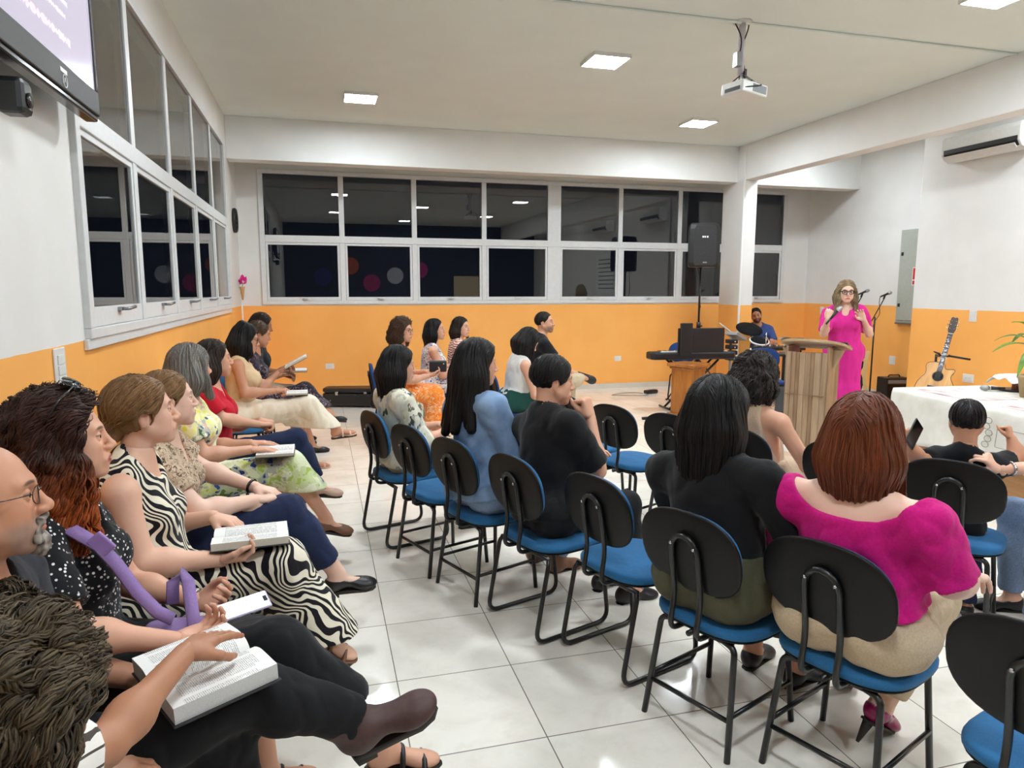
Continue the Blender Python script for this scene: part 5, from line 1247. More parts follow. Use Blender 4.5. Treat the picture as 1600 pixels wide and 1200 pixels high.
    def shirt(s, mat, sleeve=0.55, neck=0.075, nf=0.0, nd=0.0, hem=-0.06, inf=0.014, name='shirt', fold=(0.006, 22), vneck=0, sless=0.0, ag=1.05, extra=(), cuts=(), label=None, seed=1):
        pr = s.sel('torso')
        if sleeve: pr = pr+s.sleeve('L', sleeve, ag)+s.sleeve('R', sleeve, ag)
        pr += list(extra)
        c = [plane(-s.t, -float(s.t@s.at(hem)), 0.006)] if hem is not None else []
        c.append(ell(s.at(1.0, 0.02+nf, 0)+V3(0, 0, 0.02-nd), (neck*1.0, neck*1.08, neck), 0.008, op='s'))
        if vneck: c.append(ell(s.at(0.9, 0.09, 0), (0.05, 0.03+vneck*0.2, vneck), 0.01, op='s'))
        if sless:
            for side, i in (('L', 1), ('R', -1)): c.append(plane(s.l*i+s.t*0.18, float((nrm(s.l*i+s.t*0.18))@(s.S[side]-s.l*i*sless)), 0.01))
        return s.cloth(name, pr, inf, mat, fold, 1.0, seed, c+list(cuts), label)
    def hips(s, waist):
        c = (s.t, float(s.t@s.at(waist))); out = [ell(s.P+s.f*-0.005, (0.118*s.g*s.sc, 0.168*s.g*s.sc, 0.105*s.sc), 0.05, clip=c)]
        b = s.sel('torso')[1]; out.append(ell(b.c, b.r, 0.05, clip=c))
        for q in s.sel('torso')[3:]:
            if q.t == 'e' and q.c[2] < s.P[2]+0.05: out.append(ell(q.c, q.r, q.k, clip=c))
        return out
    def pants(s, mat, inf=0.009, cut=0.93, waist=0.16, name='trousers', fold=(0.0065, 24), label=None, lcut=None):
        pr = s.hips(waist)
        for side in 'LR':
            K, A = s.K[side], s.A[side]; e = K+(A-K)*cut; n = nrm(A-K); pr += s.sel('thigh'+side); lg = (0.7+0.3*s.g)*s.sc
            pr += [cap(K, e+n*0.03, 0.058*lg, 0.047*lg, 0.03, clip=(n, float(n@e))), ell(K+(A-K)*0.3-nrm(np.cross(nrm(A-K), V3(0, 1, 0)))*0.016, 0.055*lg, 0.06)]
        return s.cloth(name, pr, inf, mat, fold, 1.0, 4, [], label)
    def skirt(s, mat, hem=0.35, inf=0.016, flare=0.085, waist=0.2, name='skirt', fold=(0.006, 24), stretch=(1, 1, 0.45), extra=(), body=False, label=None, sleeve=0, neck=0.08, nf=0.0, nd=0.0, sless=0.0, vneck=0, tuck=0.06):
        """a skirt or, with body=True, a one-piece dress"""
        pr = s.sel('torso') if body else s.hips(waist)
        if body and sleeve: pr = pr+s.sleeve('L', sleeve)+s.sleeve('R', sleeve)
        for side in 'LR': pr = pr+s.sel('thigh'+side)
        hm = (s.Hp['L']+s.Hp['R'])/2; km = (s.K['L']+s.K['R'])/2
        pr.append(cap(hm, km, 0.085*s.g, 0.055, 0.08))
        lim = []
        for side in 'LR':
            K, A = s.K[side], s.A[side]; z1 = hem-0.03
            if K[2] > hem:
                t = min(1.0, (K[2]-z1)/max(0.02, K[2]-A[2])); e = K+(A-K)*t; h_ = (e-K)*V3(1, 1, 0); L_ = np.linalg.norm(h_); e = K+h_*min(1.0, 0.16/max(L_, 1e-6))+V3(0, 0, z1-K[2]); pr.append(cap(K, e, 0.060, flare, 0.07))
                lim.append(e)
        if len(lim) == 2: pr.append(cap(km, (lim[0]+lim[1])/2, 0.05, flare*0.9, 0.09))
        c = [plane((0, 0, -1), -hem, 0.006)]
        if body:
            c.append(ell(s.at(1.0, 0.02+nf, 0)+V3(0, 0, 0.02-nd), (neck, neck*1.1, neck), 0.008, op='s'))
            if vneck: c.append(ell(s.at(0.9, 0.09, 0), (0.05, 0.03+vneck*0.2, vneck), 0.01, op='s'))
            if sless:
                for side, i in (('L', 1), ('R', -1)): c.append(plane(s.l*i+s.t*0.18, float((nrm(s.l*i+s.t*0.18))@(s.S[side]-s.l*i*sless)), 0.01))
        return s.cloth(name, pr+list(extra), inf, mat, fold, 1.0, 6, c, label, stretch)
    def shoe(s, side, mat, style='flat', inf=0.006, label=None):
        FR, k = s.FR[side]; A = s.A[side]; pr = [q for q in s.B if q.tag == 'foot'+side]
        up = FR[:, 2]; sole_z = float(up@(A+FR@(V3(0, 0, -0.088)*k)))
        cuts = [plane(-up, -sole_z, 0.004)]
        if style in ('flat', 'sneaker'):
            c = A+FR@(V3(0.045, 0, 0.0)*k); cuts.append(ell(c, V3(0.068, 0.036, 0.062)*k if style == 'flat' else V3(0.05, 0.034, 0.05)*k, 0.006, op='s', R=FR)); cuts.append(plane(up, float(up@(A+FR@(V3(0, 0, -0.018 if style == 'flat' else 0.0)*k))), 0.006))
        elif style == 'boot':
            sh = s.sel('shin'+side); n = nrm(s.K[side]-A); e = A+n*0.13; pr = pr+[cap(A+FR@(V3(-0.01, 0, -0.02)*k), e+n*0.03, 0.046, 0.046, 0.03, clip=(n, float(n@e)))]; inf = 0.010
        elif style == 'sandal':
            cuts.append(plane(up, float(up@(A+FR@(V3(0, 0, -0.072)*k))), 0.003)); inf = 0.012
        elif style == 'heel':
            c = A+FR@(V3(0.045, 0, 0.0)*k); cuts.append(ell(c, V3(0.066, 0.036, 0.062)*k, 0.006, op='s', R=FR)); cuts.append(plane(up, float(up@(A+FR@(V3(0, 0, -0.02)*k))), 0.006))
        o = s.cloth('shoe', pr, inf, mat, (0, 1), 0.6, 1, cuts, label)
        sl = MB(); out = []
        L0, L1 = (-0.064, 0.185)
        for (x, y) in ((L0, 0.0), (-0.05, 0.030), (0.0, 0.034), (0.08, 0.040), (0.13, 0.046), (0.168, 0.032), (L1, 0.0), (0.168, -0.032), (0.13, -0.046), (0.08, -0.040), (0.0, -0.034), (-0.05, -0.030)): out.append((x*k*0.97, y*k*0.9))
        th = {'flat': 0.010, 'boot': 0.018, 'sneaker': 0.02, 'sandal': 0.016, 'heel': 0.006}[style]
        M4 = Matrix([[*FR[0], A[0]], [*FR[1], A[1]], [*FR[2], A[2]], [0, 0, 0, 1]]); z = -0.083*k
        sl.prism(out, z-th, z+0.003, M=M4, smooth=True)
        if style in ('flat', 'boot'): sl.prism([(x, y) for x, y in ((-0.062*k, 0), (-0.05*k, 0.028*k), (0.0, 0.03*k), (0.0, -0.03*k), (-0.05*k, -0.028*k))], z-th-0.014, z-th, M=M4)
        if style == 'heel': sl.tube([tuple(M4 @ Vector((-0.04*k, 0, z))), tuple(M4 @ Vector((-0.05*k, 0, z-0.085)))], [0.02, 0.006], 8)
        obj('sole', sl, M_rubber, o)
        if style == 'sandal':
            for xx, w in ((0.12, 0.048), (0.05, 0.042)):
                st = [tuple(M4 @ Vector((xx*k, w*k*math.cos(a)*1.12, z+0.002+0.062*k*(0.62 if xx > 0.1 else 1.05)*math.sin(a)))) for a in [PI*i/10 for i in range(11)]]
                obj('strap', MB().tube(st, 0.009, 6), mat, o)
        return o
    # ---- hair
    def H2L(s, q): return s.Hc+(V3(q)*s.hs)@s.HR.T if np.ndim(q) == 1 else s.Hc+(np.asarray(q)*s.hs)@s.HR.T
    def hair(s, col, style='long', length=0.30, thick=0.018, front=0.030, strands=700, curl=0.0, freq=55, part=0.0, width=0.0032, mat=None, side_l=0.0, side_r=0.0, var=0.35, cap_r=(0.093, 0.075, 0.086), seed=2,
             back=0.0, low=-0.05, tip=None, fringe=0.0, bun=None, spread=0.0, wavy=0.0):
        hs = s.hs; pr = []; mat = mat or M_hair; h = lambda *q: s.H2L(V3(*q))
        HR = s.HR
        pr.append(ell(h(-0.017, 0, 0.030), V3(*cap_r)*hs+thick, 0.02, R=HR))
        dn = V3(0, 0, -1.0)
        cuts = []
        fn = nrm(HR@V3(0.867, 0, -0.498)); fd = float(fn@s.Hc)+front*hs
        cuts.append(plane(fn, fd, 0.012))
        fb = field(s.B+[s.neck], 0.0)
        if style in ('long', 'bob', 'curly'):
            base = -0.03; n = 7
            for i in range(n):
                a = math.radians(-100+200*i/(n-1)); y = 0.070*math.sin(a); x = -0.035-0.062*math.cos(a)
                L = length*(1-0.12*abs(math.sin(a)))
                p0 = h(x, y, -0.01); p1 = h(x*1.06, y*1.1, -0.07); out = nrm(HR@V3(-math.cos(a), math.sin(a), 0))
                p2 = p0+dn*L+out*(spread+back)
                r0 = 0.030*hs+thick*0.5; r1 = r0*(0.75 if style != 'curly' else 1.3); pr += [cap(p0, p1, r0, r0, 0.03), cap(p1, p2, r0, r1*0.75, 0.05)]
            for sd, sg in ((side_l, 1), (side_r, -1)):
                if sd:
                    p0 = h(0.02, 0.078*sg, 0.02); p1 = h(0.022, 0.084*sg, -0.08); p2 = p1+dn*sd+HR@V3(0.02, 0.02*sg, 0); pr += [cap(p0, p1, 0.022, 0.026, 0.02), cap(p1, p2, 0.026, 0.018, 0.03)]
        if style == 'short' or style == 'tied':
            cuts.append(plane(nrm(HR@V3(0.55, 0, -0.83)), float(nrm(HR@V3(0.55, 0, -0.83))@h(-0.06, 0, low)), 0.012))
            for i in (-1, 1): cuts.append(ell(h(-0.005, 0.088*i, -0.014), V3(0.024, 0.034, 0.034)*hs, 0.008, op='s', R=HR))
        if bun: pr.append(ell(h(*bun[:3]), V3(bun[3], bun[3]*1.05, bun[3])*hs, 0.025))
        am = 0.0025 if not curl else curl
        lo, hi = bounds(pr, thick*0.4+0.02+am)
        base = field(pr)
        def f(P):
            P = P.astype(F4); d = base(P)
            if curl: d = d+F4(curl)*wob(P, freq, seed)+F4(curl*0.55)*wob(P, freq*2.1, seed+1)
            else:
                q = (P-s.Hc.astype(F4))@HR.astype(F4); ang = np.arctan2(q[:, 1], q[:, 0]+F4(0.017))
                if style == 'short': d = d+F4(thick*0.85)*np.clip((F4(0.005*hs)-q[:, 2])/F4(0.065*hs), 0, 1)
                d = d+F4(0.0012)*np.sin(ang*34+2*np.sin(q[:, 2]*24))+F4(0.002)*np.sin(ang*11+q[:, 2]*9)
            for q in cuts:
                v = pval(q, P, 0.0)
                if q.t == 'p' and q is cuts[0] and style in ('long', 'bob', 'curly'):
                    # the hairline only frames the face: lower down the curtain is free
                    v = v-F4(0.16)*np.clip((F4(s.Hc[2]-0.02*hs)-P[:, 2])/F4(0.13), 0, 1)
                d = smax(d, v, F4(q.k)) if q.op == 'i' else smax(d, -v, F4(q.k))
            return d
        if tip: pass
        v, q = nets(f, lo, hi, s.R['r'])
        if len(v) == 0: return None
        rs = np.random.RandomState(seed+11)
        def shade(p):
            c = np.tile(V3(col), (len(p), 1))
            if tip is not None: w = np.clip((s.Hc[2]-0.02-p[:, 2])/0.16, 0, 1)[:, None]; c = c*(1-w)+V3(tip)*w
            return c
        parts, cols = [(v, q)], [shade(v)*(1-0.25*var)]
        if strands:
            # locks that hug the hair surface, combed from the parting over the head and down
            d = rs.normal(size=(strands*3, 3)); d[:, 2] = np.abs(d[:, 2])*0.9-0.15; d /= np.linalg.norm(d, axis=1)[:, None]
            q0 = V3(-0.017, 0, 0.030)+d*(V3(*cap_r)+thick/hs); ok = (q0@V3(0.867, 0, -0.498) < front-0.002)
            p = s.H2L(q0[ok][:strands]); n = len(p)
            fine = 0.5 if curl else 1.0; steps = int(np.clip((length+0.16)/0.016, 8, 46)/fine) if style in ('long', 'bob', 'curly') else 10
            path = [p.copy()]; e = 0.003; ll = rs.uniform(0.6, 1.05, n); alive = np.ones(n)
            hl = HR[:, 1]; hf = HR[:, 0]; hu = HR[:, 2]
            def proj(p, off):
                d0 = f(p); g = np.stack([f(p+V3(e, 0, 0))-d0, f(p+V3(0, e, 0))-d0, f(p+V3(0, 0, e))-d0], 1)/e; g /= np.maximum(np.linalg.norm(g, axis=1), 1e-5)[:, None]
                return p-g*np.clip(d0-off, -0.02, 0.02)[:, None], g
            offs = rs.uniform(0.0, 0.0025, n)+(rs.uniform(0, curl*0.6, n) if curl else 0)
            p, g = proj(p, offs); path = [p.copy()]; L = np.zeros(n); ph = rs.uniform(0, 6.28, n)
            for st in range(steps):
                q_ = (p-s.Hc)@HR/hs; top = np.clip((q_[:, 2]-0.02)/0.07, 0, 1)[:, None]
                lat = np.sign(q_[:, 1]-part)[:, None]*hl
                fl = dn*(1-top)*1.0+top*(lat*0.9+hf*(-0.55 if style != 'short' else 0.25)-hu*0.15)
                if style in ('short', 'tied'): fl = -hf*0.9+hu*(-0.55)+lat*0.25 if style == 'tied' else -hf*0.5-hu*0.5+lat*0.5
                fl = fl-g*np.einsum('ij,ij->i', fl, g)[:, None]; fl /= np.maximum(np.linalg.norm(fl, axis=1), 1e-5)[:, None]
                p = p+fl*0.016*fine*ll[:, None]
                p, g = proj(p, offs)
                pp = p
                if curl or wavy:
                    b = np.cross(fl, g); k_ = (0.0075 if curl else wavy); fr_ = 0.9*fine*(1.1 if curl else 1.0); pp = p+b*(k_*np.sin(st*fr_*(0.8+0.4*ll)+ph))[:, None]+g*(k_*0.7*np.cos(st*fr_*(0.8+0.4*ll)+ph)+k_*0.5)[:, None]
                path.append(pp.copy())
            path = np.stack(path, 1)                         # n, m, 3
            m = path.shape[1]; tg = np.gradient(path, axis=1); tg /= np.maximum(np.linalg.norm(tg, axis=2), 1e-6)[:, :, None]
            o_ = path-s.Hc; o_[:, :, 2] *= 0.2; nn = o_-tg*np.einsum('ijk,ijk->ij', o_, tg)[:, :, None]; nn /= np.maximum(np.linalg.norm(nn, axis=2), 1e-6)[:, :, None]; bb = np.cross(tg, nn)
            u = np.linspace(0, 1, m); wd = width*np.clip(np.minimum(u*6+0.25, (1-u)*3.0+0.08), 0, 1)*1.0
            wv = wd[None, :, None]*rs.uniform(0.6, 1.2, n)[:, None, None]
            ring = [path+bb*wv, path+nn*wv*0.28, path-bb*wv, path-nn*wv*0.28]
            VV = np.stack(ring, 2).reshape(-1, 3)
            i, j, k = np.meshgrid(np.arange(n), np.arange(m-1), np.arange(4), indexing='ij'); i, j, k = i.ravel(), j.ravel(), k.ravel(); k2 = (k+1) % 4
            ix = lambda jj, kk: (i*m+jj)*4+kk
            QQ = np.stack([ix(j, k), ix(j, k2), ix(j+1, k2), ix(j+1, k)], 1)
            tone = np.repeat(rs.uniform(1-var, 1+var*0.9, n), m*4)[:, None]
            parts.append((VV, QQ)); cols.append(np.clip(shade(VV)*tone, 0, 1))
        return mesh_np('hair', parts, mat, s.root, cols)
    def glasses(s, mat, r=0.021, thin=0.0016, lens=True, square=False):
        o = MB(); fr = []
        for i in (-1, 1):
            pts = []
            for a in [2*PI*k/24 for k in range(24)]:
                ca, sa = math.cos(a), math.sin(a)
                if square: ca, sa = math.copysign(abs(ca)**0.55, ca), math.copysign(abs(sa)**0.55, sa)
                pts.append(tuple(s.H2L((0.097-0.010*abs(ca)*(1 if ca*i > 0 else 0), 0.0325*i+r*1.08*ca, 0.0015+r*0.86*sa))))
            o.tube(pts, thin*s.hs, 6, closed=True)
            o.tube([tuple(s.H2L(q)) for q in ((0.086, 0.055*i, 0.008), (0.05, 0.077*i, 0.010), (-0.01, 0.082*i, 0.010), (-0.03, 0.080*i, -0.006))], thin*s.hs, 6)
        o.tube([tuple(s.H2L(q)) for q in ((0.099, 0.0105, 0.004), (0.1035, 0, 0.007), (0.099, -0.0105, 0.004))], thin*s.hs, 6)
        g = obj('glasses', o, mat, s.root)
        return g
    def band(s, side, mat, name='bracelet', u=0.93, r=0.032, w=0.009):
        E, W = s.E[side], s.W[side]; c = E+(W-E)*u; n = nrm(W-E); a = nrm(np.cross(n, V3(0, 0, 1))); b = np.cross(n, a)
        return obj(name, MB().tube([tuple(c+a*r*math.cos(t)+b*r*0.85*math.sin(t)) for t in [2*PI*i/20 for i in range(20)]], w*0.5, 6, closed=True), mat, s.root)
M_rubber = plain('sole_rubber', rgb(40, 34, 30), 0.7)
M_goldframe = plain('thin_metal_frame', rgb(70, 62, 58), 0.25, 0.8)
M_darkframe = plain('dark_spectacle_frame', rgb(26, 20, 20), 0.3)
# ------------------------------------------------------------------ cloth patterns
def pat(name, fn, rough=0.85, bump=0.15, sheen=0.1):
    t = NT(name); c = fn(t, t.obj()); t.set(c, rough, 0, 0.25); t.b.inputs['Sheen Weight'].default_value = sheen
    t.bump(t.math('ADD', t.math('MULTIPLY', t.noise(t.obj(), 200, 2), 0.06), t.noise(t.mapping(t.obj(), (1, 1, 0.5)), 11, 2, 0.5, 0.3)), bump*2.0, 0.022); return t.m
def zebra(t, o):
    w = t.n('ShaderNodeTexWave', wave_type='BANDS', bands_direction='DIAGONAL'); w.inputs['Scale'].default_value = 17; w.inputs['Distortion'].default_value = 16
    w.inputs['Detail'].default_value = 1.2; w.inputs['Detail Scale'].default_value = 0.55; t.l(t.mix(0.16, o, t.noise(o, 5.5, 1, out='Color')), w.inputs['Vector'])
    return t.ramp(w.outputs['Fac'], [(0.0, rgb(18, 16, 22)), (0.49, rgb(18, 16, 22)), (0.53, rgb(232, 222, 200)), (1.0, rgb(236, 228, 208))])
def leopard(t, o):
    v = t.n('ShaderNodeTexVoronoi'); v.inputs['Scale'].default_value = 62; nz = t.mix(0.12, o, t.noise(o, 30, 2, out='Color')); t.l(nz, v.inputs['Vector'])
    a = t.ramp(v.outputs['Distance'], [(0.22, rgb(150, 122, 98)), (0.30, rgb(44, 32, 28)), (0.44, rgb(60, 44, 38)), (0.52, rgb(196, 172, 146)), (1, rgb(206, 184, 160))])
    return t.mix(t.ramp(t.noise(o, 40, 2), [(0.45, (0, 0, 0)), (0.6, (0.8, 0.8, 0.8))]), a, rgb(190, 165, 140))
def dots(t, o):
    v = t.n('ShaderNodeTexVoronoi'); v.inputs['Scale'].default_value = 75; v.inputs['Randomness'].default_value = 0.75; t.l(o, v.inputs['Vector'])
    return t.ramp(v.outputs['Distance'], [(0.0, rgb(235, 232, 228)), (0.24, rgb(225, 222, 220)), (0.30, rgb(16, 16, 20)), (1, rgb(14, 14, 18))])
def floral(cols, scale, warp=0.25, stretch=(1, 1, 1)):
    def fn(t, o):
        o2 = t.mapping(o, stretch); n = t.noise(o2, scale*0.8, 3, out='Color'); m = t.mix(warp, o2, n)
        v = t.n('ShaderNodeTexVoronoi', feature='F1'); v.inputs['Scale'].default_value = scale; t.l(m, v.inputs['Vector'])
        sp = t.n('ShaderNodeSeparateColor'); t.l(v.outputs['Color'], sp.inputs[0])
        k = len(cols); c = t.ramp(sp.outputs[0], [(i/k, q) for i, q in enumerate(cols)], 'CONSTANT')
        e = t.math('GREATER_THAN', v.outputs['Distance'], 0.42); return t.mix(t.math('MULTIPLY', e, 0.55), c, cols[0])
    return fn
def stripes(c1, c2, scale, dist=1.5, axis='Z'):
    def fn(t, o):
        w = t.n('ShaderNodeTexWave', wave_type='BANDS', bands_direction=axis); w.inputs['Scale'].default_value = scale; w.inputs['Distortion'].default_value = dist; w.inputs['Detail'].default_value = 1; t.l(o, w.inputs['Vector'])
        return t.ramp(w.outputs['Fac'], [(0.4, c1), (0.5, c2)])
    return fn
def plaid(t, o):
    sp = t.n('ShaderNodeSeparateXYZ'); t.l(t.mapping(o, (1, 1, 1), (0.3, 0.2, 0.4)), sp.inputs[0])
    def ln(c): return t.math('GREATER_THAN', t.math('ABSOLUTE', t.math('SUBTRACT', t.math('FRACT', t.math('MULTIPLY', c, 34)), 0.5)), 0.42)
    l = t.math('MAXIMUM', t.math('MAXIMUM', ln(sp.outputs[0]), ln(sp.outputs[2])), 0.0)
    return t.mix(l, rgb(228, 224, 216), rgb(70, 62, 58))
M_zebra = pat('zebra_print', zebra); M_leo = pat('leopard_print', leopard); M_dots = pat('white_dots_on_black', dots); M_plaid = pat('white_plaid', plaid)
M_tropic = pat('bright_floral', floral([rgb(240, 234, 206), rgb(226, 214, 90), rgb(246, 240, 214), rgb(120, 170, 70), rgb(214, 70, 100), rgb(60, 90, 120), rgb(236, 224, 80), rgb(232, 150, 130), rgb(70, 96, 60), rgb(240, 236, 150)], 15, 0.3))
M_tropicskirt = pat('bright_floral_skirt', floral([rgb(222, 226, 190), rgb(90, 120, 56), rgb(44, 74, 130), rgb(236, 236, 214), rgb(168, 188, 90), rgb(36, 56, 110), rgb(206, 214, 130)], 13, 0.35))
M_orangef = pat('orange_floral', floral([rgb(240, 132, 40), rgb(245, 160, 80), rgb(240, 222, 196), rgb(232, 112, 26), rgb(250, 190, 140), rgb(238, 130, 40)], 26, 0.35))
M_bluef = pat('white_blue_floral', floral([rgb(236, 234, 232), rgb(70, 110, 190), rgb(240, 238, 234), rgb(30, 30, 40), rgb(220, 120, 100), rgb(238, 236, 230)], 22, 0.3))
M_redst = pat('red_cream_stripes', stripes(rgb(150, 60, 56), rgb(232, 206, 190), 12, 7))
M_brush = pat('brush_print', floral([rgb(222, 218, 200), rgb(206, 204, 178), rgb(228, 224, 210), rgb(108, 106, 80), rgb(150, 164, 194), rgb(222, 218, 204), rgb(214, 210, 190), rgb(70, 74, 62)], 14, 0.4, (1, 1, 0.5)))
M_darkf = pat('dark_floral', floral([rgb(30, 26, 36), rgb(40, 34, 44), rgb(150, 130, 140), rgb(28, 24, 34), rgb(90, 70, 86), rgb(32, 28, 38)], 34, 0.25))
def denim(t, o):
    n = t.noise(o, 9, 4); f = t.noise(t.mapping(o, (1, 1, 0.2)), 260, 2)
    return t.mix(t.math('MULTIPLY', f, 0.35), t.ramp(n, [(0.3, rgb(74, 102, 142)), (0.7, rgb(128, 156, 190))]), rgb(150, 172, 200))
M_denim = pat('light_denim', denim)
M_jeans = fabric('navy_jeans', rgb(32, 42, 72), 0.2, 240); M_bluejeans = fabric('washed_jeans', rgb(120, 140, 170), 0.25, 200)
M_blackc = fabric('black_cotton', rgb(16, 16, 19), 0.15, 200, sheen=0.1); M_blackt = fabric('black_trousers', rgb(20, 20, 23), 0.15, 200, sheen=0.04)
M_redtop = fabric('red_blouse', rgb(190, 24, 44), 0.1); M_mag = fabric('magenta_blouse', rgb(190, 16, 116), 0.12, 120); M_pink = fabric('hot_pink_dress', rgb(206, 40, 138), 0.08, 140)
M_beigedress = fabric('beige_knit', rgb(216, 188, 150), 0.08); M_cream = fabric('cream_skirt', rgb(232, 222, 202), 0.06); M_beigep = fabric('beige_trousers', rgb(186, 168, 142), 0.1)
M_olive = fabric('olive_skirt', rgb(72, 72, 54), 0.12); M_green = fabric('dark_green_skirt', rgb(26, 70, 62), 0.12); M_sand = fabric('sand_top', rgb(196, 172, 148), 0.08); M_whitet = fabric('white_top', rgb(232, 230, 226), 0.05)
M_bluesh = fabric('blue_shirt', rgb(60, 76, 130), 0.15); M_khaki = fabric('khaki_trousers', rgb(196, 178, 148), 0.1); M_darkpolo = fabric('charcoal_polo', rgb(44, 44, 50), 0.12); M_wine = fabric('wine_collar', rgb(110, 22, 46), 0.1)
M_lea = plain('black_leather', rgb(26, 24, 26), 0.4, 0, 0.15, 60, 0.1); M_brownlea = plain('dark_brown_suede', rgb(62, 36, 34), 0.6, 0, 0.2, 60, 0.15); M_tan = plain('tan_leather', rgb(112, 74, 52), 0.5); M_nude = plain('nude_leather', rgb(206, 172, 152), 0.45); M_magsh = plain('magenta_patent', rgb(128, 12, 74), 0.2)
M_purple = fabric('purple_canvas', rgb(138, 112, 162), 0.1, 260); M_silver = plain('silver_band', rgb(190, 188, 184), 0.2, 0.9)
SK = rgb(222, 176, 152); SK2 = rgb(210, 160, 134); SK3 = rgb(190, 138, 110); SK4 = rgb(164, 114, 86); SKp = rgb(228, 190, 170)
BLK = (0.010, 0.008, 0.008); DBR = (0.030, 0.018, 0.013)
SPEED = globals().get('QUICK', None)

# ------------------------------------------------------------------ the congregation
GL = 'people seated along the left wall'
def lrow(*a, **k): return Person(*a, group=GL, **k).build()
# curly-haired person nearest the camera, reaching to the neighbour's book
p = Person('person with curly grey-brown hair and plaid shirt nearest the camera, hand on the open book', (-0.70, 1.00), 0, (-0.432, 1.00, 1.09), (35, -18, 0), 'f', SK4, 0, 1.0, 1.05,
    arms={'L': dict(w=(-0.315, 1.60, 0.845), e=(-0.41, 1.34, 0.815), d=(0.40, 0.88, -0.10), pose='flat', g=0.95), 'R': dict(w=(-0.42, 0.90, 0.72))}, group=GL).build()
p.shirt(M_plaid, 0.72, ag=1.15); p.pants(M_blackt)
for q in 'LR': p.shoe(q, M_lea)
p.hair(rgb(76, 63, 46), 'curly', 0.10, 0.040, front=0.045, strands=4200, curl=0.012, freq=75, mat=M_curl, width=0.0022, var=0.75, seed=5)
# bald man
p = lrow('bald man with glasses and grey goatee, black trousers, ankle boots, book on lap', (-0.72, 1.62), 0, (-0.680, 1.60, 1.225), (20, 2, 0), 'm', SK3, 0, 1.04, 1.08, hs=1.06,
    arms={'R': dict(w=(-0.50, 1.48, 0.665), d=(1, 0.3, -0.2), pose='rest'), 'L': dict(w=(-0.47, 1.86, 0.66), d=(0.9, -0.4, -0.2))},
    legs={'R': dict(k=(-0.20, 1.74, 0.655), a=(0.06, 1.79, 0.50), t=(0.85, -0.02, 0.38)), 'L': dict(k=(-0.27, 1.76, 0.53), a=(-0.24, 1.78, 0.085))}, stub=(rgb(120, 112, 108), 0.55), belly=0.03)
p.shirt(M_darkpolo, 0.7, neck=0.07); p.pants(M_blackt, cut=0.98); p.shoe('R', M_brownlea, 'boot', label='dark brown ankle boot'); p.shoe('L', M_brownlea, 'boot', label='dark brown ankle boot'); p.glasses(M_goldframe, thin=0.0011)
co_ = p.cloth('collar', [cap(p.N+V3(0, 0, -0.01), p.N+V3(-0.004, 0, 0.022), 0.068, 0.066, 0.02, clip=(V3(0, 0, 1), float(p.N[2]+0.025)))], 0.004, M_wine, (0.0, 1), 0.7, 1, [], 'dark red collar lining')
gb = [ell(p.H2L((0.088, 0, -0.106)), (0.022, 0.026, 0.026), 0.02)]+[cap(p.H2L((0.092, 0.020*i, -0.055)), p.H2L((0.086, 0.027*i, -0.09)), 0.007, 0.010, 0.012) for i in (-1, 1)]+[cap(p.H2L((0.104, 0.0, -0.050)), p.H2L((0.094, 0.022*i, -0.056)), 0.006, 0.006, 0.006) for i in (-1, 1)]
lo, hi = bounds(gb, 0.02); gf = field(gb, 0, lambda P: 0.003*wob(P, 330, 2)+0.0025*wob(P, 160, 5)); v, q = nets(gf, lo, hi, 0.0022)
gw = np.clip(0.55+0.6*wob(v, 260, 4), 0, 1)[:, None]; mesh_np('goatee', [(v, q)], M_curl, p.root, [V3(rgb(62, 54, 50))*(1-gw)+V3(rgb(176, 166, 156))*gw])
# long red curls
p = lrow('woman with long red curls and dotted blouse holding a phone', (-0.72, 2.15), 0, (-0.69, 2.15, 1.235), (17, 3, 0), 'f', SK2, 0, 1.0, 0.98, gaze=(0, 2),
    arms={'R': dict(w=(-0.40, 1.93, 0.715), e=(-0.62, 1.86, 0.80), d=(0.9, 0.5, 0), pose='cup', up=(0, 0.3, -1)), 'L': dict(w=(-0.385, 2.20, 0.705), d=(0.85, -0.45, 0.1), pose='cup', up=(0.0, 0.7, -0.7))},
    legs={'R': dict(k=(-0.15, 2.00, 0.615), a=(0.15, 1.975, 0.29), t=(1, 0.03, -0.12)), 'L': dict(k=(-0.26, 2.23, 0.52), a=(-0.22, 2.25, 0.085))}, lips=rgb(150, 62, 62))
p.label = p.root['label'] = 'woman with long red curls, dotted black blouse and purple bag strap, holding a phone'
p.shirt(M_dots, 0.72, neck=0.085, nf=0.02, nd=0.0, vneck=0.07, hem=0.14, name='blouse'); p.skirt(M_blackc, hem=0.46, waist=0.34)
for q in 'LR': p.shoe(q, M_lea, 'sandal', label='black strappy sandal')
p.hair(rgb(58, 32, 24), 'curly', 0.36, 0.036, front=0.022, strands=3000, curl=0.013, freq=58, mat=M_curl, width=0.0028, tip=rgb(158, 76, 30), var=0.5, side_r=0.26, side_l=0.26, seed=7, spread=0.02)
p.band('L', M_silver, 'wrist_watch', 0.93, 0.031, 0.02)
sg = MB()
for i in (-1, 1):
    sg.lathe([(0.0, 0.003), (0.024, 0.0), (0.026, -0.004), (0.0, -0.004)], 20, M=Matrix.Translation(Vector(p.H2L((0.035, 0.038*i, 0.158)))) @ Matrix.Rotation(0.5, 4, 'Y'))
    sg.tube([tuple(p.H2L(q)) for q in ((0.04, 0.062*i, 0.156), (0.0, 0.112*i, 0.125), (-0.04, 0.125*i, 0.07))], 0.003, 6)
obj('sunglasses', sg.tube([tuple(p.H2L((0.04, -0.014, 0.16))), tuple(p.H2L((0.04, 0.014, 0.16)))], 0.003, 6), M_blackgloss, p.root)
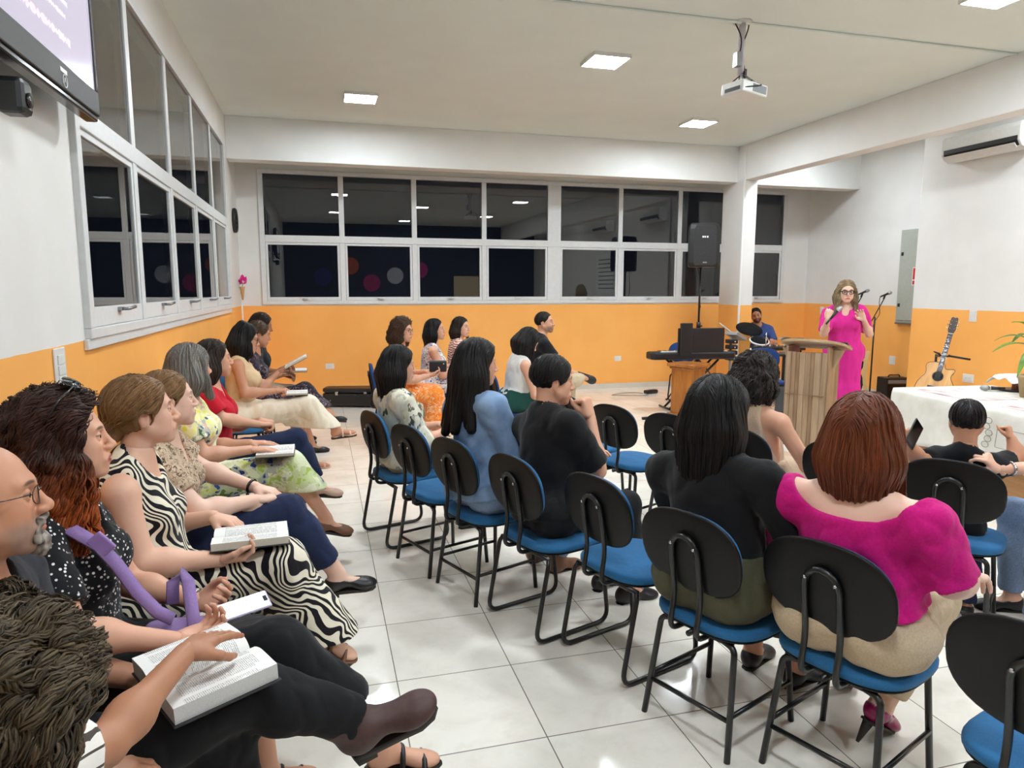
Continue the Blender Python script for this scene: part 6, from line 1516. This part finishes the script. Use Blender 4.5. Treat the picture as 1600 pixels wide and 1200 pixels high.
# zebra dress
p = lrow('fair-haired woman in the sleeveless zebra-print dress reading an open book', (-0.72, 2.70), 0, (-0.62, 2.70, 1.215), (22, 4, 0), 'f', SK, 0, 1.0, 1.2, hs=1.03,
    arms={'R': dict(w=(-0.37, 2.56, 0.70), e=(-0.60, 2.47, 0.74), d=(1, 0.08, 0.02), pose='cup', up=(0, 0, -1), g=1.12), 'L': dict(w=(-0.43, 2.85, 0.765), d=(0.85, -0.30, -0.2), pose='rest', g=1.1)},
    legs={'R': dict(k=(-0.17, 2.63, 0.635), a=(-0.03, 2.65, 0.34), t=(0.85, 0.0, -0.42)), 'L': dict(k=(-0.26, 2.80, 0.52), a=(-0.20, 2.80, 0.085))}, belly=0.03, brow=rgb(120, 84, 58))
p.skirt(M_zebra, hem=0.33, body=True, sless=0.005, neck=0.085, nf=0.01, flare=0.12, name='dress', fold=(0.006, 22))
p.hair(rgb(134, 98, 62), 'tied', 0.1, 0.016, front=0.030, strands=900, bun=(-0.105, 0, -0.045, 0.045), low=-0.085, var=0.35, cap_r=(0.096, 0.077, 0.088))
for q in 'LR': p.shoe(q, M_tan, 'sandal', label='brown flat sandal')
# leopard blouse
p = lrow('woman in the leopard-print blouse with arms crossed on navy jeans', (-0.72, 3.22), 0, (-0.63, 3.20, 1.185), (22, 2, 0), 'f', SKp, 0, 1.0, 1.18,
    arms={'R': dict(w=(-0.30, 3.16, 0.73), e=(-0.50, 2.99, 0.745), d=(0.8, 0.5, -0.05), pose='fist', g=1.1), 'L': dict(w=(-0.31, 3.31, 0.745), e=(-0.56, 3.44, 0.82), d=(0.95, -0.3, -0.25), pose='rest', g=1.05)},
    legs={'R': dict(k=(-0.17, 3.20, 0.66), a=(0.04, 3.20, 0.335), t=(1, 0.0, 0.02)), 'L': dict(k=(-0.26, 3.32, 0.53), a=(-0.22, 3.32, 0.085))}, belly=0.02, brow=rgb(130, 96, 70))
p.shirt(M_leo, 0.62, neck=0.085, vneck=0.06, ag=1.15, name='blouse'); p.pants(M_jeans, cut=0.80)
for q in 'LR': p.shoe(q, M_lea, 'flat', label='black ballet flat')
p.hair(rgb(140, 106, 70), 'tied', 0.1, 0.012, front=0.028, strands=700, low=-0.09, bun=(-0.10, 0, -0.05, 0.035)); p.band('L', M_blackgloss, 'wrist_watch', 0.92, 0.033, 0.014)
# grey bob, tropical dress
p = lrow('grey-haired woman in a bright floral blouse and skirt, hand on a white page', (-0.72, 4.18), 0, (-0.70, 4.20, 1.215), (40, 0, 0), 'f', SK2, 1, 0.97, 1.0,
    arms={'R': dict(w=(-0.40, 4.08, 0.755), e=(-0.63, 3.99, 0.755), d=(1, 0.2, -0.08), pose='flat'), 'L': dict(w=(-0.42, 4.30, 0.745), d=(1, -0.1, 0), pose='flat')},
    legs={'R': dict(k=(-0.21, 4.18, 0.63), a=(0.0, 4.20, 0.28), t=(0.95, 0, -0.22)), 'L': dict(k=(-0.27, 4.32, 0.53), a=(-0.16, 4.32, 0.085))}, brow=rgb(120, 112, 108))
p.shirt(M_tropic, 0.66, neck=0.08, ag=1.25, name='blouse', hem=-0.02); p.skirt(M_tropicskirt, hem=0.48, flare=0.10)
for q in 'LR': p.shoe(q, M_tan, 'flat', label='brown flat shoe')
p.hair(rgb(132, 128, 122), 'bob', 0.13, 0.024, front=0.036, strands=900, side_r=0.08, side_l=0.08, var=0.5)
# red top
p = lrow('dark-haired woman in the red top and navy jeans, hands clasped', (-0.72, 4.85), 0, (-0.67, 4.85, 1.20), (18, 0, 0), 'f', SK2, 1, 0.98, 1.02,
    arms={'R': dict(w=(-0.41, 4.79, 0.765), e=(-0.62, 4.68, 0.83), d=(0.8, 0.45, -0.1), pose='grip'), 'L': dict(w=(-0.41, 4.93, 0.765), d=(0.8, -0.45, -0.1), pose='grip')},
    legs={'R': dict(k=(-0.18, 4.80, 0.655), a=(-0.05, 4.80, 0.335), t=(1, 0, -0.12)), 'L': dict(k=(-0.27, 4.97, 0.53), a=(-0.16, 4.97, 0.085))})
p.shirt(M_redtop, 0.7, neck=0.085, vneck=0.09, ag=1.15, name='blouse'); p.pants(M_jeans, cut=0.86)
for q in 'LR': p.shoe(q, M_nude, 'flat', label='beige ballet flat')
p.hair(DBR, 'long', 0.14, 0.016, front=0.030, strands=600)
# beige dress and cream skirt
p = lrow('woman with long black hair and glasses in a beige dress with cream skirt', (-0.72, 6.45), 0, (-0.63, 6.50, 1.215), (12, -12, 0), 'f', SK3, 1, 1.0, 1.08, bust=1.15,
    arms={'R': dict(w=(-0.40, 6.36, 0.765), e=(-0.64, 6.26, 0.77), d=(1, 0.2, 0), pose='grip'), 'L': dict(w=(-0.40, 6.58, 0.75), d=(1, -0.2, 0), pose='rest')},
    legs={'R': dict(k=(-0.13, 6.40, 0.63), a=(0.11, 6.40, 0.40), t=(0.96, 0, 0.10)), 'L': dict(k=(-0.26, 6.56, 0.53), a=(-0.12, 6.56, 0.085))}, lips=rgb(170, 70, 70))
p.shirt(M_beigedress, 0, neck=0.09, nf=0.02, sless=0.005, vneck=0.05, name='dress_top', hem=-0.1); p.skirt(M_cream, hem=0.42, flare=0.11, fold=(0.009, 26))
for q in 'LR': p.shoe(q, M_nude, 'sandal', label='beige wedge sandal')
p.hair(BLK, 'long', 0.36, 0.026, front=0.030, strands=800, bun=(-0.05, 0, 0.115, 0.04), side_r=0.05); p.glasses(M_darkframe, thin=0.0022, square=True)
# dark floral, book raised
p = lrow('woman in a dark floral dress holding an open book up before her', (-0.72, 7.12), 0, (-0.57, 7.10, 1.22), (14, -14, 0), 'f', SK3, 2, 1.0, 1.0,
    arms={'R': dict(w=(-0.40, 7.00, 0.86), d=(0.8, 0.2, 0.4), pose='cup', up=(-0.5, 0, 0.5)), 'L': dict(w=(-0.38, 7.18, 0.87), d=(0.8, -0.2, 0.4), pose='cup')},
    legs={'R': dict(k=(-0.17, 7.06, 0.655), a=(0.06, 7.02, 0.44), t=(0.95, 0, -0.1)), 'L': dict(k=(-0.26, 7.22, 0.53), a=(-0.12, 7.22, 0.085))})
p.skirt(M_darkf, hem=0.50, body=True, sleeve=0.4, neck=0.085, vneck=0.05, name='dress')
for q in 'LR': p.shoe(q, M_lea, 'flat', label='black flat shoe')
p.hair(rgb(86, 64, 46), 'tied', 0.1, 0.014, front=0.032, strands=300, bun=(-0.10, 0, -0.03, 0.04), low=-0.09)
p = lrow('dark-haired woman at the far end of the left row, mostly hidden behind others', (-0.72, 7.75), 0, (-0.585, 7.70, 1.275), (10, -16, 0), 'f', SK4, 2, 1.05, 1.0,
    arms={'R': dict(w=(-0.40, 7.60, 0.76), d=(1, 0.1, 0), pose='cup'), 'L': dict(w=(-0.40, 7.84, 0.76), d=(1, -0.1, 0), pose='cup')})
p.shirt(M_blackc, 0.6, neck=0.08, name='blouse'); p.skirt(M_sand, hem=0.46)
for q in 'LR': p.shoe(q, M_lea, 'flat', label='black flat shoe')
p.hair(DBR, 'long', 0.25, 0.018, front=0.030, strands=300)

GBK = 'people seated before the back wall'
def brow_(*a, **k): return Person(*a, group=GBK, **k).build()
p = brow_('woman with curly brown hair and glasses in an orange floral dress', (0.74, 7.45), -4, (0.84, 7.42, 1.215), (-26, -2, 0), 'f', SK2, 1, 1.0, 1.12,
    arms={'R': dict(w=(1.10, 7.33, 0.735), d=(1, 0.1, 0.15), pose='cup', up=(0, 0, -1)), 'L': dict(w=(1.08, 7.55, 0.76), d=(1, -0.3, 0.1), pose='grip')})
p.skirt(M_orangef, hem=0.20, body=True, sleeve=0.3, neck=0.09, vneck=0.07, flare=0.14, name='dress')
for q in 'LR': p.shoe(q, M_tan, 'flat', label='brown flat shoe')
p.hair(rgb(82, 58, 44), 'curly', 0.13, 0.030, front=0.034, strands=500, curl=0.009, freq=60, mat=M_curl); p.glasses(M_goldframe, thin=0.0018)
p = brow_('woman with long straight black hair in a white and blue floral top', (1.20, 8.02), -4, (1.28, 8.00, 1.185), (-10, 4, 0), 'f', SK2, 1, 1.0, 1.05,
    arms={'R': dict(w=(1.52, 7.92, 0.76), d=(1, 0.3, 0), pose='cup'), 'L': dict(w=(1.52, 8.12, 0.76), d=(1, -0.2, 0), pose='rest')})
p.shirt(M_bluef, 0, neck=0.10, nf=0.03, sless=0.012, vneck=0.06, name='top'); p.skirt(M_bluef, hem=0.4)
for q in 'LR': p.shoe(q, M_nude, 'flat', label='beige flat shoe')
p.hair(BLK, 'long', 0.24, 0.018, front=0.028, strands=500)
p = brow_('dark-haired woman in a red and cream striped top', (1.58, 8.42), -6, (1.66, 8.40, 1.19), (-28, 0, 0), 'f', SK, 1, 1.0, 0.98)
p.shirt(M_redst, 0.8, neck=0.08, vneck=0.06, name='top'); p.pants(M_jeans)
for q in 'LR': p.shoe(q, M_lea, 'flat', label='black flat shoe')
p.hair(DBR, 'long', 0.15, 0.014, front=0.030, strands=400, side_l=0.04)
p = brow_('man in a black polo shirt and khaki trousers, ankle resting on his knee', (2.42, 7.74), -6, (2.505, 7.70, 1.27), (-24, 2, 0), 'm', SK2, 1, 1.03, 1.03,
    arms={'R': dict(w=(2.84, 7.58, 0.66), e=(2.62, 7.50, 0.80), d=(0.9, 0.2, -0.3), pose='grip'), 'L': dict(w=(2.86, 7.80, 0.68), d=(0.8, -0.4, -0.2), pose='grip')},
    legs={'R': dict(k=(2.80, 7.50, 0.60), a=(2.99, 7.76, 0.605), t=(0.85, -0.2, -0.35)), 'L': dict(k=(2.88, 7.84, 0.52), a=(2.84, 7.86, 0.09))}, stub=(rgb(40, 34, 32), 0.6))
p.shirt(M_blackc, 0.62, neck=0.075, name='polo_shirt'); p.pants(M_khaki, cut=0.9)
for q in 'LR': p.shoe(q, M_lea, 'sneaker', label='black slip-on shoe')
p.hair((0.018, 0.014, 0.012), 'short', 0.1, 0.009, front=0.024, strands=500, low=-0.055)
p = brow_('woman with long black hair bowing her head, white sleeveless top and green skirt', (1.80, 6.52), 4, (1.95, 6.50, 1.145), (10, -34, 0), 'f', SK2, 1, 1.0, 1.0,
    arms={'R': dict(w=(2.14, 6.40, 0.72), d=(1, 0.2, 0), pose='rest'), 'L': dict(w=(2.16, 6.62, 0.72), d=(1, -0.2, 0), pose='rest')})
p.shirt(M_whitet, 0, neck=0.08, sless=0.005, name='top', hem=0.12); p.skirt(M_green, hem=0.30, flare=0.11)
for q in 'LR': p.shoe(q, M_lea, 'flat', label='black flat shoe')
p.hair(BLK, 'long', 0.40, 0.022, front=0.03, strands=700, side_r=0.26, side_l=0.26)

GM = 'people on the near chairs seen from behind'
def mrow(*a, **k): return Person(*a, group=GM, **k).build()
p = mrow('woman with straight black hair and a pale printed blouse at the left end', (0.50, 4.58), 17, (0.49, 4.58, 1.155), (-6, -6, 0), 'f', SK2, 1, 0.97, 0.95,
    arms={'R': dict(w=(0.80, 4.52, 0.72)), 'L': dict(w=(0.76, 4.72, 0.72))})
p.shirt(M_brush, 1.05, neck=0.075, ag=1.3, name='blouse', fold=(0.010, 18), hem=-0.16); p.pants(M_beigep)
for q in 'LR': p.shoe(q, M_tan, 'flat', label='brown flat shoe')
p.hair(BLK, 'long', 0.30, 0.020, front=0.030, strands=900)
p = mrow('girl with long glossy black hair in a light denim jacket', (0.86, 3.65), 22, (0.83, 3.72, 1.245), (-14, -4, 0), 'f', SK2, 1, 1.0, 1.22, shw=0.185,
    arms={'R': dict(w=(1.16, 3.62, 0.74), pole=(-0.4, -0.7, -1)), 'L': dict(w=(1.10, 3.86, 0.74))})
p.shirt(M_denim, 1.85, neck=0.07, inf=0.018, ag=1.25, name='jacket', fold=(0.012, 17), hem=-0.08); p.pants(M_bluejeans)
cl_ = p.cloth('jacket_collar', [cap(p.N+V3(-0.01, 0, -0.03), p.N+V3(-0.012, 0, 0.03), 0.085, 0.072, 0.03, clip=(V3(0, 0, 1), float(p.N[2]+0.025)))], 0.006, M_denim, (0.003, 30), 0.8)
for q in 'LR': p.shoe(q, M_tan, 'boot', label='tan ankle boot')
p.hair(BLK, 'long', 0.37, 0.028, front=0.028, strands=1300, spread=0.06, back=0.035)
p = mrow('man with short black hair in a black t-shirt, chin on his tattooed hand', (1.07, 3.19), 19, (1.12, 3.30, 1.195), (-20, -6, 0), 'm', SK2, 1, 1.03, 0.98,
    arms={'R': dict(w=(1.30, 3.24, 1.01), e=(1.30, 3.14, 0.76), d=(-0.25, 0.15, 1), up=(0.6, -0.8, 0.2), pose='fist'), 'L': dict(w=(1.30, 3.42, 0.76))})
p.shirt(M_blackc, 0.85, neck=0.075, ag=1.15, name='t_shirt', hem=-0.12); p.pants(M_blackt)
for q in 'LR': p.shoe(q, M_black, 'sneaker', label='black trainer')
p.hair((0.012, 0.010, 0.010), 'short', 0.1, 0.017, front=0.036, strands=1300, low=-0.095, width=0.0026)
p = mrow('woman with very long straight black hair, black top and olive skirt', (1.425, 2.235), 24, (1.445, 2.30, 1.185), (-6, -4, 0), 'f', SK2, 0, 1.02, 1.25,
    arms={'R': dict(w=(1.76, 2.16, 0.74), pole=(-0.4, -0.8, -1)), 'L': dict(w=(1.68, 2.46, 0.74), pole=(-0.4, 0.8, -1))}, shw=0.228)
p.shirt(M_blackc, 1.9, neck=0.08, inf=0.014, ag=1.2, name='blouse', hem=0.14, fold=(0.006, 20)); p.skirt(M_olive, hem=0.25, flare=0.12)
for q in 'LR': p.shoe(q, M_black, 'sneaker', label='black shoe')
p.hair((0.006, 0.005, 0.005), 'long', 0.56, 0.034, front=0.030, strands=1800, back=0.02, spread=0.01)
p = mrow('woman with an auburn bob in an off-shoulder magenta top and beige trousers', (1.70, 1.83), 26, (1.69, 1.835, 1.175), (2, -2, 0), 'f', SKp, 0, 1.02, 1.36, shw=0.212,
    arms={'R': dict(w=(2.02, 1.70, 0.72), e=(1.83, 1.60, 0.77), g=1.28), 'L': dict(w=(1.92, 2.12, 0.74), pole=(-0.4, 0.9, -1), g=1.3)},
    legs={'R': dict(a=(1.93, 1.92, 0.16), t=(0.8, 0.35, -0.5)), 'L': dict(a=(2.0, 2.2, 0.16), t=(0.8, 0.35, -0.5))})
offs_ = [ell(p.at(1.03, 0.02, 0), (0.165, 0.205, 0.125), 0.02, op='s')]
p.shirt(M_mag, 0.98, neck=0.09, ag=1.12, inf=0.016, name='blouse', hem=0.18, fold=(0.008, 24), cuts=offs_); p.pants(M_beigep, inf=0.010, cut=0.9, waist=0.2)
for q in 'LR': p.shoe(q, M_magsh, 'heel', label='magenta patent high heel')
p.hair(rgb(104, 50, 26), 'bob', 0.155, 0.034, front=0.034, strands=1800, side_l=0.1, side_r=0.1, var=0.35, spread=0.015, width=0.0036)
p = mrow('woman with short curly dark hair and bare back in a sand-coloured halter top', (2.46, 3.50), 24, (2.40, 3.46, 1.15), (8, -10, 0), 'f', SK2, 1, 1.0, 1.12, shw=0.185,
    arms={'R': dict(w=(2.78, 3.36, 0.74)), 'L': dict(w=(2.72, 3.70, 0.74))})
p.shirt(M_sand, 0, neck=0.085, sless=0.075, name='halter_top', hem=-0.1); p.skirt(M_sand, hem=0.3)
for q in 'LR': p.shoe(q, M_nude, 'flat', label='beige flat shoe')
p.hair(rgb(46, 38, 34), 'curly', 0.10, 0.032, front=0.034, strands=1800, curl=0.010, freq=75, mat=M_curl, width=0.003, var=0.8)
p = Person('small child in a black t-shirt standing with arms out, phone in hand', (3.05, 2.68), 44, (3.00, 2.62, 1.02), (4, -4, 0), 'm', SK3, 1, 0.62, 1.05, pz=0.50, hs=0.86, bust=0, shw=0.125,
    arms={'L': dict(w=(2.70, 2.66, 0.925), e=(2.78, 2.66, 0.83), d=(0.15, 0.2, 1), pose='grip', g=1.1), 'R': dict(w=(3.24, 2.58, 0.93), e=(3.285, 2.55, 0.84), d=(-0.1, 0.3, 1), pose='fist', g=1.15)},
    legs={'L': dict(k=(3.03, 2.76, 0.27), a=(3.03, 2.75, 0.055), t=(0.7, 0.7, -0.05)), 'R': dict(k=(3.14, 2.66, 0.27), a=(3.14, 2.65, 0.055), t=(0.7, 0.7, -0.05))}).build()
p.shirt(M_blackc, 0.55, neck=0.052, ag=1.2, name='t_shirt', hem=-0.02); p.pants(M_jeans)
for q in 'LR': p.shoe(q, M_black, 'sneaker', label='dark trainer')
p.hair(rgb(30, 24, 26), 'short', 0.1, 0.009, front=0.036, strands=900, low=-0.075, width=0.0022)
p = Person('seated adult at the right edge, only forearm and jeans knee in view, holding the child', (3.60, 2.30), 158, (3.54, 2.36, 1.22), (0, -8, 0), 'f', SK, 1, 1.0, 1.1,
    arms={'R': dict(w=(3.055, 2.475, 0.815), e=(3.24, 2.37, 0.72), d=(-0.6, 0.3, 0.6), up=(0.2, -0.8, 0.5), pose='cup'), 'L': dict(w=(3.30, 2.22, 0.75))},
    legs={'L': dict(k=(3.22, 2.36, 0.53), a=(3.24, 2.36, 0.085)), 'R': dict(k=(3.36, 2.62, 0.53), a=(3.40, 2.62, 0.085))}).build()
p.shirt(M_whitet, 0.7, neck=0.08); p.pants(M_bluejeans); p.hair(DBR, 'long', 0.2, 0.016, strands=300); p.band('R', M_silver, 'wrist_watch', 0.84, 0.034, 0.016)
for q in 'LR': p.shoe(q, M_black, 'sneaker', label='black trainer')

p = Person('bearded drummer in a blue shirt seated behind the black drum pads', (7.02, 10.14), -118, (6.945, 10.08, 1.225), (-6, -6, 16), 'm', SK3, 2, 1.0, 1.0,
    arms={'L': dict(w=(7.00, 9.72, 0.84), d=(-0.3, -0.9, -0.1), pose='grip'), 'R': dict(w=(6.72, 9.78, 0.84), d=(-0.3, -0.9, -0.1), pose='grip')}, stub=(rgb(30, 24, 22), 0.85)).build()
p.shirt(M_bluesh, 0.75, neck=0.075); p.pants(M_blackt)
for q in 'LR': p.shoe(q, M_black, 'sneaker', label='black trainer')
p.hair((0.014, 0.012, 0.011), 'short', 0.1, 0.010, front=0.024, strands=300, low=-0.06)

# woman speaking at the lectern
p = Person('blonde woman in a hot-pink dress and dark glasses speaking into a microphone', (5.76, 6.66), -126, (5.69, 6.60, 1.625), (6, -4, 0), 'f', SKp, 1, 1.03, 1.08, pz=0.97,
    arms={'R': dict(w=(5.335, 6.44, 1.335), e=(5.44, 6.62, 1.16), d=(0.12, -0.05, 0.95), up=(-0.75, -0.65, 0.1), pose='grip'), 'L': dict(w=(5.80, 6.44, 1.325), e=(6.00, 6.56, 1.15), d=(-0.55, 0.0, 0.75), up=(0.4, 0.75, 0.3), pose='rest')},
    legs={'L': dict(k=(5.82, 6.58, 0.52), a=(5.83, 6.60, 0.10), t=(-0.6, -0.8, -0.12)), 'R': dict(k=(5.68, 6.68, 0.52), a=(5.68, 6.70, 0.10), t=(-0.6, -0.8, -0.12))}, lips=rgb(196, 100, 96)).build()
p.skirt(M_pink, hem=0.30, body=True, sleeve=0.85, neck=0.085, vneck=0.04, flare=0.15, name='dress', fold=(0.012, 24), stretch=(1, 1, 0.35))
for q in 'LR': p.shoe(q, M_nude, 'flat', label='beige shoe')
p.hair(rgb(168, 144, 112), 'long', 0.24, 0.016, front=0.030, strands=900, side_l=0.12, side_r=0.12, wavy=0.004)
p.glasses(M_darkframe, r=0.022, thin=0.004, square=True)
# ------------------------------------------------------------------ things held, read and lying in laps
def page_mat():
    t = NT('printed_page'); o = t.obj(); sp = t.n('ShaderNodeSeparateXYZ'); t.l(o, sp.inputs[0])
    fx = t.math('FRACT', t.math('MULTIPLY', t.math('ABSOLUTE', sp.outputs[0]), 15.5)); col = t.math('MULTIPLY', t.math('GREATER_THAN', fx, 0.12), t.math('LESS_THAN', fx, 0.94))
    fy = t.math('FRACT', t.math('MULTIPLY', sp.outputs[1], 230)); row = t.math('GREATER_THAN', fy, 0.45)
    n = t.math('GREATER_THAN', t.noise(t.mapping(o, (260, 230, 1)), 1.0, 1), 0.42)
    b = t.math('GREATER_THAN', t.noise(t.mapping(o, (18, 40, 1)), 1.0, 2), 0.38)
    ink = t.math('MULTIPLY', t.math('MULTIPLY', t.math('MULTIPLY', col, row), n), b)
    ed = t.math('LESS_THAN', t.math('ABSOLUTE', sp.outputs[1]), 0.092)
    t.set(t.mix(t.math('MULTIPLY', t.math('MULTIPLY', ink, ed), 0.55), rgb(240, 238, 234), rgb(90, 90, 98)), 0.75, 0, 0.2); return t.m
M_page = page_mat(); M_edge = plain('page_edges', rgb(222, 214, 196), 0.7, var=0.12, scale=400)
def open_book(label, c, rz, tilt=0.0, w=0.26, h=0.20, th=0.022, cover=M_black, lean=0.0, group='open books in laps and hands', edge=None):
    """local x across the spread, y along the spine, z up"""
    t = thing('open_book', label, 'book', group=group); t.matrix_world = Matrix.Translation(c) @ Matrix.Rotation(rz, 4, 'Z') @ Matrix.Rotation(tilt, 4, 'X') @ Matrix.Rotation(lean, 4, 'Y')
    def prof(u): a = abs(u); return th*(0.55+0.45*math.sin(min(1, a*2.2)*PI/2))*(1-0.25*max(0, a-0.5))-0.6*th*max(0, 0.10-a)/0.10
    for sx, nm in ((-1, 'left_pages'), (1, 'right_pages')):
        top = lambda u, v, sx=sx: (sx*(0.001+u*(w/2-0.001)), -h/2+v*h, prof(u))
        g = MB().grid(14, 4, top) if sx > 0 else MB().grid(14, 4, lambda u, v: (-(0.001+u*(w/2-0.001)), h/2-v*h, prof(u)))
        pg = obj(nm, g, M_page, t)
        n = 14; e = MB()
        for yy in (-h/2, h/2):
            vs = []; 
            for i in range(n): u = i/(n-1); vs += [(sx*(0.001+u*(w/2-0.001)), yy, prof(u)), (sx*(0.001+u*(w/2-0.004)), yy, 0.0)]
            e.add(vs, [(2*i, 2*i+1, 2*i+3, 2*i+2) for i in range(n-1)], 0, False)
        e.add([(sx*w/2, -h/2, prof(1)), (sx*w/2, h/2, prof(1)), (sx*(w/2-0.003), h/2, 0), (sx*(w/2-0.003), -h/2, 0)], [(0, 1, 2, 3)], 0, False)
        obj('page_edge', e, edge or M_edge, pg)
    obj('cover', MB().box(-w/2-0.006, w/2+0.006, -h/2-0.005, h/2+0.005, -0.004, 0.0), cover, t, 0.002)
    return t
D90 = PI/2
M_gray_edge = plain('grey_page_edges', rgb(206, 206, 204), 0.6, var=0.12, scale=500)
open_book('thick open black-covered book in the foreground lap, a hand resting on it', (-0.30, 1.73, 0.715), D(-62), 0.06, 0.31, 0.235, 0.045, edge=M_gray_edge, lean=-0.03)
open_book('open book with cream page edges on the zebra-print dress', (-0.275, 2.67, 0.725), D(4)+D90, 0.0, 0.26, 0.26, 0.03, lean=0.1)
open_book('open white book under the hand of the grey-haired woman', (-0.27, 4.14, 0.72), D90, 0.0, 0.24, 0.20, 0.018)
open_book('open book on the cream skirt of the woman with glasses', (-0.22, 6.45, 0.725), D90, 0.0, 0.22, 0.18, 0.018)
open_book('open book held up at an angle by the woman in the dark floral dress', (-0.235, 7.06, 0.955), -D90, D(0), 0.26, 0.22, 0.02, lean=0.0, cover=M_lea)
bpy.data.objects['open_book.004'].matrix_world = Matrix.Translation((-0.235, 7.06, 0.945)) @ Matrix.Rotation(D(-28), 4, 'Y') @ Matrix.Rotation(D90, 4, 'Z')
open_book('open book on the lap of the woman farthest along the left row', (-0.25, 7.68, 0.79), D90, 0.0, 0.24, 0.19, 0.018)
open_book('open white book held by the woman in the white and blue top', (1.66, 8.02, 0.80), D90, 0.0, 0.2, 0.17, 0.015)
def phone(label, M, lit):
    t = thing('smartphone', label, 'phone'); t.matrix_world = M
    obj('case', MB().box(-0.075, 0.075, -0.037, 0.037, -0.005, 0.003), plain('phone_case_lilac', rgb(186, 180, 206), 0.4) if lit else M_blackgloss, t, 0.006)
    s_ = obj('screen', MB().box(-0.07, 0.07, -0.033, 0.033, 0.003, 0.0042), emit('phone_screen', (0.92, 0.9, 1.0), 0.85) if lit else M_blackgloss, t)
    if lit:
        m = MB()
        for i in range(12):
            if i not in (4, 9): m.box(-0.055+0.009*i, -0.052+0.009*i, -0.027, 0.027-0.01*(i % 3), 0.0042, 0.0045)
        obj('text_line', m, emit('phone_text', rgb(120, 100, 170), 0.6), t); obj('notch', MB().box(0.058, 0.069, -0.012, 0.012, 0.0042, 0.0045), M_black, t)
    else: obj('camera_lens', MB().tube([(0.055, 0.018, -0.0052), (0.055, 0.018, -0.007)], 0.008, 12), M_chrome, t)
phone('lit smartphone in the hands of the woman with red curls', Matrix.Translation((-0.245, 2.06, 0.735)) @ Matrix.Rotation(D(18), 4, 'Z') @ Matrix.Rotation(D(-6), 4, 'Y') @ Matrix.Rotation(D(16), 4, 'X'), True)
phone('black smartphone held out by the small child', Matrix.Translation((2.725, 2.65, 0.965)) @ Matrix.Rotation(D(25), 4, 'Z') @ Matrix.Rotation(D(-38), 4, 'Y') @ Matrix.Rotation(D(75), 4, 'X'), False)
# purple crossbody bag
bg_ = thing('crossbody_bag', 'purple canvas bag and strap across the woman with red curls', 'bag', (-0.46, 2.02, 0.70))
o3 = Vector((-0.46, 2.02, 0.70))
pts = [Vector(q)-o3 for q in ((-0.69, 2.05, 1.03), (-0.645, 2.005, 1.02), (-0.585, 2.00, 0.975), (-0.545, 1.995, 0.92), (-0.50, 1.99, 0.84), (-0.455, 1.995, 0.775), (-0.42, 2.005, 0.745))]
def ribbon(pts, wv, th=0.004):
    m = MB(); n = len(pts); vs = []
    for i, p_ in enumerate(pts):
        d = (pts[min(n-1, i+1)]-pts[max(0, i-1)]).normalized(); s_ = Vector(wv); s_ = (s_-d*s_.dot(d)).normalized(); u_ = d.cross(s_)
        w = 0.017
        vs += [p_-s_*w-u_*th, p_+s_*w-u_*th, p_+s_*w+u_*th, p_-s_*w+u_*th]
    fs = [(4*i+k, 4*i+(k+1) % 4, 4*i+4+(k+1) % 4, 4*i+4+k) for i in range(n-1) for k in range(4)]+[(3, 2, 1, 0), (4*n-4, 4*n-3, 4*n-2, 4*n-1)]
    return m.add(vs, fs, 0, True)
obj('strap', ribbon(pts, (0.5, 0.75, 0.4)), M_purple, bg_)
obj('strap_loop', ribbon([Vector(q)-o3 for q in ((-0.43, 2.06, 0.765), (-0.43, 2.08, 0.82), (-0.41, 2.10, 0.845), (-0.39, 2.08, 0.82), (-0.375, 2.03, 0.75), (-0.36, 1.98, 0.715))], (0.7, 0.5, 0.1)), M_purple, bg_)
obj('pouch', MB().pad(0.20, 0.15, 0.03, Matrix.Translation((0.06, 0.02, -0.025)) @ Matrix.Rotation(D(20), 4, 'Z') @ Matrix.Rotation(D(10), 4, 'Y'), 4, crown=0.3), M_purple, bg_)
obj('buckle', MB().box(-0.03, 0.03, -0.006, 0.006, -0.022, 0.022, M=Matrix.Translation(pts[2]+Vector((0.008, -0.008, 0.006))) @ Matrix.Rotation(D(50), 4, 'Y')), plain('buckle_purple', rgb(150, 120, 180), 0.3), bg_, 0.004)
# black purse-like case held by the woman in orange
pu = thing('book_case', 'black zipped book case held by the woman in the orange floral dress', 'case', (1.20, 7.36, 0.83), D(-10))
obj('case_body', MB().box(-0.09, 0.09, -0.02, 0.02, -0.06, 0.06), M_lea, pu, 0.012); obj('zip', MB().tube(fillet([(-0.091, 0, -0.05), (-0.091, 0, 0.061), (0.091, 0, 0.061), (0.091, 0, -0.05)], 0.012), 0.004, 6), M_grey, pu); obj('stud', MB().tube([(0.06, -0.02, 0.03), (0.06, -0.024, 0.03)], 0.008, 10), M_chrome, pu)
# handheld microphone
hm_ = thing('handheld_microphone', 'handheld microphone raised to the mouth of the woman in pink', 'microphone')
a_ = Vector((5.335, 6.405, 1.33)); d_ = Vector((0.26, -0.04, 0.30)).normalized(); q_ = d_.to_track_quat('X', 'Z').to_matrix().to_4x4()
hm_.matrix_world = Matrix.Translation(a_) @ q_
g_, b_ = MB(), MB(); mic_head(g_, b_, (0.0, 0, 0), (1, 0, 0)); obj('handle', g_.tube([(-0.07, 0, 0), (0.0, 0, 0)], [0.010, 0.011], 10), M_black, hm_); obj('mesh_head', b_, M_mesh, hm_); obj('ring', MB().tube([(0.115, 0, 0), (0.128, 0, 0)], 0.0205, 14), M_chrome, hm_)
bpy.context.view_layer.update()
